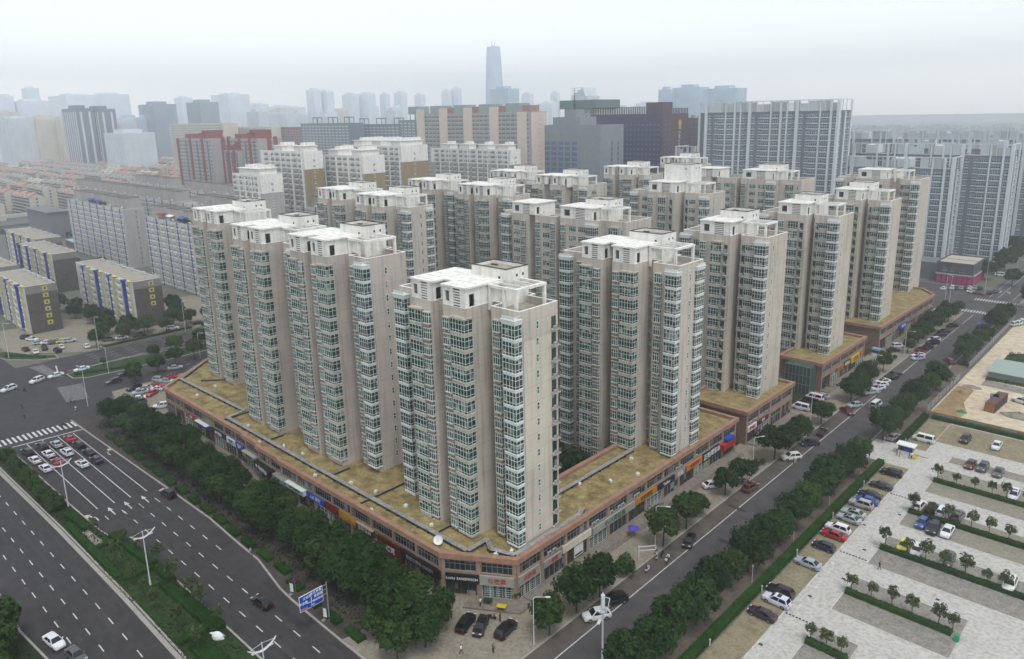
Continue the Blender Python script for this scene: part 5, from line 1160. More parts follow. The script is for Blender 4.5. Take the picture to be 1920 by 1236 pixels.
trees(T_STM,'street_tree',[jit(x,y,.6) for x,y in row1 if x > -206 or y > 61],'%s tree from the zebra crossing in the kerb side row along the main road','kerb side trees along the main road',.82,1.18)
trees(T_STM,'street_tree',[jit(x,y,.6) for x,y in row2],'%s tree from the zebra crossing in the shop side row along the main road','shop side trees along the main road',.85,1.05)
trees(T_MD,'street_tree',[(-84.5,63.2,1.0),(-80.4,61.0,1.0),(-79.6,56.8,1.05),(-86,57.8,1)],'%s lighter green tree of the clump beside the corner plaza','lighter trees beside the plaza')
trees(T_SM,'parking_tree',[(x+.0,170.4) for x in (-35.4,-31.8,-28.4,-25.2,-22.6,-19,-15.5)],'%s small staked tree from the aisle in the farthest car park hedge','small trees in the farthest car park hedge')
trees(T_SM,'parking_tree',[(x,153.2) for x in (-35.4,-32.2,-29.2,-25.2,-22.2,-19,-15.8)],'%s small staked tree from the aisle in the hedge by the blue hatchback','small trees in the hedge by the blue hatchback')
trees(T_SM,'parking_tree',[(x,136.1) for x in (-35.4,-31.6,-28.6,-25.7,-22.3,-19.1,-16.5)],'%s small staked tree from the aisle in the hedge by the yellow hatchback','small trees in the hedge by the yellow hatchback')
trees(T_SM,'parking_tree',[(x,118.6) for x in (-35.3,-32.1,-28.9,-25.9,-22.1,-20.1)],'%s small staked tree from the aisle in the short hedge with the green bin','small trees in the short hedge with the green bin')
trees(T_SM,'parking_tree',[(x,102.2) for x in (-35.6,-33.2,-31.0)],'%s small staked tree from the aisle in the nearest car park hedge','small trees in the nearest car park hedge')
trees(T_YG,'young_tree',[(-143.9,40.9),(-139.8,41.6),(-131.4,42.3),(-123.7,41.6),(-117.1,42.2),(-113.1,42.0),(-107,42.2),(-136.9,37.2),(-129.5,37.3),(-123.8,37.0),(-118.9,36.9),(-111.0,37.2),(-104,37.4),(-150,37.5)],'%s sparse young tree planted in the main road median','young trees in the median')
trees(T_MD,'island_tree',[(-259.5,92,.9),(-260,100,1),(-259,109,1.05),(-261,118,1),(-258.5,127,1),(-260,136,1),(-266,78,.45),(-245,80,1.05),(-242.5,86.5,1.1),(-246.5,94,1.1),(-240.5,79,.9),(-247.5,101,1.1),(-246.6,109,1.05),(-248,117,1)],'%s tree of the dark clump between the cross road and the podium end','trees between the cross road and the podium')
trees(T_MD,'forecourt_tree',[jit(-289.8-(i % 2)*6.5,84+4.2*i,.9) for i in range(22)],'%s tree from the junction in the row before the yellow windowed blocks','trees before the yellow windowed blocks',.95,1.25)
trees(T_BG,'garden_tree',[jit(x,y,1.5) for x,y in ((-306,120),(-314,122),(-322,124),(-332,120),(-318,96),(-326,94),(-334,96),(-342,93),(-350,95),(-360,93),(-300,97),(-306,93),(-372,122),(-384,125),(-392,120),(-398,98),(-390,92),(-296,140),(-288,150),(-300,150),(-290,160),(-410,135),(-425,132),(-440,134),(-455,128),(-440,92),(-455,92),(-470,95),(-480,100))],
      'dark garden tree between the grey six storey blocks beyond the cross road','dark trees between the six storey blocks',.75,1.05)
trees(T_BG,'garden_tree',[jit(x,y,2) for x,y in ((-100,112),(-95,118),(-108,120),(-115,112),(-126,110),(-140,112),(-150,120),(-98,155),(-104,160),(-92,196),(-98,200),(-90,248),(-96,252),(-225,112),(-220,130),(-160,135),(-140,205),(-235,160),(-150,250))],
      'dark courtyard tree between the beige towers','dark courtyard trees between the beige towers',.7,1.0)
trees(T_BG,'roadside_tree',[jit(x,y,1.2) for x,y in ((-72,398),(-71,412),(-70,425),(-73,436),(-70,448),(-72,460),(-71,473),(-78,482),(-86,470),(-84,455),(-80,442),(-70,487),(-68,500),(-92,490),(-80,500),(-60,388),(-101,372),(-104,366),(-99,364),(-110,374),(-48,352),(-44,380),(-43,395),(-43,410))],
      'dark roadside tree beyond the back street near the blue grey towers','roadside trees beyond the back street',.85,1.2)
trees(T_MD,'corner_tree',[(-128.5,17.6,1.0),(-124.5,16.0,1.1),(-131.5,15,1.05),(-127,13,1.0),(-120.5,14.5,.95)],'%s tree of the clump at the lower left road edge','trees at the lower left road edge')
trees(T_RD,'round_bush',[jit(-206+3.6*i,36.2+.1*(i % 3),.3)+(1.05,) for i in range(11)],'%s dark round shrub from the stop line in the narrow median end','round shrubs in the median end',cat='shrub',z=-.5)
# hedges: a leafy box
def hedge_mesh(L, w, h, m, seed=0, leaf=.13, den=34):
    r_ = random.Random(seed); b = MB(); b.box(.08,L-.08,-w/2+.08,w/2-.08,0,h-.08); n = int(L*(w+2*h)*den)
    for i in range(n):
        q = r_.random()*(w+2*h); x = r_.uniform(0,L)
        if q < w: p = Vector((x,q-w/2,h+r_.uniform(-.09,.05))); d = Vector((0,0,1))
        else: sgn = -1 if q < w+h else 1; p = Vector((x,sgn*(w/2+r_.uniform(-.09,.03)),r_.uniform(0,h))); d = Vector((0,sgn,.2))
        nr = (d+Vector((r_.uniform(-.7,.7),r_.uniform(-.7,.7),r_.uniform(-.3,.8)))).normalized(); u = nr.orthogonal().normalized(); w_ = nr.cross(u); s = leaf*r_.uniform(.7,1.5)
        b.quad(p-u*s,p-w_*s*.6,p+u*s,p+w_*s*.6)
    return b.mesh('hedge',[m])
def hedge(label, x0, y0, x1, y1, w, h, m=None, group='clipped hedges', den=34, z=.1):
    L = math.hypot(x1-x0,y1-y0); o = inst('hedge',hedge_mesh(L,w,h,m or LEAFG,int(L*7+x0),.13,den),None,(x0,y0,z),math.atan2(y1-y0,x1-x0)); return setp(o,label,'hedge',group)
hedge('long clipped hedge between the pavement and the car park stalls',-47.4,64,-47.4,171.6,1.5,1.1,den=22)
hedge('clipped hedge beyond the car park gate, beside the white minibus',-47.4,185,-47.4,206.5,1.5,1.1)
hedge('clipped hedge under the site wall at the far car park end',-46,206.9,0,206.9,1.0,.9,den=20)
for y,x1,l in ((101.6,-29.9,'short clipped hedge nearest the camera in the car park'),(118,-20,'clipped car park hedge ending at the green bin'),(135.5,6,'clipped car park hedge behind the yellow hatchback'),(152.6,6,'clipped car park hedge behind the blue hatchback'),(169.9,6,'farthest clipped hedge inside the car park rows')):
    hedge(l,-36.1,y,x1,y,1.15,.8,den=26)
k = 0
for i in range(19):
    x = -203+6.2*i; y = 57.3 if x > -140 else 57.6; y = y if x < -112 else 56.3-(x > -106)*.6
    hedge('%s bright clipped hedge clump from the zebra crossing along the main road kerb' % ORD[k],x,y+.2,x+4.2,y+.1,1.5,.75,None,'hedge clumps along the main road kerb'); k += 1
for x0,y0,x1,y1,w,h,l in ((-166,37.4,-156,38.2,1.6,.8,'clipped hedge at the square bed in the median'),(-150,40.7,-133,42.0,1.7,.9,'clipped hedge on the shop side of the median, before the first lamp'),(-131.5,42.1,-125,42.3,1.4,.9,'clipped hedge on the shop side of the median, right of the first lamp'),(-160,36.0,-134,36.3,1.3,.6,'low hedge on the camera side of the median, left part'),(-126,41.2,-106.5,41.9,2.4,.9,'broad hedge on the shop side of the median beside the white boulder'),(-108.6,35.9,-108.6,41.2,1.9,.9,'cross hedge in the median left of the white boulder'),(-106.2,38,-88,38.6,2.8,.7,'rounded hedge in the median right of the white boulder'),(-147.3,36.2,-147.3,40.4,1.0,.7,'cross hedge in the median near the paved bed'),(-132.6,36.4,-132.6,41.8,1.4,.7,'cross hedge in the median at the first lamp')):
    hedge(l,x0,y0,x1,y1,w,h,None,'median hedges')
for x0,y0,x1,y1,l in ((-263,68,-257.4,84,'low hedge on the traffic island by the white sedan'),(-305,58.5,-292,67.5,'curved low hedge island left of the junction'),(-288.5,84,-288.5,118,'low hedge strip before the yellow windowed blocks'),(-288.5,122,-288.5,160,'low hedge strip farther along the cross road')):
    hedge(l,x0,y0,x1,y1,1.2,.7,None,'hedges round the junction',20)
# lawn beds in the median, weeds, far greenery
for poly in ([(-163,35.3),(-134,35.6),(-134,41.5),(-150,40),(-163,38.8)],[(-131.6,35.7),(-110,35.8),(-110,41),(-126,40.6),(-131.6,41.6)],[(-107,36),(-60,36.2),(-60,37.2),(-107,36.9)],[(-104,40.2),(-60,40.3),(-60,42.8),(-104,42.7)]): sheet('lawn',poly,.165,GRASS)
sheet('paved_bed',[(-156,37),(-148.5,37.1),(-148.5,38.8),(-156,38.2)],.170,KERB)
def scatter(name, label, n, fn, leaf, m, seed):
    r_ = random.Random(seed); b = MB()
    for i in range(n):
        p, s = fn(r_); nr = Vector((r_.uniform(-1,1),r_.uniform(-1,1),r_.uniform(.1,1))).normalized(); u = nr.orthogonal().normalized(); w_ = nr.cross(u); s *= leaf
        b.quad(p-u*s,p-w_*s*.6,p+u*s,p+w_*s*.6)
    return setp(b.build(name,[m]),label,None,None,'stuff')
def f_weeds(r_):
    a = r_.choice(((-42,267,20,15),(-42.2,247.6,20,2.2))); x = a[0]+r_.random()**1.3*a[2]; y = a[1]+r_.random()*a[3]; return Vector((x,y,.1+r_.random()*.5)), r_.uniform(.6,1.4)
scatter('site_undergrowth','weeds on the building site',2600,f_weeds,.22,LEAFY,3)
CL = [(random.Random(i).uniform(-1500,-560), random.Random(i+500).uniform(130,700), random.Random(i+900).uniform(4,9)) for i in range(150)]
def f_low(r_):
    c = r_.choice(CL); d = Vector((r_.gauss(0,1),r_.gauss(0,1),abs(r_.gauss(0,1)))).normalized()*c[2]*r_.uniform(.7,1.1); return Vector((c[0]+d.x*2,c[1]+d.y,d.z)), r_.uniform(.7,1.3)
scatter('low_rise_foliage','tree masses among the row houses',9000,f_low,1.6,LEAFD,4)
CW = [(random.Random(i+50).uniform(-1100,500), random.Random(i+1500).uniform(620,3300), random.Random(i+2900).uniform(7,15)) for i in range(420)]
def f_far(r_):
    c = r_.choice(CW); d = Vector((r_.gauss(0,1),r_.gauss(0,1),abs(r_.gauss(0,1)))).normalized()*c[2]*r_.uniform(.7,1.1); return Vector((c[0]+d.x*3.5,c[1]+d.y*2,d.z)), r_.uniform(.7,1.4)
scatter('far_woods','hazy woods beyond the blue grey towers',16000,f_far,3.2,LEAFD,6)
def f_med(r_):
    x = r_.uniform(-208,-60); top = 38.0 if x < -170 else (38.2+(x+170)/32*3.2 if x < -138 else 42.4); return Vector((x,r_.uniform(35.2,top),.16+r_.random()*.25)), r_.uniform(.6,1.4)
scatter('median_ground_cover','low planting between the median hedges',7000,f_med,.17,LEAFG,8)
scatter('verge_ground_cover','dark planting under the main road trees',7000,lambda r_:(Vector((r_.uniform(-212,-82),r_.uniform(57.5,66.8),.1+r_.random()*.3)),r_.uniform(.6,1.4)),.2,LEAFD,9)
scatter('corner_verge_cover','dark planting at the lower left road edge',5000,lambda r_:(Vector((r_.uniform(-165,-70),r_.uniform(8,19.6),.1+r_.random()*.5)),r_.uniform(.6,1.4)),.25,LEAFG,10)
CARS = [(-43.6,102.7,180,'sedan','darkpurple'),(-43.3,107.4,180,'suv','white'),(-43.9,110.1,180,'suv','black'),(-43.7,121.2,180,'sedan','silver'),(-43.7,128.3,180,'hatch','navy'),(-43.8,133.4,180,'sedan','red'),(-44.0,136.1,180,'suv','white'),(-43.7,141.2,180,'sedan','silver'),(-43.8,143.9,180,'sedan','silver'),(-43.9,148.5,180,'suv','silver'),(-43.6,150.9,180,'sedan','blue'),(-43.9,153.7,180,'sedan','navy'),(-43.5,159.3,180,'sedan','darkpurple'),(-43.7,166.8,180,'suv','black'),(-35.0,155.5,90,'suv','white'),(-32.7,155.9,90,'suv','black'),(-30.8,156.0,90,'suv','white'),(-28.2,156.2,90,'suv','grey'),(-32.6,148.8,-90,'hatch','blue'),(-30.4,148.1,-90,'suv','black'),(-28.2,148.7,-90,'sedan','white'),(-32.8,138.2,-90,'hatch','yellow'),(-30.6,138.3,-90,'sedan','white'),(-25.6,138.4,-90,'suv','grey'),(-16.0,137.6,-90,'suv','white'),(-21.7,172.7,-90,'suv','white'),(-31.8,182.6,-90,'sedan','darkred'),(-29.4,182.7,-90,'suv','grey'),(-26.3,182.2,-90,'sedan','grey'),(-43.5,190.1,180,'van','white'),(-36.0,196.6,-90,'suv','black'),(-29.6,197.4,-90,'sedan','white'),(-49.4,187.0,80,'sedan','silver'),(-63.3,113.7,285,'sedan','black'),(-63.6,160.2,232,'suv','white'),(-64.1,140.5,86,'suv','redbrown'),(-70.8,136.1,60,'sedan','white'),(-77.8,69.2,112,'suv','black'),(-75.5,70.3,297,'sedan','black'),(-71.9,72.4,98,'suv','black'),(-63.4,84.8,240,'suv','white'),(-63.5,89.9,243,'suv','black'),(-63.6,178.7,95,'sedan','darkpurple'),(-63.8,196.2,-37,'sedan','darkred'),(-63.8,201.9,242,'hatch','silver'),(-59.5,205.6,85,'van','white'),(-74.0,190.6,178,'van','white'),(-73.9,195.5,178,'van','black'),(-74.0,199.8,178,'van','white'),(-73.1,202.7,178,'sedan','silver'),(-63.9,214.5,240,'sedan','silver'),(-63.4,219.1,240,'sedan','white'),(-63.7,222.4,240,'sedan','white'),(-64.1,225.7,240,'sedan','white'),(-63.5,230.3,240,'suv','black'),(-63.5,233.9,240,'sedan','black'),(-63.4,170.3,233,'sedan','navy'),(-71.1,258.5,60,'sedan','black'),(-71.5,264.0,60,'suv','white'),(-74.6,320.0,200,'sedan','white'),(-64.2,302.5,238,'sedan','black'),(-64.6,292.5,238,'sedan','black'),(-64.4,287.3,238,'sedan','black'),(-64.4,279.2,238,'suv','white'),(-63.8,275.6,238,'suv','black'),(-63.7,268.3,238,'sedan','black'),(-64.4,265.2,238,'sedan','navy'),(-64.2,261.3,238,'sedan','red'),(-63.6,258.3,238,'sedan','white'),(-62.7,255.0,238,'sedan','silver'),(-54.4,257.7,130,'suv','darkred'),(-50.6,259.6,110,'sedan','black'),(-71.2,364.5,0,'sedan','white'),(-82.5,364.7,90,'sedan','white'),(-79.7,367.9,90,'suv','white'),(-78.1,368.7,90,'sedan','grey'),(-76.6,369.8,90,'sedan','silver'),(-75.3,370.9,90,'sedan','darkred'),(-74.0,372.3,90,'sedan','white'),(-72.1,373.9,90,'sedan','silver'),(-70.5,374.2,90,'sedan','black'),(-68.6,363.5,0,'sedan','redbrown'),(-65.0,367.6,80,'sedan','black'),(-64.2,372.1,80,'sedan','grey'),(-69.4,409.5,0,'van','white'),(-65.4,407.6,70,'sedan','white'),(-47.6,318.4,80,'suv','white'),(-46.6,320.5,80,'suv','white'),(-46.0,323.8,80,'suv','white'),(-30.9,233.4,160,'suv','white'),(-263.3,49.7,296,'suv','white'),(-265.3,57.9,297,'suv','white'),(-266.0,63.5,281,'sedan','white'),(-266.3,71.3,274,'sedan','white'),(-244.6,73.8,-85,'suv','darkpurple'),(-249.9,79.2,-85,'suv','black'),(-233.5,75.8,284,'suv','black'),(-230.5,77.7,250,'sedan','silver'),(-228.1,75.7,250,'sedan','silver'),(-224.4,77.6,303,'sedan','red'),(-226.6,80.6,50,'sedan','white'),(-223.1,72.9,251,'sedan','white'),(-219.8,71.9,262,'suv','grey'),(-216.1,69.7,255,'sedan','white'),(-211.6,75.3,250,'suv','white'),(-234.6,84.0,30,'suv','silver'),(-230.3,81.3,60,'sedan','red'),(-231.8,85.2,40,'sedan','silver'),(-234.5,88.4,40,'sedan','red'),(-243.2,92.5,70,'sedan','silver'),(-307.1,65.3,180,'sedan','black'),(-300.7,66.8,170,'sedan','white'),(-303.1,70.3,175,'suv','black'),(-296.1,72.5,180,'suv','black'),(-299.9,74.8,175,'sedan','white'),(-319.8,70.7,30,'sedan','white'),(-324.0,69.8,30,'suv','black'),(-310.5,73.3,80,'sedan','white'),(-308.3,75.1,80,'sedan','grey'),(-307.8,77.6,80,'sedan','yellow'),(-306.0,79.4,75,'suv','silver'),(-312.2,70.8,80,'hatch','silver'),(-293.4,81.4,175,'sedan','white'),(-295.9,89.8,60,'suv','grey'),(-294.5,94.0,70,'sedan','white'),(-292.9,99.6,75,'van','grey'),(-292.4,112.4,60,'suv','white'),(-291.9,122.6,60,'sedan','black'),(-206.3,40.3,185,'suv','black'),(-200.0,40.2,185,'sedan','white'),(-207.5,43.8,185,'suv','black'),(-201.3,43.5,185,'sedan','white'),(-206.1,46.7,185,'sedan','silver'),(-193.0,40.6,185,'sedan','white'),(-194.4,43.7,185,'sedan','red'),(-198.7,46.9,185,'suv','white'),(-188.8,47.3,185,'sedan','white'),(-207.3,50.1,185,'sedan','red'),(-201.1,50.4,185,'suv','black'),(-194.4,50.6,185,'sedan','black'),(-188.4,50.3,185,'sedan','navy'),(-157.8,54.9,182,'suv','black'),(-107.6,49.9,182,'sedan','black'),(-123.3,22.9,8,'sedan','white'),(-117.2,24.2,5,'sedan','grey')]
# ------------------------------------------------------------------ cars
def loft(b, secs, mi=0):
    n0 = len(b.v); k = len(secs[0])
    for s in secs: b.v += s
    for i in range(len(secs)-1):
        for j in range(k-1):
            a = n0+i*k+j; b.f.append((a, a+k, a+k+1, a+1)); b.m.append(mi)
    b.f.append(tuple(n0+j for j in range(k))); b.m.append(mi); e = n0+(len(secs)-1)*k; b.f.append(tuple(e+j for j in range(k-1,-1,-1))); b.m.append(mi)
def car_kind(L, W_, H, belt, hood, tail, cab, roofx, gcol=0):
    """side profile: cab=(rear glass base x, windscreen base x), roofx=(rear, front); returns part meshes"""
    h = W_/2; b = MB(); secs = []
    xs = [(-L/2,.80,tail*.62,.45),(-L/2+.10,.93,tail,.30),(-L/2+.55,1.0,tail+.03,.22),(cab[0],1.0,belt,.22),((cab[0]+cab[1])/2,1.0,belt-.02,.22),(cab[1],1.0,belt-.03,.22),(L/2-.75,.98,hood,.22),(L/2-.22,.90,hood-.10,.25),(L/2,.74,hood-.27,.34)]
    for x,k,zt,zb in xs:
        w = h*k; zm = zb+(zt-zb)*.55
        secs.append([(x,-w*.92,zb),(x,-w,zb+(zt-zb)*.25),(x,-w,zm),(x,-w*.95,zt-.07),(x,-w*.80,zt),(x,0,zt+.025),(x,w*.80,zt),(x,w*.95,zt-.07),(x,w,zm),(x,w,zb+(zt-zb)*.25),(x,w*.92,zb)])
    loft(b, secs)
    wb, wr = h*.90, h*.68; rz0, rz1 = H-.03, H
    A = [(cab[0],-wb,belt-.03),(roofx[0],-wr,rz0),(roofx[1],-wr,rz1-.02),(cab[1],-wb,belt-.05)]; Bq = [(x,-y,z) for x,y,z in A]
    b.quad(A[1],A[2],Bq[2],Bq[1]); b.box(roofx[0]+.05,roofx[1]-.05,-wr+.12,wr-.12,H-.03,H+.015)
    b.quad(A[0],A[3],A[2],A[1]); b.quad(Bq[3],Bq[0],Bq[1],Bq[2])
    b.quad(A[0],A[1],Bq[1],Bq[0]); b.quad(A[3],Bq[3],Bq[2],A[2])
    for s in (-1,1): b.box(cab[1]-.42,cab[1]-.25,s*(h+.02)-.10,s*(h+.02)+.10,belt-.02,belt+.12)
    parts = {'body':(b.mesh('body',[PAINTC]),)}
    def inset_quad(q, k, off):
        q = [Vector(p) for p in q]; c = sum(q,Vector())/4; n = (q[1]-q[0]).cross(q[2]-q[0]).normalized()
        return [c+(p-c)*k+n*off for p in q]
    g = MB(); g.quad(*inset_quad((A[3],Bq[3],Bq[2],A[2]),.90,.012)); ws = g.mesh('windscreen',[CARG])
    g = MB(); g.quad(*inset_quad((A[0],A[1],Bq[1],Bq[0]),.88,.012)); rw = g.mesh('rear_window',[CARG])
    def side(q):
        g = MB(); q = inset_quad(q,.86,.012); a,b2,c,d = q                # a rear base, b2 front base, c front top, d rear top
        def lerp(u,v,t): return u+(v-u)*t
        for t0,t1 in ((0,.47),(.52,1)): g.quad(lerp(a,b2,t0),lerp(a,b2,t1),lerp(d,c,t1),lerp(d,c,t0))
        return g.mesh('side_window',[CARG])
    parts['windscreen'] = (ws,); parts['rear_window'] = (rw,); s1 = side((A[0],A[3],A[2],A[1])); q = (Bq[3],Bq[0],Bq[1],Bq[2])
    parts['side_window'] = (s1, side(q))
    rw_ = .33 if H < 1.6 else .36; wm = MB(); wm.tube((0,-.11,0),(0,.11,0),rw_,n=14,mi=0); wm.tube((0,-.125,0),(0,.125,0),rw_*.62,n=12,mi=1); wmesh = wm.mesh('wheel',[RUB,RIM])
    parts['wheels'] = [(x,s*(h-.10),rw_) for x in (-L*.29,L*.30) for s in (-1,1)]; parts['wm'] = wmesh
    hl = MB(); hl.box(-.10,.06,-.20,.20,-.08,.08); parts['hl'] = hl.mesh('headlight',[LAMPW]); tl = MB(); tl.box(-.05,.05,-.18,.18,-.10,.10); parts['tl'] = tl.mesh('tail_light',[LAMPR])
    parts['pos'] = (L/2-.16, h*.62, hood-.16, -L/2+.06, h*.66, tail-.12); parts['sun'] = (roofx, wr, H)
    # one merged mesh for far copies
    fm = MB()
    for key in ('body','windscreen','rear_window','side_window'):
        for me in parts[key]:
            t = MB(); t.v = [tuple(v.co) for v in me.vertices]; t.f = [tuple(p.vertices) for p in me.polygons]; t.m = [0 if key == 'body' else 1]*len(t.f); fm.add(t)
    for (x,y,z) in parts['wheels']: fm.tube((x,y-.11,z),(x,y+.11,z),rw_,n=10,mi=2)
    parts['far'] = fm.mesh('car',[PAINTC,CARG,RUB]); return parts
KINDS_ = dict(sedan=car_kind(4.7,1.82,1.46,.98,.92,1.02,(-1.75,1.15),(-1.0,.35)), hatch=car_kind(4.1,1.75,1.50,.99,.95,1.02,(-1.85,1.05),(-1.45,.25)),
              suv=car_kind(4.65,1.88,1.72,1.10,1.06,1.12,(-2.15,1.15),(-1.75,.35)), van=car_kind(4.9,1.85,1.98,1.18,1.05,1.20,(-2.36,1.85),(-2.25,1.25)))
CC = dict(white=(.78,.79,.80),black=(.007,.007,.009),silver=(.42,.44,.46),grey=(.09,.095,.10),red=(.42,.012,.02),darkred=(.13,.012,.02),darkpurple=(.035,.018,.035),navy=(.016,.018,.05),blue=(.03,.08,.34),yellow=(.72,.66,.03),redbrown=(.16,.05,.04))
CN = dict(darkred='dark red',darkpurple='dark purple',redbrown='red brown'); TN = dict(suv='off-roader',van='minibus',hatch='hatchback',sedan='sedan')
def zone(x, y):
    if -47 < x < -41 and y < 176: return 'parked along the car park hedge'
    if x > -41.2 and y < 144: return 'parked by the hedge of the yellow hatchback'
    if x > -41.2 and y < 152: return 'parked on the near side of the blue hatchback hedge'
    if x > -41.2 and y < 160: return 'parked across the hedge from the blue hatchback'
    if x > -41.2 and y < 215: return 'parked in the far car park rows'
    if -46 < x < -41 and y < 215: return 'parked beyond the car park gate'
    if x > -45 and y < 300: return 'on the sandy building site'
    if x > -50 and y > 300: return 'parked at the end of the site fence'
    if x > -52 and y < 190: return 'waiting on the pavement by the gate hedge'
    if x > -57 and y > 250 and y < 262: return 'under the trees at the site entrance'
    if x < -71.5 and 55 < y < 80 and x > -80: return 'parked on the corner plaza'
    if -67 < x and 80 < y < 95: return 'at the street kerb before the corner shops'
    if x < -72.5 and 186 < y < 206: return 'parked before the green glass box'
    if -67 < x and 95 < y < 146 or (-72 < x < -68 and y < 146): return 'beside the long green lettered sign'
    if -67 < x and 146 < y < 184: return 'on the street past the red awning shop'
    if -67 < x and 184 < y < 208: return 'on the street before the green glass box'
    if -67 < x and 208 < y < 236: return 'in the slanted row on the middle street'
    if -67 < x and 236 < y < 330: return 'in the slanted row on the far street'
    if y > 225 and x > -80 and y < 345: return 'on the pavement by the far podium'
    if y > 345 and x > -100: return 'around the magenta shop'
    if x < -285 and y < 83: return 'in the car park beyond the cross road'
    if x < -285: return 'under the trees of the yellow windowed blocks'
    if x < -236 and y < 90: return 'crossing the junction'
    if y > 64: return 'in the corner car park at the podium end'
    if x < -185: return 'queueing at the stop line'
    if y > 30: return 'driving on the main road'
    return 'at the lower left road edge'
from collections import defaultdict
cz = defaultdict(list)
for i, c in enumerate(CARS): cz[(zone(c[0],c[1]), c[3], c[4])].append(i)
clab = {}
for (zn, ty, col), L_ in cz.items():
    L_.sort(key=lambda i: math.hypot(CARS[i][0],CARS[i][1])); nm = '%s %s' % (CN.get(col,col), TN[ty])
    for k, i in enumerate(L_):
        if len(L_) == 1: clab[i] = '%s %s' % (nm, zn)
        else: clab[i] = '%s %s, %s such' % (nm, zn, ('nearest','second nearest','third nearest','fourth nearest','fifth nearest','sixth nearest','seventh nearest')[k])
PATCH = MB(); PATCH.quad((-.3,-.5,0),(.35,-.5,0),(.35,.5,0),(-.3,.5,0)); patchm = PATCH.mesh('sunroof',[CARG])
crr = random.Random(3)
for i, (x, y, hd, ty, col) in enumerate(CARS):
    K = KINDS_[ty]; c = tuple(min(1,v*crr.uniform(.88,1.05)) for v in CC[col])+(1,); z = .10 if (x > -47 or (-95 < x < -66.4 and y < 326 and y > 54) or (x < -205 and y > 64 and x > -237)) else .02
    if x < -287.5: z = .06
    lab = ' '.join(clab[i].split()); rz = R(hd+crr.uniform(-2.5,2.5)); far_ = math.hypot(x,y) > 285
    if far_:
        o = inst('parked_car',K['far'],None,(x,y,z),rz); o.color = c; setp(o,lab,'car','cars'); continue
    t = thing('parked_car' if 'driving' not in lab else 'moving_car',lab,'car',(x,y,z),rz,'cars')
    for key in ('body','windscreen','rear_window','side_window'):
        for me in K[key]: o = inst(key,me,t); o.color = c
    for l in K['wheels']: inst('wheel',K['wm'],t,l)
    hx,hy,hz_,tx,ty_,tz = K['pos']
    for s in (-1,1): inst('headlight',K['hl'],t,(hx,s*hy,hz_)); inst('tail_light',K['tl'],t,(tx,s*ty_,tz))
    if ty in ('sedan','suv') and crr.random() < .4: rx_ = K['sun'][0]; inst('sunroof',patchm,t,((rx_[0]+rx_[1])/2+.25,0,K['sun'][2]+.022))
# ------------------------------------------------------------------ lamps, road signs, people, site things
def lamp_boat(label, x, y, rz, h=10.7, group='white boat armed street lamps', top=True):
    t = thing('street_lamp',label,'street lamp',(x,y,.14),rz,group); b = MB(); b.tube((0,0,0),(0,0,h),.13,.07,10); b.tube((0,0,0),(0,0,1.0),.19,.17,10); b.build('pole',[POLE],t)
    for s in (-1,1):
        b = MB(); pr = None
        for i in range(7):
            u = i/6; yy = s*2.1*u; z = h-1.35+1.05*u*u; w = .19*(1-.55*u); q = [(-w,yy,z),(w,yy,z),(w*.7,yy,z+.16),(-w*.7,yy,z+.16)]
            if pr:
                for j in range(4): b.quad(pr[j],pr[(j+1)%4],q[(j+1)%4],q[j])
            pr = q
        b.tube((0,0,h-.1),(0,s*1.9,h-.42),.03,n=5); b.build('arm',[POLE],t)
        b = MB(); b.box(-.18,.18,s*1.2-.4,s*1.2+.4,h-1.12,h-1.02); b.build('lamp_head',[LAMPW],t)
    return t
lamp_boat('white boat armed lamp in the median beside the queueing cars',-169.7,38.6,R(0)); lamp_boat('white boat armed lamp in the middle of the planted median',-127.6,39.3,0)
lamp_boat('white boat armed lamp at the bottom edge of the photo',-86.2,39.3,0,10.3); lamp_boat('white boat armed lamp at the zebra crossing corner, left edge',-218.5,34.0,R(20),10.2)
def lamp_arm(label, x, y, rz, h=8.4, arm=1.9, z=.1, group='single arm street lamps', both=False):
    t = thing('street_lamp',label,'street lamp',(x,y,z),rz,group); b = MB(); b.tube((0,0,0),(0,0,h-.3),.09,.055,8)
    for s in ((1,-1) if both else (1,)): b.tube((0,0,h-.3),(s*.35,0,h),.055,.05,6); b.tube((s*.35,0,h),(s*arm,0,h+.02),.05,.04,6)
    b.build('pole',[POLE],t)
    for s in ((1,-1) if both else (1,)): b = MB(); b.box(s*(arm+.35)-.38,s*(arm+.35)+.38,-.13,.13,h-.06,h+.09); b.build('lamp_head',[LAMPW],t)
    return t
lamp_arm('single arm lamp rising from the tree at the street corner',-66.8,73.3,R(40)); lamp_arm('single arm lamp in the trees by the green lettered sign',-67.6,108.6,R(30)); lamp_arm('single arm lamp in the trees beyond the green glass box',-67.2,224.5,R(30))
lamp_arm('single arm lamp by the slanted parked cars of the far street',-67.1,256.1,R(10),8.6); lamp_arm('single arm lamp in the tree behind the white minibuses',-67.6,181,R(100)); lamp_arm('single arm lamp at the podium end by the car park',-68.2,150,R(60),7.5)
for (x,y,h,rz,l) in ((-301.5,58.7,12.7,40,'tall thin lamp at the left edge of the junction'),(-286.5,83.2,12.5,20,'tall thin lamp before the yellow windowed blocks'),(-286,114.5,12.5,20,'tall thin lamp on the cross road near the stepped towers'),(-229.3,61.4,12.2,200,'tall thin lamp on the traffic island point'),(-248.4,103.3,9,30,'thin lamp between the dark trees and the podium end'),(-255.5,76,9,200,'thin lamp on the traffic island by the dark purple off-roader'),(-67.4,368.3,14,0,'tall thin lamp at the far back street corner'),(-76.2,341,11,20,'tall thin lamp near the far podium corner'),(-74.0,338.7,12,160,'second thin lamp near the far podium corner'),(-63,407,9,20,'single arm lamp up the far street before the dark trees')):
    lamp_arm(l,x,y,R(rz),h,1.5,.1,'tall thin street lamps')
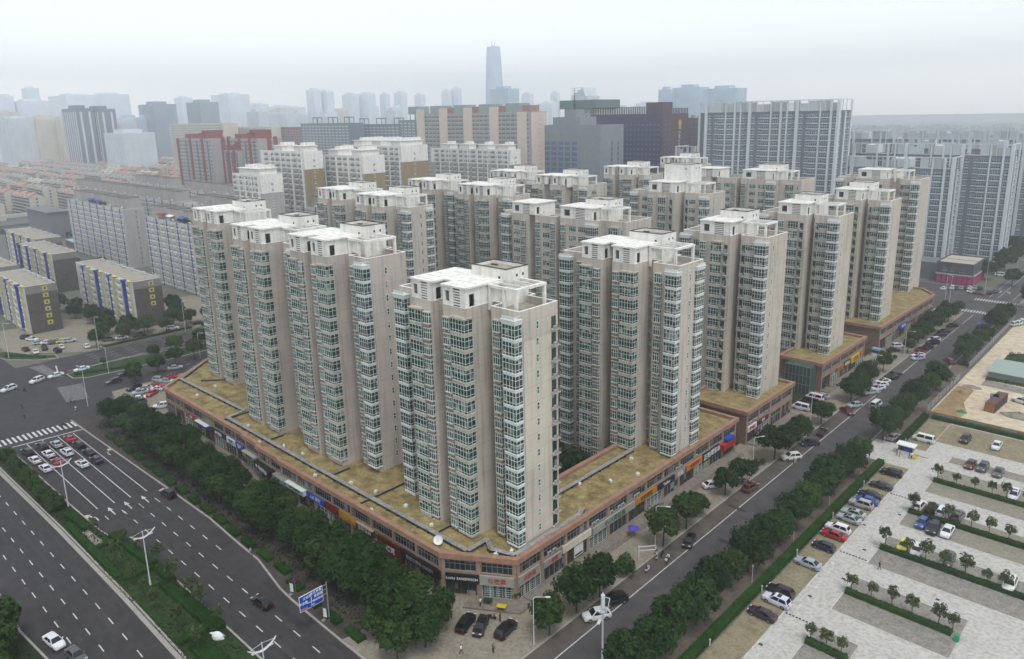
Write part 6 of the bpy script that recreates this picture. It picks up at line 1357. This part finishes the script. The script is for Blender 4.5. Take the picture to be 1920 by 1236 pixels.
# wind and solar lamp
t = thing('solar_lamp','white wind and solar lamp post in front of the white off-roader','street lamp',(-56.6,77.2,.02),R(20)); b = MB(); b.tube((0,0,0),(0,0,8.6),.16,.11,12); b.tube((0,0,7.9),(0,0,8.7),.11,.32,10); b.build('pole',[POLE],t)
b = MB(); b.tube((0,0,9.5),(0,0,11.6),.30,.30,14); b.tube((0,0,11.6),(0,0,12.0),.18,.05,10); b.tube((0,0,8.7),(0,0,9.5),.10,.10,8); b.build('turbine',[POLE],t)
b = MB()
for z in (8.8,9.05,9.3):
    for i in range(18):
        a0,a1 = 2*math.pi*i/18,2*math.pi*(i+1)/18; b.tube((.62*math.cos(a0),.62*math.sin(a0),z),(.62*math.cos(a1),.62*math.sin(a1),z),.035,n=5)
b.build('ring',[POLE],t)
for s in (-1,1):
    f = MB(); g = MB(); q = [Vector((-.55,s*.75,9.1)),Vector((.55,s*.75,9.1)),Vector((.55,s*1.75,10.0)),Vector((-.55,s*1.75,10.0))]
    for a,c in zip(q,q[1:]+q[:1]): f.tube(a,c,.05,n=5)
    f.tube((0,s*.2,8.6),(0,s*1.25,9.5),.045,n=5); f.build('panel_frame',[POLE],t); g.quad(*q); g.quad(*[p+Vector((0,0,-.03)) for p in q[::-1]]); g.build('solar_panel',[CARG],t)
    b = MB(); b.tube((0,s*.1,7.9),(0,s*1.2,8.35),.05,n=6); b.build('arm',[POLE],t); b = MB(); b.box(-.22,.22,s*1.75-.62,s*1.75+.62,8.33,8.45); b.build('lamp_head',[LAMPW],t)
pm = MB(); pm.box(-.07,.07,-.07,.07,0,1.25); pm.box(-.10,.10,-.10,.10,1.0,1.25); pmm = pm.mesh('garden_light',[POLE])
for i,(x,y) in enumerate(((-46.5,91),(-46.5,108.7),(-46.5,123.1),(-46.5,140.3),(-46.5,157.8),(-46.4,171.5),(-46.4,186))): setp(inst('garden_light',pmm,None,(x,y,.1)),'%s short white garden light from the near end of the car park hedge' % ORD[i],'garden light','short lights along the car park hedge')
pl = MB(); pl.tube((0,0,0),(0,0,3.2),.05,.04,6); pl.box(-.1,.1,-.1,.1,3.2,3.45); plm = pl.mesh('post_light',[POLE])
for i,(x,y) in enumerate(((-48.9,110),(-48.9,127.2),(-48.9,144.7),(-48.9,162.7),(-49,178.5))): setp(inst('post_light',plm,None,(x,y,.1)),'%s thin post light from the near end on the car park side pavement' % ORD[i],'post light','thin post lights on the pavement')
# road signs
t = thing('direction_sign','blue overhead direction sign with white characters on a grey post','road sign',(-95.4,55.2,.1)); b = MB(); b.tube((0,0,0),(0,0,7.2),.13,.10,10)
for z in (6.8,6.0,5.2): b.tube((0,0,z),(0,-2.0,z),.06,n=6)
b.build('post',[STEEL],t)
b = MB(); b.box(.08,.18,-5.0,-.9,4.4,7.0,0); b.box(.06,.2,-5.06,-.84,4.34,4.40,1); b.box(.06,.2,-5.06,-.84,7.0,7.06,1); b.box(.06,.2,-5.06,-5.0,4.4,7.0,1); b.box(.06,.2,-.9,-.84,4.4,7.0,1); b.box(.181,.2,-4.9,-3.7,4.5,4.85,2)
b.build('sign_board',[BLUE,TXTW,SKIN],t)
tb = bpy.data.objects.new('sign_face',None); link(tb,t,(.20,-2.95,5.7),R(90))
for s_,sz,u,v in (('金水东路',.5,.85,.95),('文化路',.5,-.7,.75),('农业路',.5,-1.45,-.05),('花园路',.5,1.25,.25),('京珠高速',.42,1.15,-.45),('500m',.3,.2,-1.0)):
    o = text_obj(s_,sz,TXTW,t,(.20,-2.95+u,5.7+v)); o.rotation_euler = (R(90),0,R(90))
b = MB(); b.box(.181,.2,-3.05,-2.9,5.0,6.1); b.box(.181,.2,-3.7,-2.2,5.28,5.4); b.build('arrow_mark',[TXTW],t); bpy.data.objects.remove(tb)
t = thing('no_stopping_sign','round blue and red no stopping sign on a thin post','road sign',(-106.5,55.6,.1)); b = MB(); b.tube((0,0,0),(0,0,2.7),.035,n=6); b.build('post',[STEEL],t); b = MB(); b.tube((.04,0,2.3),(.07,0,2.3),.42,n=18,mi=0); b.tube((.071,0,2.3),(.078,0,2.3),.33,n=18,mi=1)
b.prism([(-.01,0),(0,0),(0,.01)],2.2,2.201,0); b.build('sign_disc',[RED,flat('violet_blue',(.10,.03,.55),.4)],t)
b = MB(); b.tube((.08,-.22,2.08),(.08,.22,2.52),.035,n=4); b.build('sign_bar',[RED],t)
for (x,y,l) in ((-106.3,54.5,'white feather banner beside the no stopping sign'),(-96.2,54.6,'white feather banner under the blue direction sign')):
    t = thing('feather_banner',l,'banner',(x,y,.1),R(20)); b = MB(); b.tube((0,0,0),(0,0,2.4),.03,n=5); b.box(-.3,.3,-.3,.3,0,.15,0); b.build('pole',[STEEL],t); b = MB()
    for i in range(5): b.box(.04+.03*(i % 2),.72+.03*(i % 2),-.012,.012,.75+.32*i,1.07+.32*i)
    b.build('cloth',[TXTW],t)
t = thing('sign_frame','empty white double rail sign frame on a post by the round bush','sign frame',(-67.0,102.2,.1),R(50)); b = MB(); b.tube((0,0,0),(0,0,3.3),.10,n=8); b.build('post',[POLE],t); b = MB()
for z in (3.0,2.2): b.box(0,3.2,-.05,.05,z,z+.14)
b.box(3.1,3.24,-.05,.05,2.341,2.999); b.build('rail',[POLE],t)
# people: one skinned surface each
def figure(pose):
    J = dict(pel=(0,0,.95),sp=(0,.0,1.2),ch=(.02,0,1.40),nk=(.02,0,1.50),hd=(.03,0,1.60),ht=(.03,0,1.74))
    if pose == 'walk': legs = (((.0,.09,.9),(.16,.1,.5),(.20,.1,.08),(.36,.11,.04)),((.0,-.09,.9),(-.08,-.1,.5),(-.32,-.1,.12),(-.20,-.1,.04))); arms = (((.02,.19,1.40),(-.14,.24,1.14),(-.10,.25,.90),(-.06,.25,.80)),((.02,-.19,1.40),(.14,-.24,1.15),(.30,-.22,.98),(.36,-.2,.92)))
    elif pose == 'sit': legs = tuple(((.0,s*.09,.88),(.42,s*.14,.84),(.40,s*.15,.42),(.54,s*.15,.38)) for s in (1,-1)); arms = tuple(((.02,s*.19,1.38),(.16,s*.26,1.16),(.40,s*.26,1.12),(.48,s*.26,1.12)) for s in (1,-1))
    else: legs = tuple(((.0,s*.09,.9),(.02,s*.1,.5),(.0,s*.1,.08),(.16,s*.12,.04)) for s in (1,-1)); arms = tuple(((.02,s*.19,1.40),(.0,s*.25,1.14),(.06,s*.25,.90),(.08,s*.24,.80)) for s in (1,-1))
    V = list(J.values()); E_ = [(i,i+1) for i in range(5)]; RR = [.14,.13,.15,.06,.095,.07]
    for lg in legs:
        a = 0
        for k,p in enumerate(lg): V.append(p); E_.append((a,len(V)-1)); RR.append((.10,.07,.05,.045)[k]); a = len(V)-1
    for ar in arms:
        a = 2
        for k,p in enumerate(ar): V.append(p); E_.append((a,len(V)-1)); RR.append((.075,.05,.038,.035)[k]); a = len(V)-1
    me = bpy.data.meshes.new('person'); me.from_pydata(V,E_,[]); o = bpy.data.objects.new('person_src',me); COL.objects.link(o)
    md = o.modifiers.new('s','SKIN'); 
    for i,r in enumerate(RR): me.skin_vertices[0].data[i].radius = (r,r)
    me.skin_vertices[0].data[0].use_root = True; sb = o.modifiers.new('b','SUBSURF'); sb.levels = sb.render_levels = 1
    d = bpy.context.evaluated_depsgraph_get(); m2 = bpy.data.meshes.new_from_object(o.evaluated_get(d)); bpy.data.objects.remove(o)
    m2.materials.clear()
    for m_ in (PAINTC_CLOTH,TROUS,SKIN): m2.materials.append(m_)
    for p in m2.polygons:
        z = p.center.z; p.material_index = 2 if z > 1.5 or (abs(p.center.y) > .2 and z < 1.12 and z > .74 and pose != 'sit') else (0 if z > .98 else 1)
        p.use_smooth = True
    return m2
PAINTC_CLOTH = paint_mat('cloth',.9,0); TROUS = flat('dark_trousers',(.03,.03,.04))
hm = MB()
for i in range(4):
    z0,z1 = 1.66+.03*i,1.69+.03*i
hm.tube((.01,0,1.66),(.01,0,1.72),.108,.105,10); hm.tube((.01,0,1.72),(.02,0,1.78),.105,.05,10); hairm = hm.mesh('hair',[HAIR])
FIG = {p:figure(p) for p in ('walk','stand','sit')}
def person(label, x, y, rz, pose='walk', c=(.6,.6,.62), z=.12, parent=None):
    t = setp(inst('person',FIG[pose],parent,(x,y,z),R(rz)),label,'person','people'); t.color = tuple(c)+(1,); inst('hair',hairm,t); return t
person('person in a white shirt and dark shorts walking across the corner plaza',-73.6,64.3,200,'walk',(.8,.8,.8)); person('person in a brown top standing on the corner plaza',-70.1,67.7,100,'stand',(.20,.14,.10))
person('person in dark red standing behind the rightmost black sedan on the plaza',-74.4,73.6,0,'stand',(.25,.03,.04),.14); person('person in white walking by the white kerb line near the scooters',-62.7,104.6,100,'walk',(.75,.72,.72),.03)
person('person in black walking in the car park lane',-33.9,128.3,20,'walk',(.02,.02,.025)); person('person in dark clothes walking on the pavement by the hedge',-49.3,168,90,'walk',(.03,.03,.03)); person('person in dark red walking on the pavement near the gate',-50.3,172.5,270,'walk',(.2,.03,.03))
person('guard in amber clothes at the car park gate, left one',-45.8,177.6,30,'stand',(.45,.22,.03)); person('guard in amber clothes at the car park gate, right one',-45.2,177.7,200,'stand',(.5,.26,.04)); person('person in navy beside the gate booth panel',-43.3,178.1,200,'stand',(.03,.03,.18)); person('person in a white shirt beside the gate booth panel',-42.8,178.0,150,'stand',(.8,.8,.8))
person('person in pink crossing the street by the white off-roader',-62.1,158.0,90,'walk',(.6,.35,.33),.03); person('person in white at the corner restaurant terrace',-79.2,73.9,200,'stand',(.75,.75,.72),.44)
person('pedestrian in dark blue crossing the junction, first of the pair',-236.0,59.0,230,'walk',(.04,.05,.12),.02); person('pedestrian in pale grey crossing the junction, second of the pair',-235.4,59.8,230,'walk',(.5,.5,.5),.02); person('person in pale blue on the main road kerb by the hedge clumps',-122.6,55.8,200,'walk',(.45,.5,.6),.14); person('person in dark clothes in the corner car park',-214.8,71.0,200,'stand',(.04,.04,.05))
# scooters
sm_ = MB(); sm_.tube((-.55,-.06,.24),(-.55,.06,.24),.24,n=12,mi=1); sm_.tube((.55,-.05,.24),(.55,.05,.24),.24,n=12,mi=1); wheels_m = None
def scooter_parts():
    w = MB(); w.tube((0,-.06,0),(0,.06,0),.24,n=12); b = MB(); b.box(-.72,-.05,-.16,.16,.42,.62); b.box(-.1,.45,-.14,.14,.28,.36); b.box(.36,.48,-.2,.2,.36,.92); b.tube((.42,0,.9),(.36,0,1.08),.03,n=6); b.box(-.75,-.5,-.12,.12,.62,.70); s = MB(); s.box(-.6,.02,-.13,.13,.621,.74); hb = MB(); hb.tube((.34,-.32,1.06),(.34,.32,1.06),.02,n=6); return w.mesh('wheel',[RUB]), b.mesh('body',[PAINTC]), s.mesh('seat',[BLACK]), hb.mesh('handlebar',[STEEL])
SW,SB,SS,SH = scooter_parts()
def scooter(label, x, y, rz, c, z=.1, group='scooters'):
    t = thing('scooter',label,'scooter',(x,y,z),R(rz),group); inst('wheel',SW,t,(-.55,0,.24)); inst('wheel',SW,t,(.55,0,.24)); o = inst('body',SB,t); o.color = tuple(c)+(1,); inst('seat',SS,t); inst('handlebar',SH,t); return t
for x,y,rz,c,l in ((-65.2,105.4,120,(.6,.6,.62),'white scooter parked under the white sign frame'),(-64.9,106.8,110,(.03,.03,.03),'black scooter parked under the white sign frame'),(-66.2,106.9,100,(.3,.3,.32),'grey scooter parked under the white sign frame'),(-64.3,101.0,95,(.75,.75,.75),'white topped three wheeled cart by the round bush'),(-67.2,142.0,40,(.05,.05,.06),'dark scooter among the trees past the green lettered sign, left one'),(-66.4,142.8,40,(.5,.5,.52),'pale scooter among the trees past the green lettered sign'),(-75.9,73.2,30,(.04,.04,.04),'black scooter beside the plaza steps'),(-76.4,207,200,(.04,.04,.05),'black scooter at the glass box corner, nearest'),(-75.6,209.2,190,(.04,.04,.05),'black scooter at the glass box corner, second'),(-74.8,211.5,200,(.06,.06,.07),'dark scooter at the glass box corner, third'),(-73.5,214.2,190,(.04,.04,.05),'black scooter at the glass box corner, farthest')): scooter(l,x,y,rz,c,.12 if x < -66.3 else .03)
for x,y,rz,c,pc,l,l2 in ((-258.3,52.7,200,(.03,.03,.04),(.05,.05,.08),'dark scooter ridden across the junction by the white cars','rider in dark clothes on the scooter by the white cars'),(-243.4,48.3,180,(.2,.03,.03),(.25,.06,.05),'red scooter ridden in the middle of the junction','rider in red brown on the red scooter'),(-234.0,46.6,170,(.04,.05,.05),(.05,.08,.08),'dark scooter ridden toward the zebra crossing','rider in dark green on the scooter near the zebra crossing'),(-228.7,58.1,150,(.6,.6,.6),(.7,.7,.72),'white scooter ridden at the traffic island point','rider in white on the white scooter'),(-219.1,52.1,100,(.04,.04,.05),(.05,.05,.06),'dark scooter crossing on the zebra stripes','rider in black on the zebra stripes'),(-63.2,106,-80,(.05,.05,.05),(.7,.7,.7),'dark scooter ridden along the white kerb line','rider in white along the white kerb line')):
    scooter(l,x,y,rz,c,.02,'ridden scooters'); person(l2,x-.2*math.cos(R(rz)),y-.2*math.sin(R(rz)),rz,'sit',pc,-.08)
# corner terrace
def crate_table(label, x, y, rz, m_):
    t = thing('table',label,'table',(x,y,.42),R(rz)); b = MB(); b.box(-.8,.8,-.5,.5,.72,.78); b.build('table_top',[m_],t); b = MB(); b.box(-.06,.06,-.06,.06,0,.72); mm = b.mesh('leg',[STEEL])
    for u in (-.68,.68):
        for v in (-.4,.4): inst('leg',mm,t,(u,v,0))
crate_table('yellow topped table on the corner restaurant terrace',-76.0,75.6,30,YELLOW); crate_table('dark green table at the corner restaurant window',-78.8,75.2,30,DGREEN)
def parasol(label, x, y, m_, h=2.3, r=1.1, z=.1):
    t = thing('parasol',label,'parasol',(x,y,z)); b = MB(); b.tube((0,0,0),(0,0,h+.2),.03,n=6); b.build('pole',[STEEL],t); b = MB(); n = 10
    for i in range(n):
        a0,a1 = 2*math.pi*i/n,2*math.pi*(i+1)/n; b.tri((r*math.cos(a0),r*math.sin(a0),h-.3),(r*math.cos(a1),r*math.sin(a1),h-.3),(0,0,h+.2)); b.tri((r*math.cos(a1),r*math.sin(a1),h-.34),(r*math.cos(a0),r*math.sin(a0),h-.34),(0,0,h+.14))
    b.build('canopy',[m_],t)
parasol('violet parasol on the steps below the green lettered sign',-72.4,108.4,flat('violet_cloth',(.10,.07,.50),.7)); parasol('blue and white parasol on the second podium pavement, left one',-72.6,168,BLUE,2.2,1.3); parasol('violet blue parasol before the second podium doorway',-73,164,flat('lilac_cloth',(.25,.22,.5),.7),2.2,1.2)
parasol('bright blue parasol in the street by the far crossing',-55.5,306.5,BLUE,2.3,1.7,.0)
for x,y,l in ((-84.0,70.9,'tall leafy pot plant left of the corner restaurant'),(-76.3,79.5,'leafy pot plant at the corner restaurant side window')):
    t = thing('pot_plant',l,'plant',(x,y,.12)); inst('crown',T_RD[0][0],t).scale = (.5,.5,.75); b = MB(); b.tube((0,0,0),(0,0,.6),.25,.32,10); b.build('pot',[TANT],t)
b = MB(); b.box(0,1.6,-.8,.8,0,.04); setp(b.build('door_mat',[RED],None,(-72.2,146,.36)),'red mat laid on the pavement before the dark navy shops','mat')
# bin, boulder, gate booth
t = thing('waste_bin','green wheeled bin at the end of the short car park hedge','bin',(-19.1,117.0,.1)); b = MB(); b.box(-.32,.32,-.36,.36,.08,1.0); b.build('bin_body',[flat('bin_green',(.02,.34,.17))],t); b = MB(); b.box(-.36,.36,-.4,.4,1.0,1.1); b.build('lid',[MATS['bin_green']],t)
b = MB(); r_ = random.Random(2); n0 = 10; pr = None
for i in range(7):
    z = 1.05*math.sin(i/6*math.pi/2); q = [(1.05*math.cos(i/6*math.pi/2)*math.cos(2*math.pi*j/n0)*(1+.2*r_.random()), .6*math.cos(i/6*math.pi/2)*math.sin(2*math.pi*j/n0)*(1+.2*r_.random()), z) for j in range(n0)]
    if pr:
        for j in range(n0): b.quad(pr[j],pr[(j+1)%n0],q[(j+1)%n0],q[j])
    pr = q
b.tube((-1.0,0,.55),(-1.6,.1,.35),.22,.12,8); b.tube((.5,.3,.4),(.9,.5,0),.2,.15,7); setp(b.build('garden_statue',[WHITEB],None,(-105.2,41.0,.16),R(25),True),'white rounded garden statue standing on the median hedge','statue')
t = thing('gate_booth','pale roofed gate booth with blue and white panels and amber bollards','gate booth',(-44.6,180.2,.1)); b = MB(); b.box(-1.6,1.6,-.9,.9,0,.9,0); b.box(-.2,1.2,-.92,-.9,.95,1.7,1); b.box(-1.55,1.55,-.85,.85,.901,2.2,2); b.build('cabin',[TXTW,BLUE,SHOPG],t); b = MB(); b.box(-2.0,2.0,-1.3,1.3,2.3,2.5); b.build('roof',[WHITEB],t); b = MB(); b.box(1.9,2.6,-1.9,.6,0,.35); b.build('plinth',[YELLOW],t); b = MB(); b.box(2.2,5.0,-1.55,-1.47,.95,1.05); b.build('barrier_arm',[RED],t)
# building site: fence, wall, containers, sheds, heaps
def fence(label, x0, y0, x1, y1, h=2.0, step=3.4, m_=STEEL):
    L = math.hypot(x1-x0,y1-y0); t = thing('site_fence',label,'fence',(x0,y0,.08),math.atan2(y1-y0,x1-x0),'grey site fences'); b = MB(); n = max(1,int(L/step)); b.box(.0,L,-.04,.04,.12,h); b.build('panel',[m_],t); pmesh = MB(); pmesh.box(-.16,.16,-.16,.16,0,h+.3); pp = pmesh.mesh('post',[MATS['office_grey']])
    for i in range(n+1): inst('post',pp,t,(L*i/n,0,0))
fence('grey panel fence of the building site, near stretch along the pavement',-48.0,209.5,-48.0,243); fence('grey panel fence of the building site, far stretch beyond the entrance',-48.4,256,-48.8,325)
t = thing('site_wall','low brown wall between the building site and the car park','wall',(-47.8,208.0,.08)); b = MB(); b.box(0,50,-.14,.14,0,1.5); b.build('wall',[DIRT],t)
for i in range(6):
    b = MB(); b.box(3+7*i,6.5+7*i,-.2,-.145,.2,1.3); b.build('wall_panel',[STEEL],t)
def container(label, x, y, rz, m_, L=6, dd=2.4):
    t = thing('container',label,'container',(x,y,.08),R(rz),'containers on the building site'); b = MB(); b.box(0,L,0,dd,0,2.5); b.build('hull',[m_],t); b = MB()
    for i in range(int(L/.4)): b.box(.1+.4*i,.26+.4*i,-.05,-.003,.1,2.4); b.box(.1+.4*i,.26+.4*i,dd+.003,dd+.05,.1,2.4)
    b.build('ribs',[m_],t); b = MB(); b.box(-.06,-.003,.15,dd-.15,.1,2.35); b.build('door',[flat('rusty_door_%d' % int(x*-10),(.42,.17,.06),.9,.5)],t)
RUST = flat('rusty_brown',(.13,.085,.07),.9,.3)
container('rust brown container with an orange door on the building site, front one',-34.6,220.6,86,RUST,5.5); container('rust brown container right behind the orange doored one',-34.2,226.6,86,RUST,5.5); container('small blue grey container with an orange door, left of the brown pair',-35.0,226.4,100,flat('blue_grey_steel',(.10,.13,.17)),3.2,1.9)
t = thing('site_shed','long low site shed with a pale green roof','shed',(-42,249.5,.08)); b = MB(); b.box(0,26,0,11,0,2.2); b.build('wall',[flat('pale_green_wall',(.24,.30,.25))],t); b = MB(); b.box(-.4,26.4,-.5,5.2,2.2,2.4); b.quad((-.4,5.2,2.4),(26.4,5.2,2.4),(26.4,11.5,3.3),(-.4,11.5,3.3)); b.quad((-.4,11.5,3.2),(26.4,11.5,3.2),(26.4,5.2,2.3),(-.4,5.2,2.3)); b.build('roof',[flat('pale_green_roof',(.34,.42,.38))],t)
def heap(label, x, y, r, h, m_, seed, name='rubble_heap'):
    r_ = random.Random(seed); b = MB(); pr = None; n0 = 14
    for i in range(6):
        u = i/5; q = [(x+r*(1-u)*math.cos(2*math.pi*j/n0)*(1+.35*r_.random()),y+r*.6*(1-u)*math.sin(2*math.pi*j/n0)*(1+.35*r_.random()),.06+h*u**.8*(.8+.4*r_.random())) for j in range(n0)]
        if pr:
            for j in range(n0): b.quad(pr[j],pr[(j+1)%n0],q[(j+1)%n0],q[j])
        pr = q
    setp(b.build(name,[m_]),label,'heap')
heap('grey rubble heap beside the rust brown containers',-29.5,222,3.6,1.3,GRAVP,1); heap('brown earth heap on the bare dirt of the building site',-45,232,1.0,.7,DIRT,2,'earth_heap'); heap('green tarpaulin heap on the sand of the building site',-41.3,216.2,1.2,.6,flat('tarp_green',(.02,.20,.11)),3,'tarpaulin_heap'); heap('dark gravel heap at the site entrance slab',-43.6,238.6,2.2,.5,GRAVP,4)
t = thing('kiosk','small blue and white kiosk on the pavement before the far podium','kiosk',(-74.2,251,.1)); b = MB(); b.box(-1.1,1.1,-.9,.9,0,2.2); b.build('cabin',[TXTW],t); b = MB(); b.box(-1.12,1.12,-.92,-.905,1.0,1.9); b.box(1.105,1.12,-.8,.8,1.0,1.9); b.build('window',[CARG],t); b = MB(); b.box(-1.3,1.3,-1.1,1.1,2.2,2.45); b.build('roof',[flat('kiosk_blue',(.2,.35,.55))],t)
# ------------------------------------------------------------------ lettering to meshes, then the haze
dg = bpy.context.evaluated_depsgraph_get()
for o in TEXTS:
    me = bpy.data.meshes.new_from_object(o.evaluated_get(dg)); n = bpy.data.objects.new('lettering', me); COL.objects.link(n)
    n.parent = o.parent; n.location = o.location; n.rotation_euler = o.rotation_euler
    if not me.materials: me.materials.append(o.data.materials[0])
for o in TEXTS: bpy.data.objects.remove(o)
HZ = bpy.data.materials.new('haze'); HZ.use_nodes = True; t = HZ.node_tree; t.nodes.clear()
ho = t.nodes.new('ShaderNodeOutputMaterial'); pv = t.nodes.new('ShaderNodeVolumePrincipled')
pv.inputs['Density'].default_value = .00044; pv.inputs['Color'].default_value = (.91,.945,1.0,1); pv.inputs['Anisotropy'].default_value = .72
t.links.new(pv.outputs[0], ho.inputs['Volume'])
b = MB(); b.box(-4200, 900, -700, 4200, -1.2, 330)
hz = b.build('haze', [HZ]); setp(hz, kind='stuff')
